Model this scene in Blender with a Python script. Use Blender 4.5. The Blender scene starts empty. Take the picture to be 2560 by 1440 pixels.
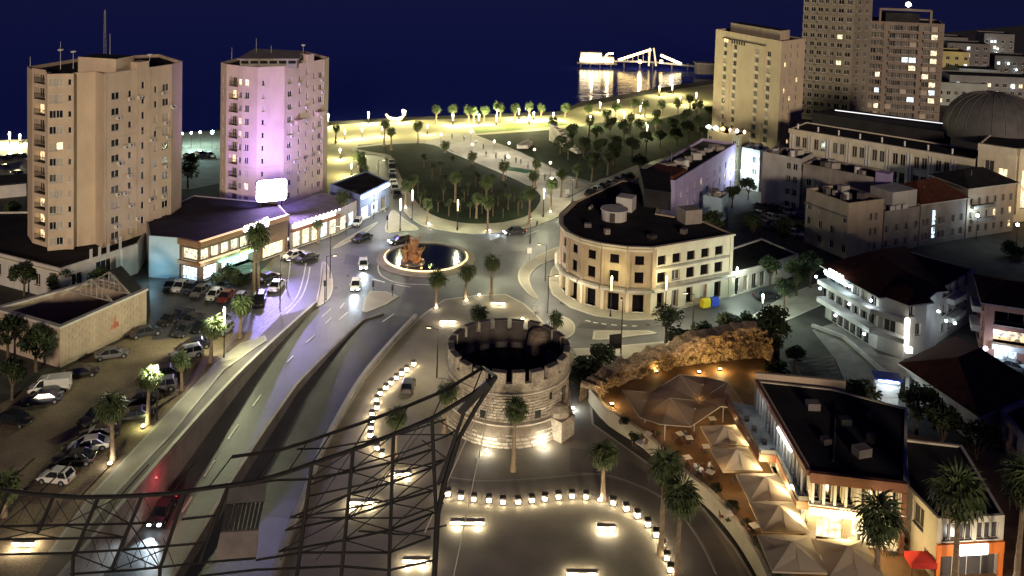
import bpy, math, random
from mathutils import Vector, Matrix
R = random.Random(11)
S = bpy.context.scene
COL = S.collection
rad = math.radians

# ------------------------------------------------------------------ camera
CAM_H, FPX, PPX, PPY = 60.0, 2200.0, 1280.0, -7.0      # eye height, focal length and principal point of the 2560x1440 photograph
pit, rol = rad(3.4), rad(1.7)
_f = Vector((0, math.cos(pit), -math.sin(pit)))
_u0 = Vector((0, math.sin(pit), math.cos(pit)))
_r0 = Vector((1, 0, 0))
_r = _r0 * math.cos(rol) + _u0 * math.sin(rol)
_u = _u0 * math.cos(rol) - _r0 * math.sin(rol)
cd = bpy.data.cameras.new('camera'); cam = bpy.data.objects.new('camera', cd); COL.objects.link(cam)
cd.sensor_width = 36.0; cd.lens = FPX / 2560 * 36; cd.shift_y = (PPY - 720) / 2560
cd.clip_start = 0.5; cd.clip_end = 12000
m3 = [[_r[i], _u[i], -_f[i]] for i in range(3)]
cam.matrix_world = Matrix([m3[0] + [0], m3[1] + [0], m3[2] + [CAM_H], [0, 0, 0, 1]])
S.camera = cam

# ------------------------------------------------------------------ night sky, faint city glow, exposure
W = bpy.data.worlds.new('World'); S.world = W; W.use_nodes = True
wn = W.node_tree.nodes; wl = W.node_tree.links; wn.clear()
sky = wn.new('ShaderNodeTexSky'); sky.sky_type = 'NISHITA'; sky.sun_disc = False
sky.sun_elevation = rad(9); sky.sun_rotation = rad(175)
tint = wn.new('ShaderNodeMix'); tint.data_type = 'RGBA'; tint.blend_type = 'MULTIPLY'; tint.inputs[0].default_value = 1
tint.inputs[7].default_value = (0.055, 0.06, 0.46, 1)                # deep night blue
bg = wn.new('ShaderNodeBackground'); bg.inputs[1].default_value = 0.032
wo = wn.new('ShaderNodeOutputWorld')
wl.new(sky.outputs[0], tint.inputs[6]); wl.new(tint.outputs[2], bg.inputs[0]); wl.new(bg.outputs[0], wo.inputs[0])
sd = bpy.data.lights.new('city_glow', 'SUN'); sd.energy = 1.9; sd.angle = rad(6); sd.color = (1.0, 0.80, 0.60)
sun = bpy.data.objects.new('city_glow', sd); COL.objects.link(sun)
sun.rotation_euler = Vector((-0.08, 1.0, -0.165)).to_track_quat('-Z', 'Y').to_euler()
S.view_settings.view_transform = 'Standard'; S.view_settings.look = 'None'
S.view_settings.exposure = 0.0; S.view_settings.gamma = 1.0
S.render.engine = 'CYCLES'
S.cycles.use_denoising = True; S.cycles.max_bounces = 5; S.cycles.diffuse_bounces = 2; S.cycles.glossy_bounces = 3
S.cycles.transmission_bounces = 3; S.cycles.sample_clamp_indirect = 6; S.cycles.use_light_tree = True
S.cycles.caustics_reflective = False; S.cycles.caustics_refractive = False

# ------------------------------------------------------------------ survey helpers: where a sight line meets a level
def G(px, py, z=0.0):
    d = _f + _r * ((px - PPX) / FPX) - _u * ((py - PPY) / FPX)
    k = (z - CAM_H) / d.z
    return (d.x * k, d.y * k)
def GL(pts, z=0.0): return [G(x, y, z) for x, y in pts]
def ztop(xy, py):
    v = -(py - PPY) / FPX; q = Vector((xy[0], xy[1], -CAM_H))
    return (v * q.dot(_f) - q.dot(_u)) / (_u.z - v * _f.z)

# ------------------------------------------------------------------ materials
MAT = {}
def mat(name, col, rough=.85, var=.18, sc=.5, bump=.0, bsc=6., metal=0., spec=.3, stain=0., fine=.0, emis=None):
    if name in MAT: return MAT[name]
    m = bpy.data.materials.new(name); m.use_nodes = True; nt = m.node_tree; N = nt.nodes; Lk = nt.links
    b = N['Principled BSDF']; MAT[name] = m
    b.inputs['Roughness'].default_value = rough; b.inputs['Metallic'].default_value = metal
    b.inputs['Specular IOR Level'].default_value = spec
    geo = N.new('ShaderNodeNewGeometry')
    def noise(scale, det=4, vec=None):
        n = N.new('ShaderNodeTexNoise'); n.inputs['Scale'].default_value = scale; n.inputs['Detail'].default_value = det
        Lk.new(vec or geo.outputs['Position'], n.inputs['Vector']); return n.outputs['Fac']
    def rng(fac, lo, hi, a=.3, z=.7):
        r = N.new('ShaderNodeMapRange'); Lk.new(fac, r.inputs[0])
        for i, v in enumerate((a, z, lo, hi)): r.inputs[i + 1].default_value = v
        return r.outputs[0]
    f = rng(noise(sc, 5), 1 - var, 1 + var)
    def mul(a, c):
        x = N.new('ShaderNodeMath'); x.operation = 'MULTIPLY'; Lk.new(a, x.inputs[0]); Lk.new(c, x.inputs[1]); return x.outputs[0]
    if stain:
        mp = N.new('ShaderNodeMapping'); mp.inputs['Scale'].default_value = (.55, .55, .2); Lk.new(geo.outputs['Position'], mp.inputs[0])
        f = mul(f, rng(noise(1.0, 7, mp.outputs[0]), 1 - stain * .8, 1.0, .32, .6))
    if fine: f = mul(f, rng(noise(bsc * 1.7, 3), 1 - fine, 1 + fine))
    mx = N.new('ShaderNodeVectorMath'); mx.operation = 'SCALE'; mx.inputs[0].default_value = col[:3]; Lk.new(f, mx.inputs['Scale'])
    Lk.new(mx.outputs[0], b.inputs['Base Color'])
    if bump:
        bp = N.new('ShaderNodeBump'); bp.inputs['Strength'].default_value = bump; bp.inputs['Distance'].default_value = .06
        Lk.new(noise(bsc, 5), bp.inputs['Height']); Lk.new(bp.outputs[0], b.inputs['Normal'])
    if emis:
        b.inputs['Emission Color'].default_value = (*emis[0], 1); b.inputs['Emission Strength'].default_value = emis[1]
        m.cycles.emission_sampling = 'NONE'
    return m
def glow(name, col, s, samp=False):
    if name in MAT: return MAT[name]
    m = bpy.data.materials.new(name); m.use_nodes = True; N = m.node_tree.nodes
    b = N['Principled BSDF']; b.inputs['Base Color'].default_value = (.6, .6, .6, 1)
    b.inputs['Emission Color'].default_value = (*col, 1); b.inputs['Emission Strength'].default_value = s
    m.cycles.emission_sampling = 'FRONT' if samp else 'NONE'
    MAT[name] = m; return m
def litwin(name, col, s):                                # a lit room behind a pane: uneven brightness
    m = glow(name, col, s); nt = m.node_tree; N = nt.nodes
    geo = N.new('ShaderNodeNewGeometry'); n = N.new('ShaderNodeTexNoise'); n.inputs['Scale'].default_value = 1.7; n.inputs['Detail'].default_value = 4
    nt.links.new(geo.outputs['Position'], n.inputs['Vector'])
    r = N.new('ShaderNodeMapRange'); nt.links.new(n.outputs['Fac'], r.inputs[0])
    for i, v in enumerate((.36, .62, s * .06, s * 1.5)): r.inputs[i + 1].default_value = v
    nt.links.new(r.outputs[0], N['Principled BSDF'].inputs['Emission Strength']); return m
def translucent(m, col, f=.35):                          # cloth lets some light through
    nt = m.node_tree; N = nt.nodes; b = N['Principled BSDF']; o = N['Material Output']; t = N.new('ShaderNodeBsdfTranslucent'); t.inputs[0].default_value = (*col, 1)
    x = N.new('ShaderNodeMixShader'); x.inputs[0].default_value = f; nt.links.new(b.outputs[0], x.inputs[1]); nt.links.new(t.outputs[0], x.inputs[2]); nt.links.new(x.outputs[0], o.inputs[0]); return m
asphalt = mat('asphalt', (.10, .10, .104), .5, .3, .16, .5, 9, spec=.42, fine=.3)
asphalt2 = mat('asphalt_ramp', (.085, .088, .085), .5, .2, .3, .5, 9, spec=.42, fine=.25)
ramp_dark = mat('asphalt_old', (.06, .06, .066), .5, .2, .3, .5, 9, spec=.42, fine=.25)
soil = mat('dry_ground', (.25, .195, .13), .95, .3, .18, .8, 2.5, spec=.1, fine=.25)
yard = mat('yard_ground', (.07, .065, .055), .9, .35, .2, .6, 2, fine=.2)
pave = mat('pavement_stone', (.33, .30, .24), .8, .14, .35, .3, 4, fine=.12)
plazam = mat('plaza_stone', (.22, .19, .145), .75, .15, .3, .25, 5, fine=.1)
lanem = mat('drive_asphalt', (.15, .13, .11), .75, .16, .3, .4, 8, fine=.18)
kerbm = mat('kerb_stone', (.42, .40, .34), .8, .12, .6, .2)
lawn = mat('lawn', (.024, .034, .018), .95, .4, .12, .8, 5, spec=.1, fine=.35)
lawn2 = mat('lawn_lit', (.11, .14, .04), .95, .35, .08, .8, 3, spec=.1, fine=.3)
sand = mat('promenade', (.34, .30, .17), .9, .18, .08, .2, 3, fine=.1)
paint = mat('road_paint', (.62, .60, .54), .7, .3, 1.5, fine=.25)
white = mat('white_paint', (.75, .73, .68), .6, .08, .5)
conc = mat('concrete', (.30, .27, .23), .85, .15, .3, .3, 3, stain=.35, fine=.12)
concd = mat('concrete_dark', (.17, .15, .14), .85, .2, .3, .3, 3, stain=.3)
beige = mat('plaster_beige', (.55, .43, .31), .85, .08, .25, .15, 5, stain=.14, fine=.04)
beige2 = mat('plaster_tan', (.50, .40, .29), .85, .1, .25, .2, 5, stain=.2, fine=.05)
pink = mat('plaster_rose', (.56, .44, .36), .85, .08, .25, .15, 5, stain=.14, fine=.04)
ochre = mat('plaster_ochre', (.44, .345, .225), .88, .14, .35, .3, 4, stain=.3, fine=.1)
creamw = mat('plaster_cream', (.62, .56, .42), .85, .1, .3, .2, 4, stain=.2, fine=.06)
greyw = mat('plaster_grey', (.34, .30, .26), .88, .2, .3, .2, 4, stain=.35, fine=.08)
lightw = mat('plaster_light', (.52, .49, .44), .85, .12, .3, .2, 4, stain=.25)
lilacw = mat('plaster_lilac', (.40, .33, .55), .85, .1, .3, .2, 4, stain=.2)
whitew = mat('plaster_white', (.68, .66, .62), .8, .08, .3, .15, 4, stain=.12)
bluew = mat('plaster_pale_blue', (.45, .62, .70), .8, .06, .4, .1, 4, stain=.1)
orange = mat('orange_panel', (.75, .20, .04), .5, .08, .5)
redm = mat('red_cloth', (.45, .03, .02), .8, .15, 1.)
roofd = mat('roof_bitumen', (.028, .027, .028), .95, .3, .3, .5, 3, spec=.1)
rooft = mat('roof_tile', (.10, .035, .022), .9, .3, .8, .6, 4, spec=.15)
gravel = mat('roof_gravel', (.36, .36, .33), .9, .35, .5, .6, 8, fine=.3)
brown = mat('brown_fascia', (.17, .075, .045), .7, .2, .8, .3)
woodfl = mat('terracotta_floor', (.17, .095, .045), .65, .35, .45, .3, 6, fine=.2)
castlem = mat('castle_stone', (.46, .40, .31), .9, .28, .9, .7, 5, stain=.3, fine=.22)
castlem2 = mat('castle_stone_pale', (.55, .49, .39), .9, .25, .8, .7, 5, stain=.2, fine=.2)
castle_in = mat('castle_mortar', (.24, .20, .15), .95, .3, 1.0, .7, 4)
ruinm = mat('ruin_stone', (.46, .33, .19), .95, .35, .6, 1.0, 2.5, fine=.3)
def cells(m, sc, dark=.45):                              # rubble masonry: irregular cells with dark joints and relief
    nt = m.node_tree; N = nt.nodes; b = N['Principled BSDF']; geo = N.new('ShaderNodeNewGeometry'); mp = N.new('ShaderNodeMapping'); mp.inputs['Scale'].default_value = (1, 1, 1.7)
    v = N.new('ShaderNodeTexVoronoi'); v.feature = 'DISTANCE_TO_EDGE'; v.inputs['Scale'].default_value = sc; nt.links.new(geo.outputs['Position'], mp.inputs[0]); nt.links.new(mp.outputs[0], v.inputs['Vector'])
    r = N.new('ShaderNodeMapRange'); nt.links.new(v.outputs['Distance'], r.inputs[0])
    for i, q in enumerate((.0, .12, dark, 1.)): r.inputs[i + 1].default_value = q
    old = b.inputs['Base Color'].links[0].from_socket; x = N.new('ShaderNodeVectorMath'); x.operation = 'SCALE'; nt.links.new(old, x.inputs[0]); nt.links.new(r.outputs[0], x.inputs['Scale']); nt.links.new(x.outputs[0], b.inputs['Base Color'])
    bp = N.new('ShaderNodeBump'); bp.inputs['Strength'].default_value = .9; bp.inputs['Distance'].default_value = .1; nt.links.new(r.outputs[0], bp.inputs['Height'])
    if b.inputs['Normal'].links: nt.links.new(b.inputs['Normal'].links[0].from_socket, bp.inputs['Normal'])
    nt.links.new(bp.outputs[0], b.inputs['Normal']); return m
cells(ruinm, 1.6); cells(castlem, 1.9, .7)
glassd = mat('glass_dark', (.012, .013, .016), .12, .1, .5, spec=.5)
glassg = mat('glass_grey', (.07, .065, .06), .2, .3, .4, spec=.5)
shut = mat('shutter', (.42, .36, .29), .7, .12, .7)
frame = mat('frame_white', (.62, .58, .52), .6, .1, 1)
framed = mat('frame_dark', (.06, .05, .045), .6, .2, 1)
steel = mat('steel_dark', (.026, .025, .024), .55, .3, 1.2, .2, 4, metal=.3, spec=.4)
steelg = mat('steel_grey', (.30, .29, .27), .5, .2, 1, metal=.5)
cablem = mat('cable', (.55, .50, .42), .5, .1, 1)
blackm = mat('black_metal', (.02, .02, .02), .5, .2, 1)
trunkm = mat('palm_trunk', (.22, .165, .11), .95, .3, 2.5, 1.0, 9)
leafm = mat('palm_leaf', (.05, .075, .025), .6, .35, .7, spec=.35)
leafm2 = mat('palm_leaf_mid', (.075, .095, .035), .65, .35, .7, spec=.3)
deadm = mat('palm_skirt', (.22, .165, .095), .9, .3, 1.2)
barkm = mat('bark', (.10, .075, .05), .95, .3, 2, .8, 6)
foliage = mat('foliage', (.045, .065, .025), .75, .4, .5, spec=.2)
foliage2 = mat('foliage_dark', (.028, .04, .02), .8, .4, .5, spec=.2)
hedgem = mat('hedge', (.05, .06, .025), .8, .4, .8, spec=.2)
canvas = mat('canvas', (.50, .44, .35), .85, .07, .4, .1)
canvasd = mat('canvas_taupe', (.27, .215, .17), .85, .1, .4, .1)
translucent(canvas, (.6, .48, .3)); translucent(canvasd, (.4, .3, .2))
copper = mat('copper_band', (.36, .2, .1), .45, .15, .8, metal=.4, spec=.5)
tyre = mat('tyre', (.015, .015, .015), .8, .2, 1)
rim = mat('rim', (.45, .45, .46), .35, .1, 1, metal=.8)
carglass = mat('car_glass', (.012, .014, .018), .08, .1, 1, spec=.6)
skin = mat('skin', (.42, .25, .17), .7, .1, 1)
bronze = mat('bronze_figure', (.30, .15, .07), .5, .35, 1.2, .4, 3, metal=.35)
pool = mat('pool_water', (.012, .014, .02), .12, .1, .2, spec=.5)
yellowm = mat('yellow_plastic', (.65, .5, .02), .5, .1, 1); bluem = mat('blue_plastic', (.03, .06, .45), .5, .1, 1)
bulb_w = glow('bulb_warm', (1, .82, .5), 14); bulb_c = glow('bulb_cool', (.8, .95, 1), 14); bulb_y = glow('tube_yellow', (1, .78, .32), 5)
tail_r = glow('tail_red', (1, .06, .03), 3)
lw = litwin('room_warm', (1, .72, .34), 1.6); lc = litwin('room_cool', (.62, .85, 1), 1.8); ly = litwin('room_yellow', (1, .82, .45), 1.3)
sign_w = glow('sign_white', (1, .97, .9), 6); sign_g = glow('neon_green', (.12, .95, .62), 3.2, True); sign_b = glow('sign_blue', (.55, .75, 1), 4)
sign_y = glow('sign_yellow', (1, .8, .3), 4)
PANE = {'v': mat('void_black', (.008, .007, .009), 1.0, .2, 1, spec=0.), 'd': glassd, 'g': glassg, 'w': lw, 'c': lc, 'y': ly, 's': shut}

# ------------------------------------------------------------------ mesh builder
class MB:
    def __init__(s): s.v = []; s.f = []; s.m = []
    def add(s, vs, fs, m=0):
        o = len(s.v); s.v += [tuple(v) for v in vs]; s.f += [tuple(i + o for i in f) for f in fs]; s.m += [m] * len(fs); return s
    def poly(s, pts, m=0): return s.add(pts, [tuple(range(len(pts)))], m)
    def box(s, c, d, rz=0., m=0):
        x, y, z = (k / 2 for k in d); ca, sa = math.cos(rz), math.sin(rz)
        vs = [(c[0] + a * ca - b * sa, c[1] + a * sa + b * ca, c[2] + e) for e in (-z, z) for a, b in ((-x, -y), (x, -y), (x, y), (-x, y))]
        return s.add(vs, [(3, 2, 1, 0), (4, 5, 6, 7), (0, 1, 5, 4), (1, 2, 6, 5), (2, 3, 7, 6), (3, 0, 4, 7)], m)
    def tube(s, a, b, r, r2=None, n=6, m=0):
        a = Vector(a); b = Vector(b); r2 = r if r2 is None else r2
        d = (b - a).normalized(); e = d.orthogonal().normalized(); g = d.cross(e)
        if n == 4: e, g = (e + g).normalized(), (g - e).normalized()
        cs = [(math.cos(6.2832 * i / n + .785), math.sin(6.2832 * i / n + .785)) for i in range(n)]
        vs = [a + (e * c + g * q) * r for c, q in cs] + [b + (e * c + g * q) * r2 for c, q in cs]
        fs = [(i, (i + 1) % n, n + (i + 1) % n, n + i) for i in range(n)] + [tuple(range(n - 1, -1, -1)), tuple(range(n, 2 * n))]
        return s.add(vs, fs, m)
    def prism(s, pts, z0, z1, m=0, mt=None, bot=False):
        pts = ccw(pts); n = len(pts)
        vs = [(x, y, z0) for x, y in pts] + [(x, y, z1) for x, y in pts]
        s.add(vs, [(i, (i + 1) % n, n + (i + 1) % n, n + i) for i in range(n)], m)
        s.add(vs[n:], [tuple(range(n))], m if mt is None else mt)
        if bot: s.add(vs[:n], [tuple(range(n - 1, -1, -1))], m)
        return s
    def lathe(s, prof, n=16, c=(0, 0), m=0, a0=0., a1=6.283185):
        full = abs(a1 - a0) > 6.28; k = n if full else n + 1; vs = []
        for r, z in prof: vs += [(c[0] + r * math.cos(a0 + (a1 - a0) * i / n), c[1] + r * math.sin(a0 + (a1 - a0) * i / n), z) for i in range(k)]
        fs = []
        for j in range(len(prof) - 1):
            for i in range(n):
                i2 = (i + 1) % k; fs.append((j * k + i, j * k + i2, (j + 1) * k + i2, (j + 1) * k + i))
        return s.add(vs, fs, m)
    def mesh(s, name, mats, off=(0, 0, 0), smooth=False):
        me = bpy.data.meshes.new(name); ox, oy, oz = off
        me.from_pydata([(x - ox, y - oy, z - oz) for x, y, z in s.v], [], s.f)
        for q in (mats if isinstance(mats, (list, tuple)) else [mats]): me.materials.append(q)
        if any(s.m): me.polygons.foreach_set('material_index', s.m)
        if smooth: me.polygons.foreach_set('use_smooth', [True] * len(s.f))
        me.update(); return me
def ccw(p):
    a = sum(p[i][0] * p[(i + 1) % len(p)][1] - p[(i + 1) % len(p)][0] * p[i][1] for i in range(len(p)))
    return list(p) if a > 0 else list(p)[::-1]
def inset(pts, d):
    n = len(pts); out = []
    for i in range(n):
        a, b, c = Vector(pts[i - 1]), Vector(pts[i]), Vector(pts[(i + 1) % n])
        e1 = (b - a).normalized(); e2 = (c - b).normalized(); n1 = Vector((-e1.y, e1.x)); n2 = Vector((-e2.y, e2.x))
        k = 1 + n1.dot(n2); v = (n1 + n2) * (d / max(k, .35)); out.append((b.x + v.x, b.y + v.y))
    return out
def tag(o, label=None, cat=None, group=None, kind=None):
    if label: o['label'] = label
    if cat: o['category'] = cat
    if group: o['group'] = group
    if kind: o['kind'] = kind
    return o
def thing(name, label, cat, loc=(0, 0, 0), rz=0., group=None):
    o = bpy.data.objects.new(name, None); COL.objects.link(o); o.empty_display_size = .3
    o.location = (*loc, 0)[:3]; o.rotation_euler = (0, 0, rz); return tag(o, label, cat, group)
def link(name, me, parent=None, loc=(0, 0, 0), rz=0., sc=None):
    o = bpy.data.objects.new(name, me); COL.objects.link(o); o.location = loc; o.rotation_euler = (0, 0, rz)
    if sc: o.scale = sc
    if parent: o.parent = parent
    return o
def part(t, name, mb, mats, smooth=False):               # mesh given in world coordinates, kept relative to its (unrotated) thing
    off = Vector((0, 0, 0)); q = t
    while q: off = off + q.location; q = q.parent
    return link(name, mb.mesh(name, mats, off, smooth), t)
def solo(name, mb, mats, label=None, cat=None, group=None, kind=None, smooth=False, loc=None):
    c = loc or (0, 0, 0); o = link(name, mb.mesh(name, mats, c, smooth), None, c); return tag(o, label, cat, group, kind)
def copy_tree(o, parent=None):
    c = o.copy(); COL.objects.link(c); c.parent = parent
    for ch in o.children: copy_tree(ch, c)
    return c
def lamp(t, loc, power, col=(1, .86, .58), size=.15, spot=None, blend=.6, aim=None, parent=True):
    l = bpy.data.lights.new('lamp_light', 'SPOT' if spot else 'POINT'); l.energy = power; l.color = col; l.shadow_soft_size = size
    if spot: l.spot_size = rad(spot); l.spot_blend = blend
    o = bpy.data.objects.new('lamp_light', l); COL.objects.link(o); o.location = loc
    if aim: o.rotation_euler = Vector(aim).to_track_quat('-Z', 'Y').to_euler()
    if t is not None: o.parent = t
    return o
ORD = ['first', 'second', 'third', 'fourth', 'fifth', 'sixth', 'seventh', 'eighth', 'ninth', 'tenth', 'eleventh', 'twelfth', 'thirteenth', 'fourteenth',
       'fifteenth', 'sixteenth', 'seventeenth', 'eighteenth', 'nineteenth', 'twentieth', 'twenty-first', 'twenty-second', 'twenty-third', 'twenty-fourth', 'twenty-fifth', 'twenty-sixth', 'twenty-seventh', 'twenty-eighth', 'twenty-ninth', 'thirtieth', 'thirty-first', 'thirty-second', 'thirty-third', 'thirty-fourth']

# ================================================================== THE SETTING
def cat_rom(pts, n=5, closed=True):
    out = []; k = len(pts)
    for i in range(k if closed else k - 1):
        if closed: a, b, c, d = pts[i - 1], pts[i], pts[(i + 1) % k], pts[(i + 2) % k]
        else: a, b, c, d = pts[max(i - 1, 0)], pts[i], pts[i + 1], pts[min(i + 2, k - 1)]
        for j in range(n):
            t = j / n
            out.append(tuple(.5 * (2 * b[e] + (c[e] - a[e]) * t + (2 * a[e] - 5 * b[e] + 4 * c[e] - d[e]) * t * t + (3 * b[e] - a[e] - 3 * c[e] + d[e]) * t ** 3) for e in (0, 1)))
    if not closed: out.append(pts[-1])
    return out
def sheet(name, pts, z, m, kind='structure', parent=None):
    o = solo(name, MB().poly([(x, y, z) for x, y in ccw(pts)]), m)
    if parent: o.parent = parent
    else: tag(o, kind=kind)
    return o
def interp(pl, y):
    for (x0, y0), (x1, y1) in zip(pl, pl[1:]):
        if (y0 - y) * (y1 - y) <= 0 and y0 != y1: return x0 + (x1 - x0) * (y - y0) / (y1 - y0)
    return pl[0][0] if y > pl[0][1] else pl[-1][0]
sm = lambda t: (lambda q: q * q * (3 - 2 * q))(min(max(t, 0.), 1.))

coast = [(-500, 232), (-144, 247), (-99, 266), (-60, 287), (-37, 298), (19, 318), (27.5, 338), (77, 392), (95, 407), (118, 462), (190, 545), (330, 690), (700, 1000), (1500, 1400)]
wallL = cat_rom(GL([(793, 765), (640, 905), (520, 1030), (360, 1215), (170, 1440), (20, 1620)]), 4, False)
wallR = cat_rom(GL([(1035, 795), (975, 860), (900, 950), (835, 1060), (790, 1150), (745, 1270), (715, 1340), (680, 1440), (640, 1600)]), 4, False)
g = [(-500, 40), (wallL[-1][0], 40)] + wallL[::-1] + wallR + [(wallR[-1][0], 40), (1500, 40)] + coast[::-1]
ground = sheet('ground', g, 0, yard)
# the sea: a sheet to the horizon, with small waves
seam = mat('sea_water', (.012, .018, .12), .11, .1, .01, spec=.5)
N = seam.node_tree.nodes; geo = N.new('ShaderNodeNewGeometry'); mp = N.new('ShaderNodeMapping'); mp.inputs['Scale'].default_value = (.12, .42, 1)
nz = N.new('ShaderNodeTexNoise'); nz.inputs['Scale'].default_value = 1.0; nz.inputs['Detail'].default_value = 5
bp = N.new('ShaderNodeBump'); bp.inputs['Strength'].default_value = .35; bp.inputs['Distance'].default_value = .5
Lk = seam.node_tree.links; Lk.new(geo.outputs['Position'], mp.inputs[0]); Lk.new(mp.outputs[0], nz.inputs['Vector']); Lk.new(nz.outputs['Fac'], bp.inputs['Height'])
Lk.new(bp.outputs[0], N['Principled BSDF'].inputs['Normal'])
sheet('sea', [(-9000, 150), (3000, 150), (9000, 9000), (-9000, 9000)], -1.6, seam)
bank = MB()
for (a, b) in zip(coast, coast[1:]): bank.poly([(b[0], b[1], 0), (a[0], a[1], 0), (a[0] - 1.5, a[1] + 3, -2.5), (b[0] - 1.5, b[1] + 3, -2.5)])
solo('shore_bank', bank, concd, kind='structure')

# sunken carriageways between retaining walls
NR = 26
mid_px = [(996, 746), (905, 800), (820, 880), (740, 960), (655, 1080), (571, 1208), (430, 1440), (330, 1600)]
zL = lambda t: -4.3 * sm(t * 1.5); zR = lambda t: -5.6 * sm(t * 1.75)
tY = lambda y: (139.5 - y) / 79.5
midl = []
for x, y in mid_px:
    q = G(x, y, 0)
    for _ in range(6): q = G(x, y, zL(tY(q[1])))
    midl.append(q)
rows = []
for i in range(NR + 1):
    t = i / NR; yl = wallL[0][1] + (60 - wallL[0][1]) * t; yr = wallR[0][1] + (60 - wallR[0][1]) * t; ym = (yl + yr) / 2
    l = (interp(wallL, yl), yl); r = (interp(wallR, yr), yr); c = (interp(midl, ym), ym)
    if i == 0: l, r = wallL[0], wallR[0]; c = ((l[0] + 2 * r[0]) / 3, (l[1] + 2 * r[1]) / 3)
    rows.append((l, c, r, zL(t), zR(t)))
a, b = MB(), MB(); wl_, wr_, wm_ = MB(), MB(), MB()
for k in range(NR):
    (l0, c0, r0, zl0, zr0), (l1, c1, r1, zl1, zr1) = rows[k], rows[k + 1]
    a.poly([(*l0, zl0), (*l1, zl1), (*c1, zl1), (*c0, zl0)]); b.poly([(c0[0] + .4, c0[1], zr0), (c1[0] + .4, c1[1], zr1), (*r1, zr1), (*r0, zr0)])
    for (p, q, h0, h1, w, mb, s, hh) in ((l0, l1, zl0, zl1, .45, wl_, -1, .75), (r0, r1, zr0, zr1, .5, wr_, 1, .7)):
        mb.poly([(*p, h0), (*q, h1), (*q, hh), (*p, hh)][::(1 if s < 0 else -1)])
        o0 = (p[0] + s * w, p[1]); o1 = (q[0] + s * w, q[1])
        mb.poly([(*p, hh), (*q, hh), (*o1, hh), (*o0, hh)], 1); mb.poly([(*o0, 0), (*o0, hh), (*o1, hh), (*o1, 0)])
    wm_.poly([(c0[0] + .4, c0[1], zr0), (c1[0] + .4, c1[1], zr1), (c1[0] + .4, c1[1], zl1 + .22), (c0[0] + .4, c0[1], zl0 + .22)])
    wm_.poly([(*c0, zl0 + .22), (c0[0] + .4, c0[1], zl0 + .22), (c1[0] + .4, c1[1], zl1 + .22), (*c1, zl1 + .22)], 1)
    wm_.poly([(*c0, zl0), (*c0, zl0 + .22), (*c1, zl1 + .22), (*c1, zl1)], 1)
roadL = tag(solo('sunken_road', a, asphalt2), kind='structure'); roadR = tag(solo('sunken_road', b, ramp_dark), kind='structure')
tag(solo('retaining_wall', wl_, [conc, kerbm], 'pale capped retaining wall left of the sunken road', 'wall'))
tag(solo('retaining_wall', wr_, [concd, kerbm], 'cream capped parapet wall between sunken road and castle plaza', 'wall'))
tag(solo('retaining_wall', wm_, [concd, conc], 'dark median wall between the two sunken carriageways', 'wall'))

# roads
road = sheet('road', GL([(600, 940), (640, 790), (690, 640), (760, 560), (870, 500), (880, 375), (1000, 372), (1480, 400), (1700, 396), (1640, 520), (1420, 600), (1400, 760), (1520, 790),
                         (1960, 690), (1990, 735), (1760, 850), (1420, 880), (1110, 860), (1035, 795), (793, 765)]), .006, asphalt)
side_road = sheet('side_road', GL([(793, 765), (640, 905), (520, 1030), (360, 1215), (170, 1440), (90, 1440), (230, 1245), (400, 1065), (560, 905), (640, 850), (700, 790)]), .010, lanem)
car_park = sheet('car_park', GL([(0, 1010), (150, 930), (370, 820), (390, 690), (640, 690), (690, 640), (760, 660), (640, 850), (560, 905), (400, 1065), (230, 1245), (90, 1440), (-250, 1440), (-250, 1100)]), .004, soil)
sheet('car_park_asphalt', GL([(372, 690), (640, 690), (760, 650), (700, 770), (620, 830), (520, 840), (380, 850)]), .008, asphalt)
def pavement(name, px, z=.13, m=None, curve=0, kerb=.3, zg=0.):
    pts = ccw(GL(px, zg + z)); pts = cat_rom(pts, curve) if curve else pts
    o = solo(name, MB().prism(pts, zg, zg + z, 0), kerbm, kind='structure')
    link('paving', MB().poly([(x, y, zg + z + .006) for x, y in inset(pts, kerb)]).mesh('paving', m or pave), o); return o
def strip(parent, name, px, w, z=.014, m=None, curve=4):
    pl = cat_rom(GL(px), curve, False) if curve else GL(px); mb = MB(); k = []
    for i, p in enumerate(pl):
        d = Vector(pl[min(i + 1, len(pl) - 1)]) - Vector(pl[max(i - 1, 0)]); d.normalize(); k.append(((p[0] - d.y * w / 2, p[1] + d.x * w / 2, z), (p[0] + d.y * w / 2, p[1] - d.x * w / 2, z)))
    for (a, b), (c, d) in zip(k, k[1:]): mb.poly([a, b, d, c])
    o = solo(name, mb, m or paint); o.parent = parent; return o
PK = [(893, 366), (1058, 354), (1130, 379), (1233, 420), (1311, 455), (1400, 497), (1470, 470), (1560, 425), (1610, 410), (1640, 418), (1560, 462), (1470, 505), (1400, 540), (1330, 566), (1250, 580), (1180, 584), (1110, 576), (1050, 560), (1012, 530), (996, 490), (986, 440), (972, 395), (930, 385), (893, 384)]
pk = pavement('park_pavement', PK, curve=3)
park_lawn = sheet('park_lawn', cat_rom(GL([(895, 369), (1058, 358), (1130, 383), (1233, 425), (1311, 460), (1352, 490), (1328, 533), (1275, 552), (1217, 559), (1147, 556), (1078, 536), (1042, 505), (1012, 462), (990, 415), (975, 388), (930, 380)], .13), 3), .15, lawn)
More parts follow.
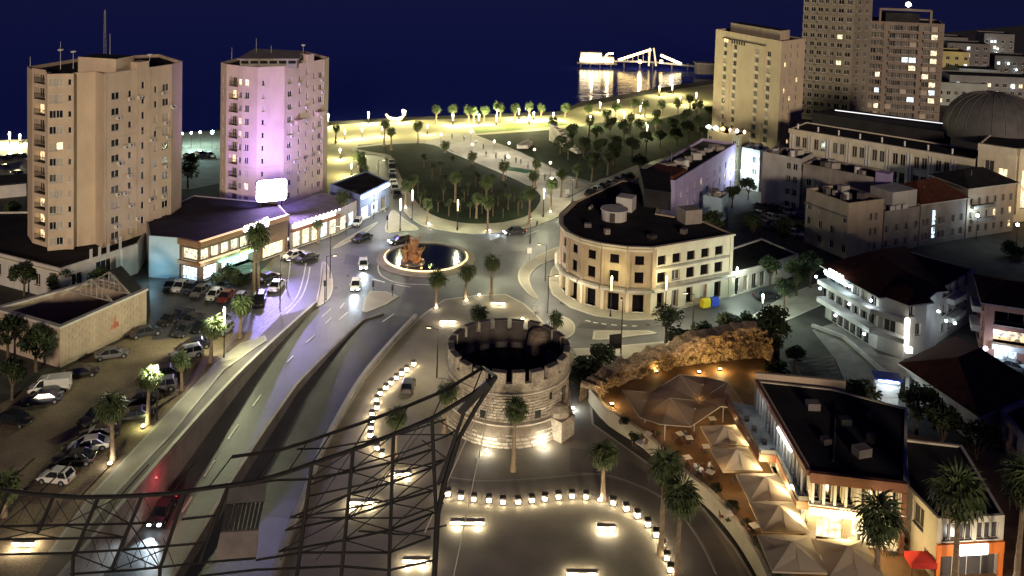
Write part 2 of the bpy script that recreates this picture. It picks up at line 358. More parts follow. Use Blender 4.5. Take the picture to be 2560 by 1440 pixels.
for nm, px, cv in (('plaza_pavement', [(700, 645), (770, 602), (845, 574), (905, 522), (922, 500), (920, 440), (893, 400), (880, 400), (872, 500), (810, 555), (700, 600)], 0),
                   ('traffic_island', [(963, 579), (972, 538), (985, 525), (1012, 548), (1047, 573), (1005, 577)], 3),
                   ('traffic_island', [(834, 622), (852, 604), (938, 556), (938, 562), (905, 588)], 3),
                   ('traffic_island', [(803, 660), (814, 655), (828, 680), (833, 715), (824, 745), (798, 764), (789, 758), (800, 705)], 3),
                   ('traffic_island', [(906, 768), (926, 727), (997, 740), (918, 779)], 2),
                   ('slip_island', [(1402, 615), (1340, 640), (1302, 668), (1296, 700), (1318, 732), (1346, 747), (1329, 716), (1325, 690), (1350, 662), (1402, 638)], 4),
                   ('corner_pavement', [(1402, 648), (1378, 672), (1370, 705), (1380, 735), (1425, 768), (1490, 790), (1570, 800), (1650, 797), (1700, 770), (1830, 740), (1960, 700), (1960, 640), (1700, 600), (1450, 600)], 0),
                   ('traffic_island', [(1484, 826), (1481, 848), (1500, 849), (1645, 833), (1622, 826)], 0),
                   ('traffic_island', [(1385, 790), (1415, 793), (1434, 806), (1438, 822), (1430, 838), (1400, 846)], 3),
                   ('verge', [(1425, 872), (1500, 868), (1700, 850), (1770, 838), (1860, 800), (1960, 740), (2060, 700), (2060, 760), (1900, 830), (1700, 905), (1480, 945)], 0)):
    pavement(nm, px, curve=cv)
pavement('palm_pavement', [(662, 838), (600, 858), (540, 905), (420, 1030), (225, 1238), (120, 1380), (178, 1380), (270, 1255), (430, 1085), (560, 925), (640, 868), (668, 850)], m=pave)
plaza = pavement('plaza', [(1040, 800), (1062, 782), (1110, 748), (1190, 738), (1265, 735), (1310, 758), (1345, 790), (1400, 850), (1428, 872), (1470, 930), (1485, 1060), (1640, 1170), (1760, 1270), (1840, 1370), (1900, 1470), (1940, 1600), (640, 1600), (690, 1440), (725, 1340), (752, 1270), (797, 1150), (842, 1060), (908, 950), (982, 860)], m=plazam)
def ribbon(up, lo, z, m, nm):
    a = cat_rom(GL(up, z), 4, False); b = cat_rom(GL(lo, z), 4, False); o = solo(nm, MB().poly([(x, y, z) for x, y in a + b[::-1]]), m, kind='structure'); return o
lane = ribbon([(1100, 1195), (1200, 1207), (1300, 1204), (1400, 1196), (1490, 1190), (1560, 1205), (1640, 1240), (1700, 1290), (1750, 1360), (1790, 1440), (1830, 1560)],
              [(1100, 1248), (1200, 1262), (1300, 1266), (1400, 1254), (1480, 1250), (1550, 1270), (1620, 1315), (1655, 1370), (1680, 1440), (1700, 1560)], .150, lanem, 'drive_lane')
strip(lane, 'edge_line', [(1100, 1193), (1200, 1205), (1300, 1202), (1400, 1194), (1490, 1188), (1560, 1203), (1640, 1238), (1700, 1288), (1750, 1358), (1790, 1440)], .16, .158, kerbm)
ribbon([(1425, 1120), (1500, 1128), (1560, 1150), (1650, 1200), (1740, 1270), (1800, 1350), (1850, 1440), (1900, 1560)],
       [(1425, 1180), (1490, 1182), (1560, 1197), (1642, 1232), (1704, 1282), (1756, 1352), (1797, 1440), (1838, 1560)], .152, lanem, 'foot_lane')
# ground marks painted on the plaza road and lanes
for (x0, y0, x1, y1, w) in [(930, 697, 962, 706, .3), (989, 711, 1027, 718, .3), (850, 771, 861, 757, .18), (804, 793, 828, 771, .18), (813, 809, 829, 794, .18), (847, 800, 870, 780, .3),
        (1463, 801, 1476, 804, .35), (1483, 806, 1495, 808, .35), (1504, 809, 1516, 811, .35), (1528, 812, 1542, 813, .35), (1554, 814, 1566, 814, .35), (1580, 815, 1592, 815, .35),
        (940, 410, 942, 422, .2), (943, 438, 945, 450, .2), (946, 466, 949, 480, .2), (950, 494, 953, 508, .2), (958, 520, 964, 530, .2), (1330, 655, 1350, 640, .2), (1225, 600, 1260, 590, .2), (1300, 690, 1305, 712, .2), (1310, 590, 1345, 576, .2), (1390, 556, 1415, 545, .2)]:
    a, b = Vector(G(x0, y0)), Vector(G(x1, y1)); d = (b - a).normalized() * (w / 2); n = Vector((-d.y, d.x))
    o = solo('lane_marking', MB().poly([(*(a - n), .015), (*(b - n), .015), (*(b + n), .015), (*(a + n), .015)]), paint); o.parent = road
def on_ramp(x, y, fz):
    q = G(x, y)
    for _ in range(6): q = G(x, y, fz(tY(q[1])))
    return (*q, fz(tY(q[1])) + .05)
for par, fz, L in ((roadL, zL, [(765, 857, 787, 838), (718, 905, 733, 890), (571, 1098, 596, 1061), (511, 1192, 537, 1151), (632, 1016, 652, 988), (455, 1282, 480, 1243)]),
                   (roadR, zR, [(893, 856, 922, 829), (844, 914, 870, 885), (794, 988, 813, 960), (747, 1067, 771, 1027), (694, 1167, 719, 1121), (952, 808, 985, 785)])):
    for x0, y0, x1, y1 in L:
        a, b = Vector(on_ramp(x0, y0, fz)), Vector(on_ramp(x1, y1, fz)); d = (b - a).normalized(); n = Vector((-d.y, d.x, 0)) * .1
        o = solo('lane_marking', MB().poly([a - n, b - n, b + n, a + n]), paint); o.parent = par
for L in ([(726, 655), (722, 690), (712, 728), (688, 765), (640, 800)], [(765, 658), (757, 700), (740, 745), (700, 785), (650, 818)], [(775, 668), (768, 705), (752, 745), (715, 785)]):
    strip(side_road, 'edge_line', L, .2, .018)
strip(road, 'edge_line', [(975, 640), (960, 650), (945, 665), (955, 690), (1000, 708), (1080, 712)], .25, .016)
# sea front: promenade, lit lawns, walkways
promenade = sheet('promenade', GL([(815, 314), (1000, 302), (1400, 287), (1445, 268), (1700, 222), (1785, 210), (1790, 262), (1640, 300), (1500, 306), (1420, 320), (1180, 342), (1112, 340), (1085, 352), (895, 362), (885, 395), (872, 470), (820, 500), (815, 430)]), .020, sand)
walkway = sheet('walkway', GL([(1062, 354), (1112, 336), (1185, 332), (1300, 380), (1420, 440), (1475, 465), (1405, 498), (1330, 470), (1230, 420), (1130, 377)]), .024, pave)
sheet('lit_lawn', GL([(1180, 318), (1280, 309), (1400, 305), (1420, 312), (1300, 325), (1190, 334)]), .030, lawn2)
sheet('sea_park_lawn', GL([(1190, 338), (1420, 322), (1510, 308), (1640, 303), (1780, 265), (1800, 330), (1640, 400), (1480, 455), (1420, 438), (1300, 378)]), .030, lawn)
sheet('seafront_yard', [(-160, 243), (-99, 264), (-62, 284), (-52, 230), (-75, 205), (-140, 215)], .012, pave)
sheet('seafront_road', GL([(1405, 545), (1560, 465), (1645, 420), (1700, 396), (1620, 396), (1500, 450), (1480, 470)]), .012, asphalt)

for k, (x, y) in enumerate(((870, 690), (1120, 700), (1250, 640), (960, 600), (1400, 860), (1620, 812), (930, 450), (1240, 605), (1320, 680), (840, 720))):
    q = G(x, y); o = solo('manhole_cover', MB().lathe([(.36, .012), (.34, .018), (.01, .018)], 14, q), framed); o.parent = road
for k, (x, y, w, h) in enumerate(((1050, 590, 40, 10), (1190, 690, 26, 12), (880, 650, 22, 14), (1300, 620, 30, 9), (1480, 815, 40, 8), (940, 500, 14, 16), (1560, 830, 30, 7), (1380, 570, 34, 8), (1000, 690, 30, 8))):
    o = solo('asphalt_patch', MB().poly([(*G(x + a * w, y + b * h), .009) for a, b in ((-1, .7), (.8, 1), (1, -.6), (-.7, -1))]), [ramp_dark, mat('asphalt_pale', (.135, .132, .13), .6, .2, .5, .4, 9)][k % 2]); o.parent = road

# ================================================================== BUILDINGS
WM = {}
def win_mesh(w, h, k, d, fm=None, sill=True):
    key = (round(w, 2), round(h, 2), k, round(d, 2), fm)
    if key in WM: return WM[key]
    mb = MB(); y = d - .02; t = .07
    mb.poly([(-w / 2, y, 0), (w / 2, y, 0), (w / 2, y, h), (-w / 2, y, h)], 0)
    for c, s in (((0, y - .03, t / 2), (w, .06, t)), ((0, y - .03, h - t / 2), (w, .06, t)), ((-w / 2 + t / 2, y - .03, h / 2), (t, .06, h)), ((w / 2 - t / 2, y - .03, h / 2), (t, .06, h))): mb.box(c, s, 0, 1)
    if k == 'v': mb = MB().poly([(-w / 2, y, 0), (w / 2, y, 0), (w / 2, y, h), (-w / 2, y, h)], 0); sill = R.random() < .5
    elif w > .75: mb.box((0, y - .03, h / 2), (.06, .05, h - .12), 0, 1)
    if w > 2: mb.box((-w / 4, y - .03, h / 2), (.05, .05, h - .12), 0, 1); mb.box((w / 4, y - .03, h / 2), (.05, .05, h - .12), 0, 1)
    if k == 's':
        for i in range(int(h / .22)): mb.box((0, y - .015, .14 + i * .22), (w - .16, .03, .16), 0, 0)
    if sill: mb.box((0, d / 2 - .08, -.04), (w + .14, d + .16, .08), 0, 1)
    WM[key] = mb.mesh('window', [PANE[k], fm or frame]); return WM[key]
def balc_mesh(w, h, k, d):
    key = ('b', round(w, 2), round(h, 2), k, round(d, 2))
    if key in WM: return WM[key]
    mb = MB(); y = d - .03
    mb.poly([(-w / 2, y, 0), (w / 2, y, 0), (w / 2, y, h), (-w / 2, y, h)], 2)
    for cx, ww in ((-w * .26, w * .34), (w * .22, w * .3)):
        mb.poly([(cx - ww / 2, y - .03, .1), (cx + ww / 2, y - .03, .1), (cx + ww / 2, y - .03, h * .85), (cx - ww / 2, y - .03, h * .85)], 0); mb.box((cx, y - .05, h * .45), (.06, .04, h * .8), 0, 1)
    mb.box((0, -.02, .98), (w, .06, .06), 0, 3); mb.box((0, -.02, .12), (w, .05, .05), 0, 3)
    n = max(int(w / .16), 3)
    for i in range(n): mb.box((-w / 2 + w * (i + .5) / n, -.02, .55), (.025, .025, .86), 0, 3)
    mb.box((0, d / 2 - .06, -.06), (w + .1, d + .2, .12), 0, 2)
    WM[key] = mb.mesh('balcony', [PANE[k], frame, beige2, framed]); return WM[key]
def facade(mb, p, q, z0, z1, ops, m=0, mr=0):
    p = Vector(p); q = Vector(q); L = (q - p).length; d = (q - p) / L; n = Vector((-d.y, d.x))
    X = lambda u, v, e=0: (p.x + d.x * u + n.x * e, p.y + d.y * u + n.y * e, v)
    ops = [o for o in ops if o[0] > 0 and o[1] < L]
    us = sorted({0., L} | {o[0] for o in ops} | {o[1] for o in ops})
    for a, b in zip(us, us[1:]):
        if b - a < 1e-4: continue
        c = (a + b) / 2; z = z0
        for o in sorted((o for o in ops if o[0] < c < o[1]), key=lambda o: o[2]):
            if o[2] > z: mb.poly([X(a, z), X(b, z), X(b, o[2]), X(a, o[2])], m)
            z = max(z, o[3])
        if z < z1: mb.poly([X(a, z), X(b, z), X(b, z1), X(a, z1)], m)
    for o in ops:
        a, b, u, v, e = o[:5]
        for k in ([X(a, u), X(a, u, e), X(a, v, e), X(a, v)], [X(b, u), X(b, v), X(b, v, e), X(b, u, e)], [X(a, v), X(a, v, e), X(b, v, e), X(b, v)], [X(a, u), X(b, u), X(b, u, e), X(a, u, e)]): mb.poly(k, mr)
    return p, d, n, L
class Bld:
    def __init__(s, name, label, pts, z0, z1, wall, roof=None, par=.6, cat='building', group=None, trim=None, into=None):
        s.pts = ccw(pts); s.z0, s.z1 = z0, z1; c = (sum(p[0] for p in pts) / len(pts), sum(p[1] for p in pts) / len(pts))
        s.t = into or thing(name, label, cat, (*c, z0 if z0 < 1 else 0), group=group); s.wall = MB(); s.wm = wall; s.rm = roof or roofd; s.par = par; s.done = set(); s.wins = []; s.trim = trim
    def edge(s, a, b):            # index of the edge whose ends are nearest to world points a, b
        n = len(s.pts); D = lambda p, q: (p[0] - q[0]) ** 2 + (p[1] - q[1]) ** 2
        return min(range(n), key=lambda i: min(D(s.pts[i], a) + D(s.pts[(i + 1) % n], b), D(s.pts[i], b) + D(s.pts[(i + 1) % n], a)))
    def face(s, i, ops, m=0):      # ops: (u0,u1,za,zb,depth,kind)
        p, q = s.pts[i], s.pts[(i + 1) % len(s.pts)]
        P, d, n, L = facade(s.wall, p, q, s.z0, s.z1, ops, m); s.done.add(i); rz = math.atan2(d.y, d.x)
        for o in ops:
            if not (o[0] > 0 and o[1] < L) or o[5] == '-': continue
            u = (o[0] + o[1]) / 2; w = o[1] - o[0]; h = o[3] - o[2]; k = o[5]
            me = balc_mesh(w, h, k[1], o[4]) if k[0] == 'B' else win_mesh(w, h, k, o[4])
            loc = Vector((P.x + d.x * u, P.y + d.y * u, o[2])) - s.t.location
            link('balcony' if k[0] == 'B' else 'window', me, s.t, loc, rz)
        return P, d, n, L, rz
    def grid(s, i, cols, z, fh, nf, h, kinds='d', depth=.2, sill=.9, skip=()):   # cols: (fraction, width[, dz, h])
        p, q = Vector(s.pts[i]), Vector(s.pts[(i + 1) % len(s.pts)]); L = (q - p).length; ops = []
        for ci, c in enumerate(cols):
            for f in range(nf):
                if (ci, f) in skip: continue
                a = c[0] * L - c[1] / 2; zz = z + f * fh + (c[2] if len(c) > 2 else sill); hh = c[3] if len(c) > 3 else h
                k = c[4] if len(c) > 4 else kinds
                ops.append((a, a + c[1], zz, zz + hh, 1.1 if k[0] == 'B' else depth, ('B' + R.choice(k[1:])) if k[0] == 'B' else R.choice(k)))
        return s.face(i, ops)
    def finish(s):
        for i in range(len(s.pts)):
            if i not in s.done: facade(s.wall, s.pts[i], s.pts[(i + 1) % len(s.pts)], s.z0, s.z1, [])
        part(s.t, 'wall', s.wall, s.wm)
        mb = MB(); ins = inset(s.pts, .3); n = len(s.pts); zr = s.z1 - s.par
        mb.poly([(x, y, zr) for x, y in ins], 0)
        for i in range(n):
            j = (i + 1) % n; a, b, c, d = s.pts[i], s.pts[j], ins[j], ins[i]
            mb.poly([(*a, s.z1), (*b, s.z1), (*c, s.z1), (*d, s.z1)], 1); mb.poly([(*d, zr), (*d, s.z1), (*c, s.z1), (*c, zr)][::-1], 1)
        part(s.t, 'roof', mb, [s.rm, s.wm if not isinstance(s.wm, (list, tuple)) else s.wm[0]]); return s
    def box(s, name, c, d, z0, z1, m, rz=0.): return part(s.t, name, MB().box((c[0], c[1], (z0 + z1) / 2), (d[0], d[1], z1 - z0), rz), m)
    def edgebox(s, i, u0, u1, z0, z1, out, m, name='cornice', into=.05):   # a box on facade i from u0 to u1, sticking out
        p, q = Vector(s.pts[i]), Vector(s.pts[(i + 1) % len(s.pts)]); d = (q - p).normalized(); n = Vector((d.y, -d.x))
        if u1 is None: u1 = (q - p).length
        c = p + d * ((u0 + u1) / 2) + n * ((out - into) / 2); return s.box(name, c, (u1 - u0, out + into), z0, z1, m, math.atan2(d.y, d.x))
acm = None
def aircon(s, i, u, z):
    global acm
    if acm is None:
        mb = MB().box((0, -.28, .3), (.85, .36, .6)); mb.tube((0, -.465, .3), (0, -.475, .3), .22, n=10, m=1); mb.box((0, -.14, -.03), (.8, .3, .05), 0, 1); acm = mb.mesh('air_conditioner', [frame, framed])
    p, q = Vector(s.pts[i]), Vector(s.pts[(i + 1) % len(s.pts)]); d = (q - p).normalized(); a = p + d * u
    link('air_conditioner', acm, s.t, Vector((a.x, a.y, z)) - s.t.location, math.atan2(d.y, d.x))

# ---- left apartment tower on its podium
A6 = [G(*p, 6) for p in [(69, 577), (81, 596), (117, 607), (119, 616), (164, 612), (184, 612), (187, 606), (238, 599), (259, 609), (428, 551), (453, 533)]]
back = [(A6[-1][0] - 8, A6[-1][1] + 9), (A6[0][0] + 3, A6[0][1] + 12)]
T = Bld('apartment_tower', 'beige apartment tower on the left standing on a dark podium', A6 + back, 5.2, 35.8, beige)
fh = 2.76
def E(b, i): return b.edge(A6[i], A6[i + 1])
i = E(T, 1); T.grid(i, [(.52, 3.1, .5, 2.0, 'Bdgdw')], 5.6, fh, 11, 2)
i = E(T, 3); T.grid(i, [(.3, 1.15, .9, 1.35), (.66, 1.15, .9, 1.35)], 5.2, fh, 11, 1.35, 'dsgswsgs', .15)
for f in (2, 4, 6, 9): T.edgebox(i, .2, 2.1, 5.9 + f * fh, 6.0 + f * fh, .35, beige2, 'ledge')
i = E(T, 4); T.grid(i, [(.5, .6, 1.0, 1.1)], 5.2, fh, 11, 1.1, 'dgsd', .15)
i = E(T, 8); L8 = (Vector(A6[9]) - Vector(A6[8])).length
cl = [(.16, 1.7, .9, 1.3, 'dgsdgcsd'), (.365, .75, .9, 1.2, 'dgds'), (.555, .7, 2.0, 1.35, 'd'), (.745, .7, .9, 1.25, 'dgs'), (.9, 1.5, .9, 1.35, 'dgsg')]
T.grid(i, [c for c in cl], 5.2, fh, 10, 1.3)
for u, f in ((.1, 1), (.22, 3), (.14, 5), (.23, 6), (.12, 8), (.8, 2), (.84, 4), (.86, 6), (.83, 7), (.95, 8)): aircon(T, i, u * L8 + 1.0, 5.3 + f * fh)
T.edgebox(i, .02, L8 - .02, 24.2, 24.32, .05, beige2, 'string_course'); 
for u in (.03, .47, .66, .985): T.edgebox(i, u * L8 - .06, u * L8 + .06, 5.3, 35.4, .1, beige2, 'rain_pipe')
T.edgebox(i, L8 * .46, L8 * .64, 35.6, 37.0, .02, beige, 'stair_head', 2.2)
i = E(T, 1); T.edgebox(i, .02, 3.9, 35.5, 36.2, .06, beige, 'parapet_block')
T.finish()
c = T.t.location
pent = [G(195, 170, 36), G(290, 176, 36), (G(290, 176, 36)[0] + 1, G(290, 176, 36)[1] + 5), (G(195, 170, 36)[0] + 1, G(195, 170, 36)[1] + 5)]
part(T.t, 'penthouse', MB().prism(pent, 35.0, 38.0, 0, 1), [beige, roofd])
for dx, dy, h in ((-6, 1, 5), (-4.2, 2, 3.2), (2, 3, 6.5), (8, 6, 2.5), (-12, 2, 2)): part(T.t, 'antenna', MB().tube((c.x + dx, c.y + dy, 35.2), (c.x + dx, c.y + dy, 35.2 + h), .06, .03, 5), frame)
for dx, dy, z in ((-6, 1, 38.6), (-4.2, 2, 38.2), (8, 6, 37.5)): part(T.t, 'satellite_dish', MB().lathe([(.02, z - .15), (.4, z), (.55, z + .2)], 8, (c.x + dx, c.y + dy)), white)
mast = MB(); mx = G(262, 160, 36)
for k in range(3): mast.tube((mx[0] + .3 * math.cos(k * 2.1), mx[1] + .3 * math.sin(k * 2.1), 35.4), (mx[0] + .08 * math.cos(k * 2.1), mx[1] + .08 * math.sin(k * 2.1), 46), .04, n=4)
for k in range(12): mast.tube((mx[0] - .25, mx[1], 35.6 + k * .85), (mx[0] + .2, mx[1] + .1, 36.2 + k * .85), .025, n=4)
part(T.t, 'lattice_mast', mast, steelg)
for q_ in range(16): aircon(T, E(T, 8), R.choice((.14, .3, .42, .62, .8, .93)) * L8 + R.uniform(.5, 1.2), 5.5 + R.randrange(10) * 2.76)
# podium
AP = [G(-60, 610, 6), G(150, 662, 6), G(345, 600, 6), G(372, 560, 6), (A6[-1][0] - 4, A6[-1][1] + 4), (A6[0][0] - 14, A6[0][1] + 12)]
D = Bld('podium_block', 'low dark-roofed podium with bays of windows under the left tower', AP, 0, 5.4, lightw, par=.35)
i = D.edge(AP[0], AP[1]); D.grid(i, [(.12 + k * .155, 1.4) for k in range(6)], 1.6, 3, 1, 2.0, 'd', .3, 0); D.edgebox(i, .05, None, 4.55, 4.85, .35, creamw)
i = D.edge(AP[1], AP[2]); LL = (Vector(AP[2]) - Vector(AP[1])).length; D.face(i, [(LL * .14, LL * .27, 1.4, 3.7, .3, 'd'), (LL * .44, LL * .7, 1.2, 4.4, 1.5, 'd')])
for u in (.36, .47, .58, .74): D.edgebox(i, u * LL, u * LL + .5, 4.6, 7.0 if u < .7 else 7.6, .05, lightw, 'pier')
D.edgebox(i, LL * .755, LL * .755 + .45, .1, 5.3, .12, whitew, 'pilaster')
D.finish()
cb = MB(); q = G(222, 580, 5.2)
cb.box((q[0], q[1], 8.2), (5.4, 3.2, .14), .5); 
for dx, dy in ((-2, -1.2), (2, .6)): cb.tube((q[0] + dx, q[1] + dy, 5.1), (q[0] + dx, q[1] + dy, 8.2), .06)
part(D.t, 'roof_canopy', cb, concd)

# ---- second tower beside the bright screen
B5 = [G(549, 497, 4), G(563, 507, 4), G(603, 516, 4), G(640, 521, 4), G(672, 516, 4), G(706, 512, 4), G(806, 473, 4), G(817, 462, 4)]
B5 = B5 + [(B5[-1][0] - 8, B5[-1][1] + 10), (B5[0][0] + 2, B5[0][1] + 12)]
T2 = Bld('apartment_tower', 'rose apartment tower with the glowing screen at its foot', B5, 3.5, 33.4, pink)
fh = 2.72; EB = lambda i: T2.edge(B5[i], B5[i + 1])
T2.grid(EB(0), [(.5, .5, .9, 1.2)], 4.0, fh, 10, 1.2, 'dgs', .15)
i = EB(1); T2.grid(i, [(.45, 2.5, .5, 1.95, 'Bdgwdg'), (.86, .85, .9, 1.3, 'dgwd')], 4.0, fh, 10, 2)
i = EB(2); T2.grid(i, [(.3, 1.0, .9, 1.4)], 4.0, fh, 10, 1.4, 'dgsyg', .15)
i = EB(3); T2.grid(i, [(.45, .55, 1.0, 1.15)], 4.0, fh, 10, 1.15, 'dgsd', .15)
i = EB(5); LB = (Vector(B5[6]) - Vector(B5[5])).length
T2.grid(i, [(.14, 1.4, .9, 1.2, 'dsgs'), (.38, .6, 1.0, 1.3, 'dgd'), (.56, .55, 2.1, 1.4, 'dg'), (.74, .6, .9, 1.35, 'dgd'), (.9, 1.3, .9, 1.25, 'dgd')], 4.0, fh, 10, 1.3)
for u, f in ((.12, 6), (.86, 9), (.88, 8), (.87, 6), (.88, 4), (.2, 3)): aircon(T2, i, u * LB + .9, 4.0 + f * fh)
for u in (.015, .985): T2.edgebox(i, max(u * LB - .08, .03), u * LB + .06, 4, 33.2, .12, pink, 'rain_pipe')
for e in (2, 3, 4): T2.edgebox(EB(e), .03, (Vector(B5[e + 1]) - Vector(B5[e])).length - .03, 12.3, 12.42, .06, beige2, 'string_course')
T2.edgebox(i, .1, LB * .45, 12.6, 12.75, .12, beige2, 'string_course'); T2.edgebox(i, LB * .56, LB * .72, 33.2, 35.0, .02, pink, 'stair_head', 2.)
for u, f in ((.24, 6.3), (.78, 6.5)): T2.edgebox(i, u * LB, u * LB + 2.6, 3.4 + f * fh, 4.3 + f * fh, 1.0, pink, 'bay_balcony')
for q_ in range(14): aircon(T2, EB(5), R.choice((.12, .3, .47, .66, .84)) * LB + .9, 4.2 + R.randrange(10) * 2.72)
T2.finish()
bc = T2.t.location
cc = [G(600, 146, 34.9), G(742, 146, 34.9), G(762, 128, 34.9), G(640, 122, 34.9)]
part(T2.t, 'roof_pavilion', MB().prism(cc, 32.8, 34.7, 0, 1), [conc, roofd])
part(T2.t, 'roof_slab', MB().prism(inset(ccw(cc), -.5), 34.7, 34.9, 0, 0), conc)
for k in range(6): q = Vector(cc[0]).lerp(Vector(cc[1]), (k + .5) / 6); part(T2.t, 'pavilion_window', MB().box((q.x, q.y - .03, 34.1), (1.5, .08, .6), math.atan2(cc[1][1] - cc[0][1], cc[1][0] - cc[0][0])), glassd)
for dx, dy, h in ((-4, 2, 5), (-1, 3, 3.5), (6, 3, 3.6), (-9, 1, 3)): part(T2.t, 'antenna', MB().tube((bc.x + dx, bc.y + dy, 33), (bc.x + dx, bc.y + dy, 33 + h), .06, .03, 5), frame)
part(T2.t, 'satellite_dish', MB().lathe([(.02, 36.4), (.4, 36.6), (.5, 36.8)], 8, (bc.x + 6, bc.y + 3)), white)
bl = MB().box((0, 0, 0), (.5, .3, .3)); o = part(T2.t, 'balcony_lamp', MB().box((*G(583, 222, 26.3), 26.3), (.7, .7, .7)), bulb_w)
lamp(T2.t, Vector((*G(583, 226, 26), 26.2)) - T2.t.location + Vector((0, -1.2, 0)), 220, (1, .9, .5))

# ---- commercial podium with the two-storey restaurant, green neon and the screen
C0 = [(-62.2, 151.0), (-56.6, 150.3), (-52.6, 148.6), (-41.5, 165.2), (-45.5, 172.5), (-63.5, 176), (-66.5, 160)]
Cb = Bld('restaurant_block', 'dark flat-roofed two-storey restaurant with copper bands and green neon', C0, 0, 7.4, [conc, bluew, mat('restaurant_wall', (.14, .095, .065), .7, .15, .6)], par=.2)
i = Cb.edge(C0[0], C0[1]); Cb.face(i, [], 1)
i = Cb.edge(C0[1], C0[2]); Lc = (Vector(C0[2]) - Vector(C0[1])).length
Cb.face(i, [(.6, Lc - .35, 3.9, 5.9, .5, 'y'), (.5, Lc - .4, .3, 2.7, .4, 'c')], 2)
Cb.edgebox(i, 0, None, 6.5, 7.5, .5, copper, 'copper_band'); Cb.edgebox(i, 0, None, 3.1, 3.7, .5, copper, 'copper_band')
i = Cb.edge(C0[2], C0[3]); Lc = (Vector(C0[3]) - Vector(C0[2])).length
Cb.face(i, [(Lc * (.02 + .105 * k), Lc * (.02 + .105 * k) + 1.8, 3.9, 5.9, .5, 'y') for k in range(6)] + [(Lc * .05, Lc * .2, .3, 2.7, .5, 'c'), (Lc * .24, Lc * .62, .3, 2.8, 2.2, 'c'), (Lc * .7, Lc * .96, .3, 2.8, .6, 'y')], 2)
cbm = glow('copper_edge_light', (1, .6, .25), 1.1)
Cb.edgebox(i, 0, None, 6.5, 7.5, .5, copper, 'copper_band'); Cb.edgebox(i, 0, Lc * .42, 3.1, 3.7, .5, copper, 'copper_band')
for z in (7.42, 3.72): Cb.edgebox(i, 0, Lc * (.95 if z > 5 else .42), z, z + .1, .56, cbm, 'edge_light')
Cb.edgebox(i, Lc * .2, Lc * .62, 2.75, 3.05, .75, sign_g, 'neon_tube')
Cb.edgebox(i, Lc * .42, Lc * .62, 3.15, 3.35, .65, glow('neon_lime', (.5, .8, .1), 1.2), 'neon_trim')
Cb.finish()
for u, (r_, g_, b_), p in ((.3, (.35, 1, .8), 260), (.5, (.35, 1, .8), 260), (.1, (.8, .95, 1), 160), (.85, (1, .75, .5), 260)):
    a = Vector(C0[2]) + (Vector(C0[3]) - Vector(C0[2])) * u; lamp(Cb.t, Vector((a.x + 2.0, a.y - 1.4, 2.4)) - Cb.t.location, p, (r_, g_, b_), .4)
lamp(Cb.t, Vector((-60.5, 147.5, 2.2)) - Cb.t.location, 260, (.45, .8, 1), .3)
# stairs of the neon entrance
a = Vector(C0[2]) + (Vector(C0[3]) - Vector(C0[2])) * .42; dd = (Vector(C0[3]) - Vector(C0[2])).normalized(); nn = Vector((dd.y, -dd.x))
for k in range(5): q = a + nn * (1.6 - .3 * k); part(Cb.t, 'step', MB().box((q.x, q.y, .09 + .17 * k), (5.0, .3, .17), math.atan2(dd.y, dd.x)), concd)
# rooftop lettering of the restaurant: a lit script logo board
def lettering(t, name, txt, loc, rz, size, m, ext=.08, tilt=90):
    cu = bpy.data.curves.new(name, 'FONT'); cu.body = txt; cu.size = size; cu.extrude = ext; cu.align_x = 'CENTER'; cu.resolution_u = 2
    ob = bpy.data.objects.new(name, cu); COL.objects.link(ob); dg = bpy.context.evaluated_depsgraph_get(); me = bpy.data.meshes.new_from_object(ob.evaluated_get(dg))
    bpy.data.objects.remove(ob); me.materials.clear(); me.materials.append(m)
    o = link(name, me, t, loc); o.rotation_euler = (rad(tilt), 0, rz); return o
q = Vector(C0[2]) + dd * (Lc * .58) + nn * .75
sg = thing('restaurant_sign', 'glowing white script sign on the copper band of the restaurant', 'sign', (q.x, q.y, 6.6))
rzz = math.atan2(dd.y, dd.x)
for k, (x_, w_, h_) in enumerate(((-2.1, 1.2, 1.2), (-1.0, 1.2, 1.3), (.1, 1.2, 1.3), (1.2, 1.2, 1.35), (2.35, 1.4, 1.9))): link('glyph', MB().add([(x_ + u * w_ / 2, -.06 + y_, .85 + v * h_ / 2) for y_ in (0, .12) for u, v in ((-1, -.6), (-.6, -1), (.6, -1), (1, -.6), (1, .6), (.6, 1), (-.6, 1), (-1, .6))], [tuple(range(8))] + [(q_, (q_ + 1) % 8, 8 + (q_ + 1) % 8, 8 + q_) for q_ in range(8)]).mesh('glyph', sign_w), sg, (0, 0, 0), rzz)
link('backing', MB().box((0, .12, .8), (5.2, .12, 1.9)).mesh('backing', framed), sg, (0, 0, 0), math.atan2(dd.y, dd.x))
# shop wing beyond, under the screen
C1 = [(-41.2, 166.0), (-34.0, 176.5), (-31.5, 183), (-40, 188), (-46, 178)]
Sw = Bld('shop_wing', 'low shop wing with pink-lit roof and rows of white bulbs below the screen', C1, 0, 5.2, [conc], mat('roof_pale', (.30, .28, .29), .8, .2, .5), par=.1)
i = Sw.edge(C1[0], C1[1]); L1 = (Vector(C1[1]) - Vector(C1[0])).length; Sw.face(i, [(L1 * .05 + k * 2.4, L1 * .05 + k * 2.4 + 2.1, .3, 3.4, .5, 'yywc'[k % 4]) for k in range(5)])
Sw.edgebox(i, 0, None, 3.6, 4.2, .5, brown, 'copper_band'); Sw.edgebox(i, .5, L1 * .9, 4.3, 5.0, .3, sign_w, 'light_box')
i = Sw.edge(C1[1], C1[2]); Sw.face(i, [(.6, 3.2, .3, 3.2, .4, 'y'), (3.8, 6.2, .3, 3.2, .4, 'c')]); Sw.finish()
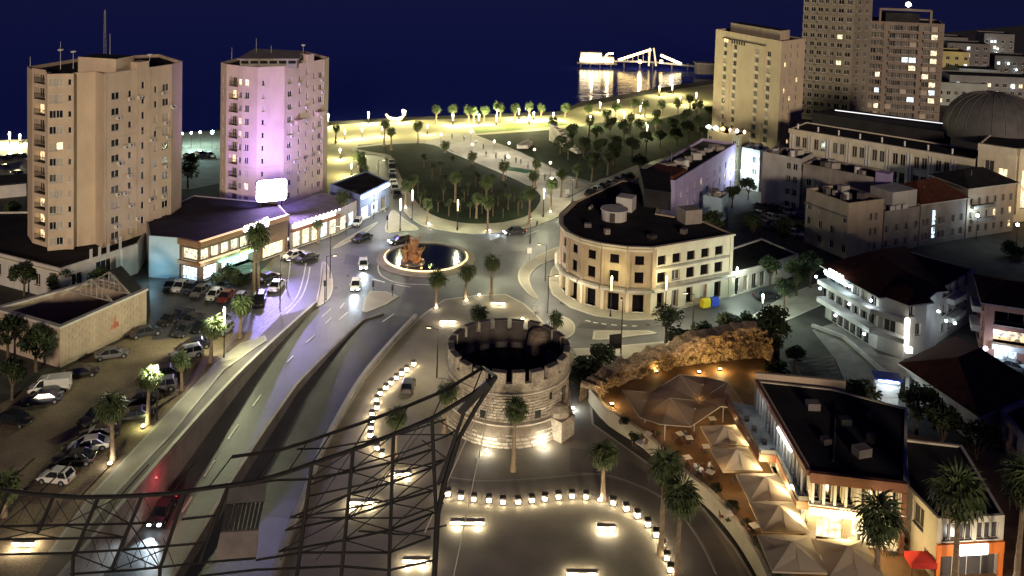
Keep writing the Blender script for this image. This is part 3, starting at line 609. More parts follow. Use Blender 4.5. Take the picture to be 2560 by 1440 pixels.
for k in range(12):
    a = Vector(C1[0]) + (Vector(C1[1]) - Vector(C1[0])) * ((k + .5) / 12); part(Sw.t, 'bulb', MB().box((a.x + .55, a.y - .3, 5.35), (.22, .22, .34)), sign_w)
for k in (0, 2, 4, 6, 8, 10): a = Vector(C1[0]) + (Vector(C1[1]) - Vector(C1[0])) * ((k + .5) / 12); lamp(Sw.t, Vector((a.x + 3, a.y - 2, 3.6)) - Sw.t.location, 160, (1, .85, .75), .3)
# bright screen
scr = glow('led_screen', (.58, .40, 1.0), 85, True)
ca, cb_ = Vector(G(641, 507, 8.2)), Vector(G(716, 500, 8.2)); ca = Vector((ca.x, ca.y)); dv = (cb_ - ca); Ls = dv.length; dv.normalize(); mid = (ca + cb_) / 2
led = thing('led_screen', 'large glowing white-violet screen standing above the shop roof', 'screen', (mid.x, mid.y, 4.8)); rz = math.atan2(dv.y, dv.x)
def rrect(w, h, r, n=4):
    return [(sx * (w / 2 - r) + r * math.cos(a), sz * (h / 2 - r) + r * math.sin(a)) for sx, sz, a0 in ((1, 1, 0), (-1, 1, 90), (-1, -1, 180), (1, -1, 270)) for a in [rad(a0 + 90 * k / n) for k in range(n + 1)]]
pm = MB(); rr = rrect(Ls, 4.3, .7); pm.poly([(x, 0, z + 5.6) for x, z in rr]); link('panel', pm.mesh('panel', scr), led, (0, 0, 0), rz)
cs = MB(); r2 = rrect(Ls + .3, 4.6, .8)
nk = len(r2); cs.add([(x, .02, z + 5.6) for x, z in r2] + [(x, .5, z + 5.6) for x, z in r2], [(k, (k + 1) % nk, nk + (k + 1) % nk, nk + k) for k in range(nk)] + [tuple(range(nk))[::-1], tuple(range(nk, 2 * nk))])
link('casing', cs.mesh('casing', framed), led, (0, 0, 0), rz)
for u, zz in ((-.45, 8.2), (.45, 8.2), (0, 8.4)): a_ = Vector((dv.x * u * Ls, dv.y * u * Ls, zz)) + Vector((dv.y, -dv.x, 0)) * 1.8; lamp(led, a_, 9000, (.46, .28, 1), .5, 140, 1.0, Vector((-dv.y, dv.x, .75)))
for u in (-.62, .62): lamp(led, Vector((dv.x * u * Ls, dv.y * u * Ls, 5.0)) + Vector((dv.y, -dv.x, 0)) * 1.2, 5000, (.34, .26, 1), .4, 120, 1.0, Vector((-dv.y, dv.x, -.1)))
for tx, ty, pw_ in ((-30, 122, 60000), (-24, 150, 16000)): a_ = Vector((0, 0, 7.6)) + Vector((dv.y, -dv.x, 0)) * 1.2; lamp(led, a_, pw_, (.42, .34, 1), .8, 46, 1.0, Vector((tx, ty, -2)) - Vector((mid.x, mid.y, 12.4)))
for sx in (-.35, .35): link('support', MB().box((sx * Ls, .5, 1.8), (.3, .3, 3.8)).mesh('support', framed), led, (0, 0, 0), rz)
# pharmacy-like blue canopy with long white tubes further along
C2 = [(-31.0, 184), (-26.5, 196), (-33, 204), (-39, 192)]
Bc = Bld('shop_wing', 'blue-lit shop with long white light tubes on its canopy', C2, 0, 6.0, [mat('plaster_blue', (.2, .25, .4), .8)], par=.2)
i = Bc.edge(C2[0], C2[1]); Bc.face(i, [(.8, 4, .3, 3, .3, 'c'), (5, 8, .3, 3, .3, 'c'), (9, 11.5, .3, 3, .3, 'd')]); Bc.edgebox(i, .4, 6.0, 5.1, 5.7, .6, sign_b, 'light_tube'); Bc.edgebox(i, 6.4, 12, 5.1, 5.7, .6, sign_b, 'light_tube'); Bc.finish()
lamp(Bc.t, Vector((-26, 187, 4.5)) - Bc.t.location, 500, (.25, .3, 1), .5); lamp(Bc.t, Vector((-30, 178, 6.5)) - Bc.t.location, 420, (.4, .3, 1), .5)
# advertising cube kiosk and white seat sculpture in front
kb = thing('kiosk', 'cream bent-frame kiosk glowing in front of the shop wing', 'kiosk', (*G(752, 598, .13), .13))
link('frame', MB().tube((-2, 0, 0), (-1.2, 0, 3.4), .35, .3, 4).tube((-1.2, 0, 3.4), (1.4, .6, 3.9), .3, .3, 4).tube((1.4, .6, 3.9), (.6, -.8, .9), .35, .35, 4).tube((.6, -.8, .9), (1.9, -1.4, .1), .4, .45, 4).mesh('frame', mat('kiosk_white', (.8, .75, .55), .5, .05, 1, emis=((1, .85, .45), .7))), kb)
link('counter', MB().box((.9, .6, .55), (2.4, 1.4, 1.1), .4).mesh('counter', brown), kb); lamp(kb, (0, -.8, 2.6), 220, (1, .8, .4))
fb = thing('facade_board', 'white lit signboard standing by the parked cars near the shop', 'sign', (*G(700, 628, .1), .1), rad(55))
link('board', MB().box((0, 0, 1.3), (3.6, .3, 1.0)).mesh('board', whitew), fb); link('light_strip', MB().box((0, -.2, 2.0), (3.6, .25, .35)).mesh('light_strip', sign_w), fb); link('base', MB().box((0, .3, .4), (3.8, 1.2, .8)).mesh('base', concd), fb)
lamp(fb, (0, -1.2, 1.8), 90, (.9, .95, 1))

# ---- roofless warehouse with the red mark
r0_, r1_ = G(150, 920), G(366, 815); dx = Vector(r1_) - Vector(r0_); Lr = dx.length; dx.normalize(); nr = Vector((-dx.y, dx.x))
R4 = [r0_, r1_, tuple(Vector(r1_) + nr * 9.5), tuple(Vector(r0_) + nr * 13.5)]
Rw = thing('roofless_hall', 'roofless brick hall with a faded red emblem on its long wall', 'building', ((r0_[0] + r1_[0]) / 2, (r0_[1] + r1_[1]) / 2, 0))
brickm = mat('hall_block', (.40, .31, .235), .9, .12, .8, .4, 5, stain=.15, fine=.08)
hw = MB()
for k in range(4): facade(hw, R4[k], R4[(k + 1) % 4], 0, 5.6, [(4 + q * 7, 6.4 + q * 7, 2, 4, .4) for q in range(3)] if k == 2 else [])
ins = inset(ccw(R4), .4)
for k in range(4): hw.poly([(*ins[k], 0), (*ins[k], 5.6), (*ins[(k + 1) % 4], 5.6), (*ins[(k + 1) % 4], 0)])
part(Rw, 'wall', hw, brickm)
cp = MB(); R4o = inset(ccw(R4), -.18); R4i = inset(ccw(R4), .55); c4 = ccw(R4)
for k in range(4):
    j = (k + 1) % 4; cp.poly([(*R4o[k], 5.85), (*R4o[j], 5.85), (*R4i[j], 5.85), (*R4i[k], 5.85)]); cp.poly([(*R4o[k], 5.55), (*R4o[j], 5.55), (*R4o[j], 5.85), (*R4o[k], 5.85)]); cp.poly([(*R4i[j], 5.55), (*R4i[k], 5.55), (*R4i[k], 5.85), (*R4i[j], 5.85)])
part(Rw, 'coping', cp, lightw)
part(Rw, 'floor', MB().poly([(x, y, .03) for x, y in ins]), foliage2)
# block courses of the long wall, proud of the mortar
bkm = {}
nb = 0
for row in range(10):
    for c_ in range(14):
        w = Lr / 13.5; u = c_ * w + (row % 2) * w / 2 + w / 2 - .3
        if u + w / 2 > Lr - .05 or u - w / 2 < .05: continue
        a = Vector(r0_) + dx * u; key = 0
        if not bkm: bkm[0] = MB().box((0, 0, 0), (w - .04, .05, .50)).mesh('brick', brickm)
        link('brick', bkm[0], Rw, Vector((a.x, a.y, .32 + row * .535)) - Rw.location - Vector((nr.x, nr.y, 0)) * (.012 + .012 * R.random()), math.atan2(dx.y, dx.x)); nb += 1
em = MB(); pts = []
a0 = Vector(r0_) + dx * (Lr * .60)
for k, (w, h) in enumerate([(-.75, .0), (-.55, .9), (-.2, .7), (-.05, 1.9), (.3, 2.3), (.35, .9), (.7, 1.1), (.85, .1)]): pts.append((a0.x + dx.x * w - nr.x * .055, a0.y + dx.y * w - nr.y * .055, 2.0 + h * .85))
em.poly(pts); part(Rw, 'emblem', em, mat('faded_red', (.38, .12, .07), .9, .3, 2.))
# remaining roof trusses at the far end
tr = MB(); ta = Vector(R4[1]) + nr * .6 - dx * 1.0; tb = Vector(R4[2]) - dx * 1.0
for off in (0, 3.2):
    p0 = ta - dx * (off + 1.5); p1 = tb - dx * (off + 1.5); mdp = (p0 + p1) / 2
    for a, b in (((*p0, 5.7), (*mdp, 8.4)), ((*mdp, 8.4), (*p1, 5.7)), ((*p0, 5.8), (*p1, 5.8)), ((*mdp, 8.4), (*mdp, 5.8))): tr.tube(a, b, .13, n=4)
    for s in (.25, .5, .75):
        for pe in (p0, p1):
            q0 = pe + (mdp - pe) * s; tr.tube((*q0, 5.8), (*q0, 5.7 + 2.7 * s), .08, n=4)
part(Rw, 'roof_truss', tr, conc)
rf = MB(); 
for pe in (ta - dx * 1.4, tb - dx * 1.4): mdp = (ta + tb) / 2 - dx * 1.4; rf.poly([(*pe, 5.8), (*(pe + dx * 2.2), 5.8), (*(mdp + dx * 2.2), 8.6), (*mdp, 8.6)])
part(Rw, 'roof', rf, roofd)

def hip_roof(t, pts, z, h, over=.6, m=None, name='roof', frac=.3):
    p = inset(ccw(pts), -over); e0 = (Vector(p[1]) - Vector(p[0])).length; e1 = (Vector(p[2]) - Vector(p[1])).length
    if e0 < e1: p = p[1:] + p[:1]
    a, b, c, d = [Vector(q) for q in p]; s = min(e0, e1) / max(e0, e1) * .5 if frac is None else frac
    m0 = (a + d) / 2; m1 = (b + c) / 2; r0 = m0 + (m1 - m0) * s; r1 = m1 + (m0 - m1) * s; mb = MB()
    A, B, C_, D_, R0, R1 = (*a, z), (*b, z), (*c, z), (*d, z), (*r0, z + h), (*r1, z + h)
    mb.poly([A, B, R1, R0]); mb.poly([C_, D_, R0, R1]); mb.poly([B, C_, R1]); mb.poly([D_, A, R0]); mb.poly([D_, C_, B, A], 1)
    for u, v in ((A, B), (B, C_), (C_, D_), (D_, A)): mb.poly([(u[0], u[1], z - .22), (v[0], v[1], z - .22), v, u], 1)
    return part(t, name, mb, [m or rooft, lightw])

# ---- derelict curved corner building
cv = [(32.2, 179.4), (24.4, 183.2), (13.5, 166.7), (10.2, 157.5), (10.0, 152.0), (10.9, 148.3), (13.0, 145.2), (16.2, 143.0), (20.2, 141.8), (24.3, 141.8), (39.6, 149.9), (36.0, 156.5), (28.0, 160.5)]
Q = Bld('corner_building', 'derelict ochre corner building with a curved facade and black roof', cv, .1, 11.2, [ochre, creamw, pink], par=.25)
ea = [(13.5, 166.7), (10.2, 157.5), (10.0, 152.0), (10.9, 148.3), (13.0, 145.2), (16.2, 143.0), (20.2, 141.8), (24.3, 141.8)]
for k in range(len(ea) - 1):
    i = Q.edge(ea[k], ea[k + 1]); L_ = (Vector(ea[k + 1]) - Vector(ea[k])).length; nn_ = 3 if k == 0 else 1; ops = []
    for s in range(nn_):
        c_ = L_ * (s + .5) / nn_
        ops += [(c_ - .75, c_ + .75, 8.1, 9.6, .35, 'v'), (c_ - .75, c_ + .75, 5.0, 6.9, .35, 'v'), (c_ - .95, c_ + .95, .25, 3.1, .8, 'v')]
    Q.face(i, ops, 2 if k < 3 else 0)
    Q.edgebox(i, 0, None, 10.35, 10.75, .28, creamw); Q.edgebox(i, 0, None, 11.0, 11.3, .55, creamw); Q.edgebox(i, 0, None, 3.75, 4.1, 1.0, lightw, 'ledge'); Q.edgebox(i, 0, None, 4.1, 4.35, .75, conc, 'ledge_fill')
    Q.edgebox(i, 0, .42, 4.3, 10.4, .28, ochre if k > 2 else pink, 'pilaster'); Q.edgebox(i, 0, .5, .1, 3.75, .2, creamw, 'pilaster')
i = Q.edge((24.3, 141.8), (39.6, 149.9)); L_ = (Vector((39.6, 149.9)) - Vector((24.3, 141.8))).length; ops = []
for s in range(5):
    c_ = 2.0 + s * 3.05
    for z, h in ((7.9, 1.55), (4.9, 1.75)): ops.append((c_ - .85, c_ + .85, z, z + h, .35, 'v' if (s, z) != (1, 4.9) else 'g'))
    ops.append((c_ - .7, c_ + .7, .3 if s % 2 else .6, 3.2, .6, 'vgvsv'[s]))
Q.face(i, ops, 1)
Q.edgebox(i, 0, None, 11.0, 11.3, .55, creamw); Q.edgebox(i, 0, None, 3.75, 4.1, 1.0, lightw, 'ledge'); Q.edgebox(i, .6, L_ - .8, 7.2, 7.6, .15, conc, 'string_course'); Q.edgebox(i, .6, L_ - .8, 4.2, 4.6, .15, conc, 'string_course')
Q.edgebox(i, 0, .8, 4.2, 11.0, .18, ochre, 'pilaster'); Q.edgebox(i, L_ - .7, L_ - .05, .1, 11.0, .18, creamw, 'pilaster')
for s in range(4): Q.edgebox(i, 3.1 + s * 3.05, 4.0 + s * 3.05, 8.0, 9.3, .06, creamw, 'panel'); Q.edgebox(i, 3.1 + s * 3.05, 4.0 + s * 3.05, 5.0, 6.5, .06, creamw, 'panel')
Q.finish()
qx = G(1540, 560, 11); part(Q.t, 'stair_drum', MB().lathe([(2.3, 10.9), (2.3, 12.7), (2.5, 12.7), (2.5, 12.95), (0.01, 12.95)], 18, (qx[0], qx[1] + 3)), lightw)
part(Q.t, 'stair_door', MB().box((qx[0] - .6, qx[1] + .72, 11.8), (.9, .15, 1.7), .1), framed)
qx = G(1727, 560, 11); part(Q.t, 'roof_hut', MB().box((qx[0], qx[1] + 1.5, 12.2), (3.4, 3.0, 2.6), .35), greyw)
part(Q.t, 'tall_hall', MB().prism([(26.2, 165), (31, 163), (33.5, 178), (27.5, 180.5)], 11.0, 14.5, 0), roofd)
part(Q.t, 'roof_room', MB().prism([(20.6, 162), (23.4, 160.8), (24.6, 163.6), (21.8, 164.8)], 11.0, 13.6, 0), lightw)
for k, (x, y, a, c_, h_) in enumerate(((14.5, 152, 1.2, .9, .7), (17.5, 148.5, .9, .8, .9), (25, 147, 1.3, 1.1, .6), (31, 150, 1.1, .9, .8), (16, 163, 1.6, .4, .5))): part(Q.t, 'roof_unit', MB().box((x, y, 10.95 + h_ / 2), (a, c_, h_), .3 * k), [concd, greyw, framed][k % 3])
E1 = Bld('low_wing', 'single-storey wing with dark roof and shop openings beside the corner building', [(39.9, 150.6), (47.6, 155.6), (55.0, 161.5), (50.5, 170), (37.0, 158.6)], 0, 4.0, lightw, par=.3)
E1.grid(E1.edge((39.9, 150.6), (47.6, 155.6)), [(.15, 1.2), (.38, 1.2), (.62, 1.3), (.85, 1.3)], 0, 3, 1, 2.6, 'dgds', .3, .3); E1.grid(E1.edge((47.6, 155.6), (55.0, 161.5)), [(.3, 1.1), (.65, 1.1)], 0, 3, 1, 1.8, 'd', .3, 1.2); E1.finish()

# ---- round Venetian tower
CX, CY, CR = .95, 109.8, 7.8
Cs = thing('round_castle_tower', 'round stone castle tower with battlements, floodlit at its base', 'tower', (CX, CY, 0))
part(Cs, 'core', MB().lathe([(8.35, 0), (8.2, 1.2), (7.95, 2.55), (7.68, 2.7), (7.6, 6.3), (7.62, 7.0)], 72, (CX, CY)), castle_in, True)
part(Cs, 'string_course', MB().lathe([(7.95, 2.5), (8.12, 2.6), (8.12, 2.78), (7.66, 2.85)], 72, (CX, CY)), castlem2)
part(Cs, 'cornice', MB().lathe([(7.6, 6.15), (7.95, 6.3), (7.95, 6.5), (7.64, 6.6)], 72, (CX, CY)), castlem2)
part(Cs, 'parapet_wall', MB().lathe([(7.7, 6.6), (7.78, 7.7), (7.3, 7.7)], 72, (CX, CY)), castlem)
shade_stone = mat('shaded_inner_stone', (.075, .065, .06), .95, .3, .8, .5, 4)  # shade inside the battlements is painted into this stone colour
part(Cs, 'parapet_lining', MB().lathe([(7.3, 7.7), (7.08, 7.69), (7.05, 5.6)], 72, (CX, CY)), shade_stone)
part(Cs, 'roof_floor', MB().lathe([(7.1, 5.7), (.01, 5.75)], 48, (CX, CY)), roofd)
part(Cs, 'wall_walk', MB().lathe([(7.06, 6.5), (6.2, 6.45), (6.2, 5.6)], 48, (CX, CY)), concd)
mer = {}
NM = 20
for k in range(NM):
    a = 6.283185 * (k + .5) / NM; w = 1.5 + .12 * ((k * 7) % 3); h = 1.25 + .05 * ((k * 5) % 4)
    o = link('merlon', MB().box((0, 0, h / 2), (.72, w, h)).mesh('merlon', castlem), Cs, (7.42 * math.cos(a), 7.42 * math.sin(a), 7.66), a)
    link('inner_face', MB().box((-.385, 0, h / 2 - .01), (.06, w - .01, h)).mesh('inner_face', shade_stone), o)  # thin slab added to carry the painted shade of the merlon's inner side
    link('cap', MB().box((0, 0, h + .045), (.78, w + .06, .09)).mesh('cap', mat('merlon_cap', (.16, .14, .13), .9)), o)
part(Cs, 'stair_turret', MB().tube((CX + 3.6, CY + 5.2, 5.6), (CX + 4.0, CY + 5.2, 8.2), 1.5, 1.35, 14).lathe([(1.35, 8.2), (.9, 8.8), (.01, 9.0)], 14, (CX + 4.0, CY + 5.2)), mat('turret_plaster', (.17, .13, .10), .95, .3, .6, .5, 3))
# stone blocks: those facing the plaza are single stones, the rest one mass
sk = MB(); nst = 0; SM = {}
rows_ = [(0.06 + .42 * r, .40, 8.33 - .06 * r - .012 * r * r, 'b') for r in range(6)] + [(2.9 + .36 * r, .34, 7.66, 'u') for r in range(9)]
for z, h, rr, kd in rows_:
    a = R.random() * .1
    while a < 6.283185:
        w = R.uniform(.62, 1.05) if kd == 'b' else R.uniform(.38, .95)
        da = w / rr; am = a + da / 2; off = R.uniform(-.03, .05)
        front = math.sin(am) < -.2 and nst < 292 and (kd == 'b' or R.random() < .52)
        if front:
            key = (round(w, 1), kd, R.randrange(2))
            if key not in SM:
                mb = MB(); ww = key[0] - .05; hh = h - .05; j = lambda: R.uniform(-.025, .025)
                vs = [(-.1, -ww / 2, 0), (-.1, ww / 2, 0), (-.1, ww / 2, hh), (-.1, -ww / 2, hh), (.06, -ww / 2 + .04 + j(), .03 + j()), (.06, ww / 2 - .04 + j(), .03 + j()), (.06, ww / 2 - .04 + j(), hh - .03 + j()), (.06, -ww / 2 + .04 + j(), hh - .03 + j())]
                mb.add(vs, [(4, 5, 6, 7), (0, 1, 5, 4), (1, 2, 6, 5), (2, 3, 7, 6), (3, 0, 4, 7)]); SM[key] = mb.mesh('stone', castlem2 if kd == 'b' or key[2] else castlem)
            link('stone', SM[key], Cs, ((rr + off) * math.cos(am), (rr + off) * math.sin(am), z), am); nst += 1
        else:
            sk.box((CX + (rr + off - .02) * math.cos(am), CY + (rr + off - .02) * math.sin(am), z + h / 2), (.14, w - .06, h - .05), am)
        a += da
o = part(Cs, 'stonework', sk, castlem); o['kind'] = 'stuff'
for ang in (-112, -62): 
    a = rad(ang); part(Cs, 'embrasure', MB().box((CX + 7.72 * math.cos(a), CY + 7.72 * math.sin(a), 3.7), (.3, .75, 1.05), a), blackm)
    part(Cs, 'embrasure_arch', MB().lathe([(.38, 0), (.52, 0)], 10, (0, 0)).box((CX + 7.74 * math.cos(a), CY + 7.74 * math.sin(a), 4.3), (.34, .95, .14), a), castlem2)
a = rad(-48); part(Cs, 'slit_window', MB().box((CX + 7.72 * math.cos(a), CY + 7.72 * math.sin(a), 5.4), (.26, .3, .85), a), blackm)
bt = MB(); a0_ = rad(-38)
bt.prism([(CX + 7.4 * math.cos(a0_ - .19), CY + 7.4 * math.sin(a0_ - .19)), (CX + 9.6 * math.cos(a0_ - .15), CY + 9.6 * math.sin(a0_ - .15)), (CX + 9.6 * math.cos(a0_ + .13), CY + 9.6 * math.sin(a0_ + .13)), (CX + 7.4 * math.cos(a0_ + .17), CY + 7.4 * math.sin(a0_ + .17))], 0, 2.7)
part(Cs, 'buttress', bt, castlem)
part(Cs, 'buttress_dome', MB().lathe([(1.35, 2.6), (1.2, 3.3), (.7, 3.9), (.01, 4.1)], 12, (CX + 8.0 * math.cos(a0_), CY + 8.0 * math.sin(a0_))), castlem)
part(Cs, 'doorway', MB().box((CX + 7.7 * math.cos(rad(-27)), CY + 7.7 * math.sin(rad(-27)), 4.6), (.3, .9, 1.8), rad(-27)), blackm)
for dx_, dy_ in ((-5.2, -1.8), (4.9, -1.6)): part(Cs, 'roof_lamp_post', MB().tube((CX + dx_, CY + dy_, 5.7), (CX + dx_, CY + dy_, 7.6), .05).lathe([(.04, 7.6), (.3, 7.9), (.3, 7.95)], 8, (CX + dx_, CY + dy_)), steelg)

# ---- raised terrace, its wall, and the ruin of the city wall
tw = [G(1472, 971, 2), G(1522, 1027, 2), G(1612, 1085, 2), G(1700, 1172, 2), G(1765, 1222, 2), G(1812, 1270, 2), G(1862, 1338, 2), G(1915, 1435, 2), G(1950, 1560, 2)]
twc = cat_rom(tw, 3, False)
terr = sheet('terrace', [(11.9, 112.4)] + twc + [(46, 72), (60, 84), (62, 100), (42, 108), (38, 124), (24, 120)], 1.6, woodfl)
mb = MB()
for a, b in zip(twc, twc[1:]):
    mb.poly([(*b, .1), (*a, .1), (*a, 2.05), (*b, 2.05)]); mb.poly([(*a, 2.05), (a[0] + .45, a[1] + .1, 2.05), (b[0] + .45, b[1] + .1, 2.05), (*b, 2.05)], 1); mb.poly([(a[0] + .45, a[1] + .1, 1.6), (b[0] + .45, b[1] + .1, 1.6), (b[0] + .45, b[1] + .1, 2.05), (a[0] + .45, a[1] + .1, 2.05)])
tws = solo('terrace_wall', mb, [mat('wall_beige', (.50, .43, .30), .85, .12, .3, .2, 4, stain=.15), kerbm], 'curving beige wall holding up the restaurant terrace', 'wall')
rl = MB()
for a, b in zip(twc, twc[1:]): rl.tube((a[0] + .3, a[1] + .1, 2.62), (b[0] + .3, b[1] + .1, 2.62), .035, n=5); rl.tube((a[0] + .3, a[1] + .1, 2.0), (a[0] + .3, a[1] + .1, 2.62), .03, n=5); rl.tube((a[0] + .3, a[1] + .1, 2.35), (b[0] + .3, b[1] + .1, 2.35), .025, n=5)
solo('railing', rl, framed, 'dark metal railing along the top of the curving terrace wall', 'railing')
rw = [(11.6, 111.3), (13.0, 113.6), (16.7, 117.0), (20.2, 119.4), (23.4, 121.4), (27, 122.8), (30.3, 123.8), (33.8, 124.8), (37, 125.4), (39.5, 123.5)]
rh = [2.6, 3.0, 3.2, 3.7, 3.6, 5.0, 5.1, 5.6, 5.8, 5.0]
mb = MB(); pl = cat_rom([(x, y) for x, y in rw], 10, False); n = len(pl); nz_ = 12
def rj(i, j): random.seed(i * 131 + j * 17); return random.uniform(-1, 1)
for i, p in enumerate(pl):
    q = Vector(pl[min(i + 1, n - 1)]) - Vector(pl[max(i - 1, 0)]); q.normalize(); nn = Vector((q.y, -q.x)); t = i / (n - 1) * 9; k = min(int(t), 8); h = rh[k] + (rh[k + 1] - rh[k]) * (t - k) + (.5 if k < 5 else .1) * math.sin(i * .7) * math.sin(i * .31 + 1)
    for j in range(nz_ + 1):
        e = .9 + .16 * rj(i, j) + .22 * math.sin(i * .9 + j * .8) + .8 * (1 - j / nz_); mb.v.append((p[0] + nn.x * e, p[1] + nn.y * e, h * j / nz_))
    mb.v.append((p[0] - nn.x * 1.3, p[1] - nn.y * 1.3, h + .1 * rj(i, 5))); mb.v.append((p[0] - nn.x * 1.5, p[1] - nn.y * 1.5, 0))
w = nz_ + 3
for i in range(n - 1):
    for j in range(w - 1): mb.f.append((i * w + j, (i + 1) * w + j, (i + 1) * w + j + 1, i * w + j + 1)); mb.m.append(0)
ruin = thing('ruined_city_wall', 'ruined stone city wall glowing amber above the terrace', 'wall', (25, 120, 0)); part(ruin, 'wall_core', mb, ruinm)
SR = []
for k in range(4):
    m2 = MB(); m2.lathe([(.01, -.2), (.26, -.12), (.3, .05), (.2, .18), (.01, .22)], 6); m2.v = [(x + R.uniform(-.05, .05), y * 1.25 + R.uniform(-.05, .05), z + R.uniform(-.04, .04)) for x, y, z in m2.v]; SR.append(m2.mesh('stone', ruinm))
for k in range(150):
    i = R.randrange(4, n - 3); p = Vector(pl[i]); q = (Vector(pl[i + 1]) - p).normalized(); nn = Vector((q.y, -q.x)); t = i / (n - 1) * 9; kk = min(int(t), 8); h = rh[kk]
    j = R.random(); z = h * j; o = link('stone', SR[k % 4], ruin, Vector((*(p + nn * (1.0 + .8 * (1 - j) + R.uniform(-.05, .12))), z)) - ruin.location, R.random() * 6); sc_ = R.uniform(.6, 1.5); o.scale = (sc_, sc_, sc_)
for (x, y, pw) in ((1530, 1012, 260), (1800, 925, 420), (1748, 932, 220), (1640, 930, 70), (1893, 935, 110)):
    a = G(x, y, 1.7); f = thing('ground_floodlight', {1530: 'amber floodlight at the low end of the ruined wall', 1800: 'brightest amber floodlight under the tall ruined wall', 1748: 'amber floodlight behind the middle of the shade canopy', 1640: 'dim amber floodlight halfway along the ruined wall', 1893: 'amber floodlight by the doorway in the ruined wall'}[x], 'floodlight', (*a, 1.62), group='floodlights of the ruined wall')
    link('housing', MB().box((0, 0, .12), (.5, .4, .24)).mesh('housing', blackm), f); link('lens', MB().poly([(-.2, -.15, .26), (.2, -.15, .26), (.2, .15, .26), (-.2, .15, .26)]).mesh('lens', bulb_w), f)
    lamp(f, (0, -.2, .8), pw, (1, .68, .26), .2)

# ---- terrace restaurant: big dark roof, upper balcony, lit ground floor
RB = [(30.9, 103.0), (31.0, 84.6), (40.0, 83.2), (46.5, 97.5), (39.2, 101.6)]
X = Bld('terrace_restaurant', 'terrace restaurant with a vast black roof, white columns and warm lit front', RB, 1.6, 8.6, [creamw, brown], par=.1)
i = X.edge(RB[0], RB[1]); L_ = 18.4
X.face(i, [(.8 + k * 2.9, 3.2 + k * 2.9, 1.9, 4.4, .5, 'y') for k in range(6)] + [(.6 + k * 1.1, 1.2 + k * 1.1, 5.7, 8.0, .35, 'g') for k in range(16)])
X.edgebox(i, 0, None, 8.2, 8.75, .35, brown, 'fascia'); 
i = X.edge(RB[1], RB[2]); L2 = (Vector(RB[2]) - Vector(RB[1])).length
X.face(i, [(.5 + k * 1.05, 1.05 + k * 1.05, 5.75, 7.7, .6, 'd') for k in range(8)] + [(.9, 3.4, 1.8, 4.2, .5, 'y'), (4.2, 6.6, 1.8, 4.2, .5, 'y'), (7.2, 8.7, 1.7, 4.0, .4, 'w')])
X.edgebox(i, 0, None, 7.75, 8.75, .45, brown, 'fascia'); X.edgebox(i, 0, None, 5.3, 5.5, .5, brown, 'fascia'); X.edgebox(i, 0, None, 5.5, 5.62, .55, whitew, 'ledge'); X.edgebox(i, .2, L2 * .8, 4.5, 4.95, .45, sign_y, 'light_trough')
for k in range(9): X.edgebox(i, .2 + k * 1.05, .45 + k * 1.05 + (.25 if k == 4 else 0), 5.62, 7.75, .4, whitew, 'column')
X.edgebox(i, L2 - .5, L2 - .05, 1.7, 7.8, .5, brown, 'post')
X.finish()
lettering(X.t, 'lettering', 'Fab', Vector((34.4, 83.55, 4.95)) - X.t.location, math.atan2(RB[2][1] - RB[1][1], RB[2][0] - RB[1][0]), .95, glow('sign_cream', (1, .85, .55), 2.2), .04)
# upper balcony deck along the left side
bl = [(27.6, 104.6), (28.4, 92.6), (30.2, 92.4), (29.9, 84.6), (31.0, 84.5), (30.9, 103.2)]
part(X.t, 'balcony_deck', MB().prism(bl, 5.0, 5.3, 1, 0, True), [gravel, whitew])
gm = mat('balustrade_glass', (.12, .12, .11), .15, .2, 1, spec=.6)
for (a, b, z0, z1, m_, nm) in (((27.6, 104.6), (28.4, 92.6), 4.8, 5.75, brown, 'parapet'), ((28.4, 92.6), (30.2, 92.4), 4.8, 5.6, brown, 'parapet'), ((30.2, 92.4), (29.9, 84.6), 4.8, 5.6, brown, 'parapet'), ((29.9, 84.6), (31.0, 84.5), 4.8, 5.6, brown, 'parapet')):
    A_, B_ = Vector(a), Vector(b); d = B_ - A_; part(X.t, nm, MB().box(((A_ + B_).x / 2, (A_ + B_).y / 2, (z0 + z1) / 2), (d.length, .16, z1 - z0), math.atan2(d.y, d.x)), m_)
    part(X.t, 'glass_balustrade', MB().box(((A_ + B_).x / 2, (A_ + B_).y / 2, z1 + .25), (d.length - .2, .04, .5), math.atan2(d.y, d.x)), gm)
for k in range(15): y = 102.2 - k * 1.15; part(X.t, 'column', MB().box((30.75, y, 6.7), (.18, .18, 2.7)), whitew)
part(X.t, 'tube_light', MB().tube((30.55, 93.6, 8.0), (30.6, 89.2, 8.0), .12, n=6), bulb_c)
for y, p in ((99.5, 45), (92, 90)): lamp(X.t, Vector((29.6, y, 7.6)) - X.t.location, p, (.85, .92, 1), .3)
for x, y, p in ((27.9, 101, 420), (28.2, 97, 420), (28.6, 92.0, 520), (29.6, 88, 480), (29.6, 83.6, 560), (33.2, 81.4, 620), (37.2, 80.9, 420)): lamp(X.t, Vector((x, y, 4.85)) - X.t.location, p, (1, .74, .36), .25)
for k, (x, y) in enumerate(((29.2, 97.8), (29.6, 95.0), (28.9, 99.8), (30.0, 93.3))): 
    u = thing('roof_vent', ('small dark box third from the near end of the gravel balcony', 'small dark box second from the near end of the gravel balcony', 'small dark box farthest back on the gravel balcony', 'small dark box nearest the glass corner of the gravel balcony')[k], 'box', (x, y, 5.3)); link('casing', MB().box((0, 0, .22), (.45, .4, .44)).mesh('casing', blackm), u); link('lid', MB().box((0, 0, .47), (.52, .46, .06)).mesh('lid', framed), u)
part(X.t, 'yard_wall', MB().prism([(30.8, 103.6), (41.2, 102.2), (41.3, 102.6), (30.9, 104.0)], 1.6, 9.2), beige2)
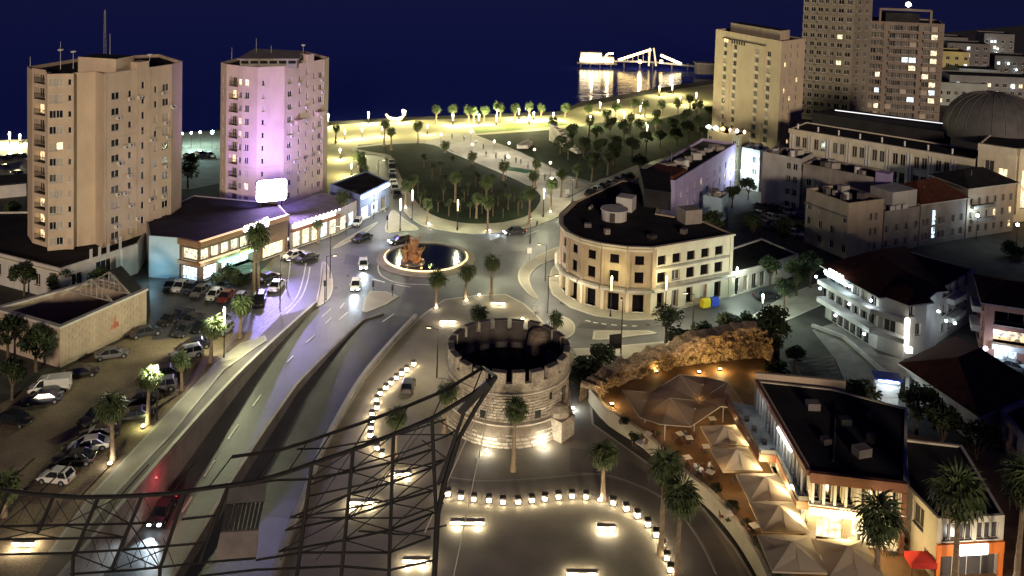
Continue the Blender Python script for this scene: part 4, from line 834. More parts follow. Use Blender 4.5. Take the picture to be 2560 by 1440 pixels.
for x, y in ((20, 103), (25, 107), (22, 98), (25, 101), (24.5, 92), (24.8, 86)): lamp(X.t, Vector((x, y, 3.4)) - X.t.location, 70, (1, .62, .28), .3)
for k, (x, y, a, c_, h_) in enumerate(((35.5, 97, 1.4, 1.1, .8), (38, 94, 1.2, 1.0, .7), (34.5, 90, .9, .9, .6), (37.5, 88, 1.6, 1.2, .9), (41.5, 95, 1.1, 1.0, .8), (39.5, 90.5, .7, .7, .9))): part(X.t, 'roof_unit', MB().box((x, y, 8.5 + h_ / 2), (a, c_, h_), .1 * k), [concd, blackm, framed][k % 3])
part(X.t, 'roof_pipe', MB().tube((34, 86.5, 8.62), (38.5, 98, 8.62), .09, n=5), framed)
# orange shop
OR = [(40.6, 84.4), (41.3, 79.4), (48.0, 80.2), (50, 92), (44, 93)]
O = Bld('orange_shop', 'cream building with an orange shopfront band and blazing white sign', OR, 1.2, 7.6, [creamw], par=.2)
i = O.edge(OR[0], OR[1]); O.face(i, [(1.2, 3.0, 4.9, 7.0, .3, 'g'), (3.3, 4.5, 2.6, 3.6, .25, 'd')]); O.edgebox(i, 3.1, 4.8, 2.4, 2.6, .25, brown, 'sill')
i = O.edge(OR[1], OR[2]); O.face(i, [(.6 + k * .75, 1.25 + k * .75, 5.4, 7.0, .2, 'g') for k in range(4)] + [(4.0 + k * .75, 4.65 + k * .75, 5.4, 7.0, .2, 'g') for k in range(3)] + [(.5, 6.4, .9 + .4, 3.9, .5, 'g')])
O.edgebox(i, 0, None, 4.05, 5.15, .25, orange, 'band'); O.edgebox(i, 2.2, 5.0, 4.1, 5.1, .38, sign_w, 'sign_box'); O.edgebox(i, 4.3, 4.75, 4.78, 4.86, .40, steelg, 'sign_dash'); O.edgebox(i, 6.3, 6.75, 1.2, 4.0, .2, orange, 'pier'); O.edgebox(i, 0, .4, 1.2, 4.0, .2, orange, 'pier')
O.finish(); lamp(O.t, Vector((44.8, 77.6, 4.3)) - O.t.location, 380, (1, .9, .8), .4); lamp(O.t, Vector((42.4, 77.4, 3)) - O.t.location, 150, (1, .7, .4), .3)
rp = thing('red_awning', 'red sloped cloth stall awning at the lower right', 'awning', (*G(2300, 1428, 2.0), 1.6)); link('cover', MB().prism([(-1.2, -.8), (1.2, -.8), (1.2, .8), (-1.2, .8)], 1.2, 1.8).add([(-1.2, -.8, 1.8), (1.2, -.8, 1.8), (1.2, .8, 1.8), (-1.2, .8, 1.8), (0, 0, 2.4)], [(0, 1, 4), (1, 2, 4), (2, 3, 4), (3, 0, 4)]).mesh('cover', redm), rp)
for sx in (-1, 1): link('leg', MB().tube((sx * 1.1, -.7, 0), (sx * 1.1, -.7, 1.3), .04).mesh('leg', framed), rp)

# ---- right side: hotel, houses, apartment rows, civic building with dome, towers
HT = [(53.4, 142.5), (57.2, 131.0), (60.0, 128.2), (63.6, 129.2), (68, 134), (78, 143), (70, 152)]
Hh = Bld('hotel', 'three-storey white hotel with long balconies and a tall glowing sign', HT, 0, 8.6, [lightw], par=.1)
i = Hh.edge(HT[0], HT[1]); L_ = (Vector(HT[1]) - Vector(HT[0])).length
Hh.face(i, [(.6 + k * 1.9, 2.0 + k * 1.9, 6.4, 8.0, .3, 'dgdgsd'[k]) for k in range(6)] + [(.6 + k * 1.9, 2.1 + k * 1.9, 3.3, 5.2, .5, 'dgdddg'[k]) for k in range(6)] + [(1.6 + k * 1.5, 2.8 + k * 1.5, .2, 2.4, .6, 'g') for k in range(6)])
for z in (5.7, 2.75): Hh.edgebox(i, -.3, None, z, z + .75, 1.6, whitew, 'balcony')
i = Hh.edge(HT[1], HT[2]); Hh.face(i, [(.8, 2.6, 3.4, 5.2, .3, 'g')]); Hh.edgebox(i, -.6, 4.4, 2.75, 3.5, 1.2, whitew, 'balcony'); Hh.edgebox(i, -.4, 4.2, 5.7, 6.45, 1.0, whitew, 'balcony')
i = Hh.edge(HT[2], HT[3]); Hh.face(i, [(.6, 1.5, 6.4, 8.0, .3, 'd'), (1.9, 2.9, 3.3, 5.2, .3, 'g')])
i = Hh.edge(HT[4], HT[5]); Hh.grid(i, [(.12, 1.5), (.3, 1.2), (.5, 1.2), (.75, 1.2)], .3, 2.9, 3, 1.6, 'dgd', .3)
for f in range(2): Hh.edgebox(i, 2.5, 7.5, 2.8 + f * 2.9, 3.6 + f * 2.9, 1.2, whitew, 'balcony')
Hh.finish(); hip_roof(Hh.t, [HT[0], HT[1], HT[4], HT[6]], 8.6, 2.4, 1.0, frac=.25); hip_roof(Hh.t, [(57.5, 131.5), (60, 127.8), (63.8, 129), (64, 134)], 8.62, 1.5, .6, name='roof_hip')
part(Hh.t, 'upright_sign', MB().box((60.0, 127.4, 4.4), (.5, .5, 4.2)).box((60.3, 127.1, 1.9), (.9, .5, .8)), sign_w)
d_ = (Vector(HT[1]) - Vector(HT[0])).normalized(); rz = math.atan2(d_.y, d_.x)
for k in range(5): a = Vector(HT[0]) + d_ * (2.4 + k * .75) + Vector((-1.4, -.5)); part(Hh.t, 'sign_letter', MB().tube((a.x, a.y, 8.55), (a.x, a.y, 9.2), .26, .2, 7), sign_w)
a = Vector(HT[0]) + d_ * 3.9 + Vector((-1.3, -.45)); part(Hh.t, 'sign_strip', MB().box((a.x, a.y, 8.1), (5.4, .25, .55), rz), glow('sign_cyan', (.45, .85, 1), 3))
for k, (u, z, o_) in enumerate(((.08, 5.4, 2.0), (.5, 7.6, .5), (.62, 5.4, 1.6), (.4, 2.5, 1.9), (.93, 7.4, .8), (.95, 2.4, 1.9), (-.06, 6.7, 1.6))):
    a = Vector(HT[0]) + (Vector(HT[1]) - Vector(HT[0])) * u + Vector((-d_.y * -1, 0)) * 0 + Vector((d_.y, -d_.x)) * o_
    part(Hh.t, 'wall_lamp', MB().lathe([(.01, z - .2), (.2, z - .1), (.22, z + .1), (.01, z + .25)], 8, (a.x, a.y)), bulb_c); lamp(Hh.t, Vector((a.x + d_.y * .4, a.y - d_.x * .4, z - .35)) - Hh.t.location, 42, (.75, .88, 1), .15)
for x, y, z in ((65.6, 129.6, 6.8), (67.8, 131.5, 4.6), (70.5, 134, 3.2)): part(Hh.t, 'wall_lamp', MB().lathe([(.01, z - .2), (.2, z - .1), (.22, z + .1), (.01, z + .25)], 8, (x, y)), bulb_c); lamp(Hh.t, Vector((x + .3, y - .5, z)) - Hh.t.location, 45, (.7, .85, 1), .15)
part(Hh.t, 'canopy', MB().box((57.2, 138.2, 5.35), (4.4, 2.6, .1), rz), mat('green_canvas', (.12, .22, .2), .7))
# pink block right of the hotel
PB = [(71.5, 127.5), (82, 124), (86, 134), (76, 138)]
Pb = Bld('pink_block', 'salmon block with open balconies and a pale blue ground floor at the right edge', PB, 0, 9.4, [mat('plaster_salmon', (.52, .26, .2), .85, .12, .3, stain=.15), mat('plaster_sky', (.35, .45, .65), .8)])
i = Pb.edge(PB[0], PB[1]); Pb.face(i, [(1.2, 9.5, 6.2, 8.2, 1.4, 'd'), (1.2, 9.5, 3.4, 5.4, 1.4, 'w'), (1.5, 4.5, .2, 2.6, .4, 'c'), (5.5, 9, .2, 2.6, .4, 'c')]); Pb.edgebox(i, 1, None, 2.7, 3.5, .8, whitew, 'balcony')
i = Pb.edge(PB[3], PB[0]); Pb.grid(i, [(.35, 2.2), (.75, 1.2)], .2, 3, 3, 1.7, 'd', .4); Pb.edgebox(i, 1.5, 6, 2.6, 3.5, 1.2, whitew, 'balcony'); Pb.edgebox(i, 1.5, 6, 5.6, 6.5, 1.2, whitew, 'balcony'); Pb.finish()
hip_roof(Pb.t, PB, 9.4, 1.8, .8); lamp(Pb.t, Vector((73.0, 124.6, 3.2)) - Pb.t.location, 420, (.6, .75, 1), .3); part(Pb.t, 'wall_lamp', MB().lathe([(.01, 2.6), (.3, 2.8), (.3, 3.1), (.01, 3.3)], 8, (71.0, 126.0)), bulb_c)
# red-roofed house and the house at the frame edge
RH = [G(2262, 985), G(2440, 1112), (G(2440, 1112)[0] + 11, G(2440, 1112)[1] + 7), (G(2262, 985)[0] + 11, G(2262, 985)[1] + 8)]
Rh = Bld('red_roof_house', 'low house with a wide dark red hipped roof', RH, 0, 4.2, [lightw], par=.05)
i = Rh.edge(RH[0], RH[1]); Rh.grid(i, [(.12, 1.4), (.5, 1.2), (.68, 1.2)], .3, 3, 1, 1.6, 'd', .3); Rh.finish(); hip_roof(Rh.t, RH, 4.2, 3.0, .9, frac=.32)
EH = [G(2500, 1050, 3), G(2560, 1120, 3), G(2700, 1080, 3), G(2620, 1000, 3)]
Eh = Bld('edge_house', 'pale house with white window frames at the right frame edge', EH, 0, 4.4, [lightw]); i = Eh.edge(EH[0], EH[1]); Eh.grid(i, [(.3, 1.1), (.65, 1.1)], .4, 2, 1, 1.5, 'd', .25, 1.4); Eh.finish()
# apartment rows
def rowhouse(name, label, pts, h, wall, faces, roof=None, fh=3.0, lit='dgdsd', **k):
    b = Bld(name, label, pts, 0, h, wall, roof, **k)
    for (a, c, cols) in faces: b.grid(b.edge(pts[a], pts[c]), cols, .2, fh, int((h - .8) / fh), 1.5, lit, .25)
    b.finish(); p = [Vector(q) for q in b.pts]; c = sum(p, Vector((0, 0))) / len(p)
    for q in range(5):
        v = c.lerp(p[q % len(p)], R.uniform(.15, .62)); part(b.t, 'roof_box', MB().box((v.x, v.y, h - .6 + .5), (R.uniform(.8, 2.4), R.uniform(.7, 1.6), R.uniform(.9, 1.9)), R.random()), R.choice([lightw, greyw, concd]))
    v = c.lerp(p[1], .3); part(b.t, 'water_tank', MB().tube((v.x, v.y, h - .6), (v.x, v.y, h + .9), .6, .6, 10), whitew); v = c.lerp(p[0], .4); part(b.t, 'antenna', MB().tube((v.x, v.y, h - .6), (v.x, v.y, h + 2.6), .04, .02, 4), frame)
    return b
cols = lambda n, w=1.1, a=.08, z=.92: [(a + (z - a) * k / max(n - 1, 1), w) for k in range(n)]
K1 = [(60.4, 205.6), (67.4, 199.2), (72.5, 206), (65.5, 212.5)]
rowhouse('apartment_house', 'four-storey pale grey house with paired dark windows behind the night car park', K1, 13.0, lightw, [(0, 1, [(.68, 1.1), (.85, 1.1)]), (1, 2, cols(2))], lit='ddgd')
K1b = [(67.9, 199.3), (80.5, 187.6), (86.5, 194.5), (73.5, 206.0)]
b = rowhouse('apartment_house', 'brown-grey apartment row with a blue lit window and small balconies', K1b, 12.0, greyw, [(0, 1, cols(7, 1.2))], lit='dgssdgdc')
for u, z in ((5, 5.6), (11, 5.6), (12, 2.6)): b.edgebox(b.edge(K1b[0], K1b[1]), u, u + 2.2, z, z + .9, .9, lightw, 'balcony')
b.box('stair_block', (81.6, 187.8), (2.8, 2.6), 0, 13.4, lilacw, -.75)
K2 = [(62.4, 180.4), (67.4, 170.4), (76.0, 174.4), (71.5, 185)]
b = rowhouse('apartment_house', 'tan corner house with terrace roof nearest the black yard', K2, 11.3, beige2, [(0, 1, cols(4, 1.1)), (1, 2, [(.66, .95), (.8, .95)])], lit='dgds')
b.edgebox(b.edge(K2[0], K2[1]), 0, None, 8.2, 8.5, .5, greyw, 'ledge')
K2b = [(76.4, 174.6), (85.6, 179.2), (82, 189), (72.5, 185.3)]
b = rowhouse('apartment_house', 'pale house with a set-back top storey and white balustrade', K2b, 8.6, greyw, [(0, 1, cols(4, 1.0))], lit='ddgd')
b.box('top_storey', (80.6, 180.6), (7.2, 5.6), 8.5, 12.0, lightw, .46)
for u in (1.5, 3.2, 5.2): b.edgebox(b.edge(K2b[0], K2b[1]), u, u + 1.4, 8.6, 9.5, .02, whitew, 'balustrade', .1)
K2c = [(86.0, 179.6), (98.5, 185.6), (95.5, 196), (82.5, 189.4)]
b = rowhouse('apartment_house', 'dark brown house with a tall arched lit stair window', K2c, 9.0, greyw, [(0, 1, [(.08, .9), (.16, .9), (.42, .9), (.5, .9), (.72, 1.0), (.9, 1.0)])], lit='dddg')
i = b.edge(K2c[0], K2c[1]); b.edgebox(i, 3.6, 4.4, 4.2, 7.2, .08, lc, 'stair_window'); b.edgebox(i, 3.6, 4.4, 1.4, 3.6, .08, lc, 'stair_window'); hip_roof(b.t, K2c, 9.0, 3.2, .5)
K2d = [(98.9, 185.8), (112.5, 192.0), (110, 204), (96, 196.4)]
b = rowhouse('apartment_house', 'long brown house with balconies at the far end of the row', K2d, 11.0, beige2, [(0, 1, cols(6, 1.0))], lit='ddgdwd')
for f in range(2): b.edgebox(b.edge(K2d[0], K2d[1]), 1, 8, 3.4 + f * 3, 4.1 + f * 3, .8, greyw, 'balcony')
hip_roof(b.t, K2d, 11.0, 2.2, .6, roofd)
# lilac row
LR = [(28.6, 187.6), (35.6, 183.1), (58.0, 221.0), (50.5, 226.0)]
b = rowhouse('apartment_house', 'long house with a lilac gable wall and cluttered dark roof', LR, 11.4, [lilacw, greyw], [(1, 2, cols(9, 1.1))], lit='dgdsdgdsdw', fh=2.8)
part(b.t, 'tiled_roof', MB().prism([(29.5, 188.6), (35.4, 184.6), (39.6, 191.6), (33.7, 195.6)], 11.0, 11.9), rooft)
for k in range(7): part(b.t, 'roof_box', MB().box((36.5 + k * 2.4 + R.uniform(-1, 1), 195 + k * 3.4, 11.6), (R.uniform(1, 3), R.uniform(.8, 2), R.uniform(.8, 1.8)), R.uniform(0, 1)), [greyw, lightw][k % 2])
part(b.t, 'glass_front', MB().box((29, 189, 4), (.05, .05, .05)), lightw)
rowhouse('annex_house', 'small teal-lit annex in front of the long lilac house', [(44.0, 193.5), (47.6, 191.2), (50.2, 195.8), (46.8, 198)], 5.6, [bluew], [(0, 1, cols(2, .9))])
YB = [(52.5, 229), (58.5, 222.5), (63.5, 228), (58, 236)]
b = rowhouse('apartment_house', 'olive corner house below the tower with warm bulbs on its roof bar', YB, 13.0, [mat('plaster_olive', (.36, .33, .2), .85, .15, .3, stain=.2)], [(0, 1, cols(2)), (1, 2, cols(2))])
for k, (c_, r_) in enumerate((((.8, .95, 1), 1), ((.8, .95, 1), 1), ((1, .7, .1), .8), ((1, .45, .2), .4), ((1, .9, .6), .6), ((1, .7, .4), .5))):
    part(b.t, 'party_bulb', MB().lathe([(.01, 13.2), (r_ * .7, 13.5), (r_ * .7, 13.9), (.01, 14.3)], 8, (52.8 + k * 1.6, 229.5 - k * 1.1)), glow('party_%d' % k, c_, 6))
lamp(b.t, Vector((55, 225, 15)) - b.t.location, 700, (1, .8, .5), .6)
# narrow white lit house between
NB = [(59.5, 221.0), (63.2, 217.6), (66.6, 222), (63, 226)]
b = rowhouse('narrow_house', 'narrow white house brightly lit at street level between the rows', NB, 10.5, [whitew], [(0, 1, [(.3, 1.1), (.72, 1.2)])], lit='cwyg'); lamp(b.t, Vector((60, 215.5, 5)) - b.t.location, 900, (.9, 1, .85), .4)
# civic building and dome
CJ = [(75.4, 233.2), (109.4, 203.4), (117, 213), (83, 243)]
J = Bld('civic_building', 'long neoclassical building with paired pilasters and a row of windows', CJ, 0, 13.2, [creamw], par=.3)
i = J.edge(CJ[0], CJ[1]); L_ = (Vector(CJ[1]) - Vector(CJ[0])).length; ops = []
for k in range(8):
    for s in (-.9, .9): ops.append((3.2 + k * 5.0 + s - .62, 3.2 + k * 5.0 + s + .62, 8.6, 11.4, .3, 'gdgg'[k % 4])); ops.append((3.2 + k * 5.0 + s - .62, 3.2 + k * 5.0 + s + .62, 4.0, 6.8, .3, 'd'))
J.face(i, ops)
for k in range(9):
    for s in (-.35, .35): J.edgebox(i, .75 + k * 5.0 + s - .18, .75 + k * 5.0 + s + .18, 3, 12.2, .3, whitew, 'pilaster')
J.edgebox(i, 0, None, 12.2, 13.3, .8, creamw); J.finish()
for k in range(8): part(J.t, 'roof_finial', MB().box((77.5 + k * 4.1, 233.0 - k * 3.6, 13.9), (.35, .35, 1.3)), whitew)
part(J.t, 'roof_light_bar', MB().tube((92, 246, 16.2), (118, 229, 16.2), .16, n=4), glow('cold_strip', (.95, .95, 1), 1.2))
part(J.t, 'plant_room', MB().prism([(86, 247), (112, 224), (120, 236), (96, 256)], 8, 15.2), roofd)
PV = [(109.8, 203.0), (116.0, 198.2), (130, 203), (124, 219), (117.3, 212.8)]
P2 = Bld('domed_hall', 'cream corner pavilion with tall lit windows under a great grey dome', PV, 0, 17.0, [creamw], par=.3)
i = P2.edge(PV[0], PV[1]); P2.face(i, [(1.5, 3.4, 6, 13.5, .3, 'g'), (4.4, 6.2, 3, 12, .5, 'y')]); P2.edgebox(i, 0, None, 15.6, 17.2, .9, creamw)
i = P2.edge(PV[1], PV[2]); P2.face(i, [(2, 3.8, 3, 12, .5, 'y'), (6, 7.8, 3, 12, .5, 'y'), (10, 11.8, 3, 12, .5, 'w')]); P2.edgebox(i, 0, None, 15.6, 17.2, .9, creamw)
for u in (.3, 5, 8.9, 13): P2.edgebox(i, u, u + .7, 2, 15.6, .5, creamw, 'column')
P2.finish(); lamp(P2.t, Vector((121, 192, 6)) - P2.t.location, 1500, (1, .75, .4), .5)
dm = MB(); dc = (124, 223); dm.lathe([(11.4, 14.5), (11.6, 17.5), (11.2, 19.6), (10.0, 22.2), (8.0, 24.2), (5.2, 25.5), (2.2, 26.1), (.02, 26.2)], 40, dc); part(P2.t, 'dome', dm, mat('dome_grey', (.085, .08, .078), .6, .2, .5), True)
rb = MB()
for k in range(24):
    a = k * 6.283185 / 24; pr_ = [(11.7, 17.5), (11.3, 19.6), (10.1, 22.2), (8.1, 24.25), (5.2, 25.6), (2.2, 26.2)]
    for (r0, z0), (r1, z1) in zip(pr_, pr_[1:]): rb.tube((dc[0] + r0 * math.cos(a), dc[1] + r0 * math.sin(a), z0), (dc[0] + r1 * math.cos(a), dc[1] + r1 * math.sin(a), z1), .07, n=4)
part(P2.t, 'dome_rib', rb, concd)
# tan tower with window strips
GT = [G(1790, 73, 34), G(1955, 103, 34), G(2014, 96, 34)]; GT.append((GT[0][0] + GT[2][0] - GT[1][0], GT[0][1] + GT[2][1] - GT[1][1]))
Gt = Bld('apartment_tower', 'tan apartment tower with four strips of windows beside the sea park', GT, 0, 34, [mat('plaster_sand', (.56, .45, .32), .85, .07, .2, .1, 5, stain=.1)], par=.5)
i = Gt.edge(GT[0], GT[1]); L_ = (Vector(GT[1]) - Vector(GT[0])).length
sp = mat('spandrel', (.66, .57, .45), .8)
Gt.grid(i, [(.17, 1.9), (.33, 1.9), (.66, 2.1), (.83, 2.0)], 1.6, 2.62, 11, 1.5, 'dgdgsd', .3)
for c_ in (.17, .33, .66, .83):
    for f in range(11): Gt.edgebox(i, L_ * c_ - .95, L_ * c_ + .95, 1.65 + f * 2.62, 2.42 + f * 2.62, .05, sp, 'spandrel')
for u in (.24, .745): Gt.edgebox(i, L_ * u - .9, L_ * u + .9, 1, 31.4, .12, MAT['plaster_sand'], 'wall_rib')
Gt.edgebox(i, L_ * .14, L_ * .78, 31.6, 31.9, .5, framed, 'roof_gallery'); 
for k in range(9): Gt.edgebox(i, L_ * .15 + k * 1.35, L_ * .15 + k * 1.35 + .8, 30.4, 31.5, .06, lw if k < 2 else glassg, 'gallery_window')
i = Gt.edge(GT[1], GT[2]); Gt.grid(i, [(.18, 1.2), (.42, 1.2), (.7, 1.3)], 1.6, 2.62, 12, 1.4, 'dgsdgw', .3)
Gt.finish(); part(Gt.t, 'penthouse', MB().prism(inset(ccw(GT), 4), 33.5, 36.4, 0, 1), [beige2, roofd])
# tall tower running out of the frame, and its neighbour
HB = [G(1995, 296), G(2122, 310), G(2166, 303)]; HB.append((HB[0][0] + HB[2][0] - HB[1][0], HB[0][1] + HB[2][1] - HB[1][1] + 6))
Hb = Bld('apartment_tower', 'tallest grey-tan tower running out of the top of the picture', HB, 0, 78, [mat('plaster_stone', (.22, .19, .15), .85, .1, .2, stain=.12)], par=.5)
i = Hb.edge(HB[0], HB[1]); L_ = (Vector(HB[1]) - Vector(HB[0])).length
Hb.grid(i, [(.06, 1.5), (.2, 1.5), (.34, 1.6), (.46, 1.2), (.6, 1.2), (.74, 1.8), (.9, 1.8)], 1.2, 3.1, 24, 1.6, 'ddgddgddddgddgdddy', .35)
for f in range(24):
    for a, z in ((.02, .26), (.3, .8)): Hb.edgebox(i, L_ * a, L_ * z, 1.3 + f * 3.1, 1.85 + f * 3.1, .9, MAT['plaster_stone'], 'balcony')
i = Hb.edge(HB[1], HB[2]); Hb.grid(i, [(.3, 1.8), (.72, 1.6)], 1.2, 3.1, 24, 1.6, 'ddgd', .35)
for f in range(24): Hb.edgebox(i, .3, 3.2, 1.3 + f * 3.1, 1.85 + f * 3.1, .8, MAT['plaster_stone'], 'balcony')
Hb.finish()
IB = [G(2162, 300), G(2347, 312), (G(2347, 312)[0] + 8, G(2347, 312)[1] + 22), (G(2162, 300)[0] + 8, G(2162, 300)[1] + 22)]
zi = ztop(IB[0], 52)
Ib = Bld('apartment_tower', 'broad tower with long balcony bands and a rooftop frame light', IB, 0, zi, [mat('plaster_mauve', (.23, .185, .15), .85, .1, .2, stain=.12)], par=.5)
i = Ib.edge(IB[0], IB[1]); L_ = (Vector(IB[1]) - Vector(IB[0])).length; nf = 12; fh_ = (zi - 2) / nf
Ib.grid(i, [(.06, 1.6), (.14, 1.6), (.3, 2.4), (.4, 2.2), (.5, 2.2), (.6, 2.4), (.78, 2.2), (.88, 2.2)], 1.2, fh_, nf, 1.9, 'ggdgsgdgsgygc', .4, .6)
for f in range(nf):
    for a, z in ((.01, .2), (.26, .66), (.72, .97)): Ib.edgebox(i, L_ * a, L_ * z, .9 + f * fh_, 1.75 + f * fh_, 1.3, MAT['plaster_mauve'], 'balcony')
for u in (.225, .69): Ib.edgebox(i, L_ * u - .9, L_ * u + .9, .3, zi - .4, .5, MAT['plaster_mauve'], 'wall_rib')
Ib.finish(); p0, p1 = Vector(IB[0]), Vector(IB[1])
fr = MB(); a = p0 + (p1 - p0) * .17 + Vector((1, 5)); c_ = p0 + (p1 - p0) * .86 + Vector((1, 5))
fr.tube((*a, zi - .4), (*a, zi + 4.4), .5, n=4).tube((*c_, zi - .4), (*c_, zi + 4.4), .6, n=4).tube((a.x, a.y, zi + 4.2), (c_.x, c_.y, zi + 4.2), .55, n=4); part(Ib.t, 'roof_frame', fr, MAT['plaster_mauve'])
q = a + (c_ - a) * .55; part(Ib.t, 'roof_lamp', MB().lathe([(.01, zi + 5.2), (1.0, zi + 5.8), (1.0, zi + 6.6), (.01, zi + 7.2)], 8, (q.x, q.y)), bulb_w)
part(Ib.t, 'roof_room', MB().prism([tuple(a + Vector((3, 2))), tuple(c_ + Vector((-3, 2))), tuple(c_ + Vector((-2, 9))), tuple(a + Vector((4, 9)))], zi - .5, zi + 2.8), roofd)
# far town at the right
far = [(2362, 200, 92, 15, 'plaster_far_a', (.16, .15, .145), 'far grey block with scattered lit windows left of the hill'), (2412, 215, 108, 16, 'plaster_far_d', (.14, .13, .13), 'far dim slab behind the yellow block'), (2372, 225, 128, 12, 'plaster_far_b', (.42, .36, .16), 'yellow-lit block under the dark hillside'), (2490, 170, 84, 13, 'plaster_far_c', (.17, .165, .165), 'far stepped block with round lights on the hill'),
       (2440, 240, 172, 14, 'plaster_far_e', (.22, .24, .25), 'low far block with blue-white lit front'), (2530, 200, 140, 16, 'plaster_far_f', (.1, .1, .1), 'dark far house at the right frame edge below the hill'), (2365, 262, 205, 26, 'plaster_far_g', (.3, .32, .3), 'long pale low block behind the dome'), (2475, 262, 190, 30, 'plaster_far_h', (.2, .2, .2), 'long low dark block right above the dome')]
for k, (px, pb, pt, w, nm, c_, lb) in enumerate(far):
    a = G(px, pb, 0); h = ztop(a, pt); ww = w * 1.15; fp = [(a[0] - ww / 2, a[1]), (a[0] + ww / 2, a[1] - 3), (a[0] + ww / 2 + 3, a[1] + 12), (a[0] - ww / 2 + 3, a[1] + 15)]
    b = Bld('far_building', lb, fp, 0, max(h, 4), [mat(nm, c_, .85, .15, .2)], par=.4, group='far town at the right'); nfl = max(int(h / 3.2), 1)
    b.grid(b.edge(fp[0], fp[1]), cols(max(int(ww / 3.2), 3), 1.5, .1, .9), .3, 3.2, nfl, 1.6, 'dddgdddcddyd', .2); b.finish()
    if k in (2, 4): lamp(b.t, (0, -16, 6), 4200 if k == 2 else 2500, (1, .8, .3) if k == 2 else (.7, .9, 1), .6)
    if k in (0, 3, 4, 5, 7):
        for s in range(3): x = a[0] + R.uniform(-.4, .4) * ww; z = R.uniform(.3, .8) * h; part(b.t, 'facade_lamp', MB().lathe([(.01, z), (.45, z + .3), (.45, z + .6), (.01, z + 1)], 6, (x, a[1] - 2.6)), bulb_c)

# ---- unseen slab behind the camera, added to shade the right-hand district
b = Bld('shade_slab', 'tall hotel slab beside the viewpoint, outside the picture', [(62, -34), (168, -34), (168, -9), (62, -9)], 0, 41, [beige2])
b.grid(b.edge((168, -9), (62, -9)), cols(14, 1.8), 1, 3.2, 12, 1.7, 'dgdgsw', .25); b.finish()

# ================================================================== FOUNTAIN ROUNDABOUT
fx, fy, fr_ = -14.85, 164.0, 7.75
Fo = thing('fountain_basin', 'round dark fountain basin with a glowing rim on the roundabout', 'fountain', (fx, fy, 0))
part(Fo, 'apron', MB().lathe([(fr_ + 1.6, .02), (fr_ + 1.6, .14), (fr_ + .1, .15)], 64, (fx, fy)), conc)
part(Fo, 'rim', MB().lathe([(fr_ + .12, .1), (fr_ + .12, .55), (fr_ - .35, .58), (fr_ - .35, .2)], 64, (fx, fy)), conc)
part(Fo, 'rim_light', MB().lathe([(fr_ + .14, .40), (fr_ + .22, .48), (fr_ + .1, .62), (fr_ - .05, .62)], 56, (fx, fy), 0, rad(-200), rad(22)), glow('rim_amber', (1, .66, .26), 2.4))
part(Fo, 'water', MB().poly([(fx + (fr_ - .3) * math.cos(k * .0981748), fy + (fr_ - .3) * math.sin(k * .0981748), .36) for k in range(64)]), pool)
sx, sy = G(1031, 655, .5)
Sc = thing('sculpture_group', 'amber-lit bronze sculpture of twisting figures in the fountain', 'sculpture', (sx, sy, .3))
link('plinth', MB().lathe([(2.3, 0), (2.3, .35), (1.9, .4), (.01, .4)], 24).mesh('plinth', concd), Sc)
def blobfig(seed, base, h, lean, arm):
    random.seed(seed); me = bpy.data.meshes.new('figure'); b = Vector(base); d = Vector(lean)
    pts = [b, b + d * .3 * h + Vector((0, 0, h * .3)), b + d * .5 * h + Vector((0, 0, h * .55)), b + d * .6 * h + Vector((0, 0, h * .74)), b + d * .62 * h + Vector((0, 0, h * .84)), b + d * .64 * h + Vector((0, 0, h * .95))]
    rr = [.42, .36, .40, .36, .14, .2]; ed = [(i, i + 1) for i in range(5)]
    for s in (-1, 1):
        e = pts[3] + Vector((s * .65, arm[1] * .4, arm[0] * .5)); f = e + Vector((s * .25, arm[1] * .6, arm[0])); k = len(pts); pts += [e, f]; rr += [.15, .1]; ed += [(3, k), (k, k + 1)]
        e = pts[0] + Vector((s * .4, s * .3, -.2)); k = len(pts); pts += [e]; rr += [.2]; ed += [(0, k)]
    me.from_pydata(pts, ed, []); o = bpy.data.objects.new('figure', me); COL.objects.link(o); md = o.modifiers.new('s', 'SKIN')
    for v, r in zip(me.skin_vertices[0].data, rr): v.radius = (r * h / 2.6, r * h / 2.6)
    me.skin_vertices[0].data[0].use_root = True; sb = o.modifiers.new('u', 'SUBSURF'); sb.levels = sb.render_levels = 1
    m2 = bpy.data.meshes.new_from_object(o.evaluated_get(bpy.context.evaluated_depsgraph_get())); bpy.data.objects.remove(o); m2.materials.append(bronze); m2.polygons.foreach_set('use_smooth', [True] * len(m2.polygons)); return m2
for k, (b_, h_, l_, a_) in enumerate((((-1.1, -.5, .5), 2.7, (-.12, -.1, 0), (.5, -.3)), ((.2, .1, .5), 4.4, (.05, .0, 0), (1.0, .2)), ((1.1, -.4, .5), 2.5, (.2, -.1, 0), (.7, .3)), ((-.3, .6, .5), 3.3, (-.1, .1, 0), (.6, -.2)), ((.6, -.9, .45), 1.9, (.1, -.2, 0), (.3, .4)))):
    link('figure', blobfig(k, b_, h_, l_, a_), Sc)
wng = MB()
for s, zt_ in ((-1, 3.4), (1, 3.0), (.5, 3.8)): wng.add([(s * .3, 0, 1.6), (s * 1.5, .3, 2.2), (s * 1.9, .4, zt_), (s * 1.0, .35, 2.7), (s * .8, .3, zt_ + .4), (s * .3, .2, 2.6)], [(0, 1, 2, 3), (0, 3, 4, 5)])
link('wing', wng.mesh('wing', bronze), Sc)
for a in range(5): aa = a * 1.2566 - 1.9; lamp(Sc, (2.3 * math.cos(aa), 2.3 * math.sin(aa), .45), 42, (1, .55, .2), .15)
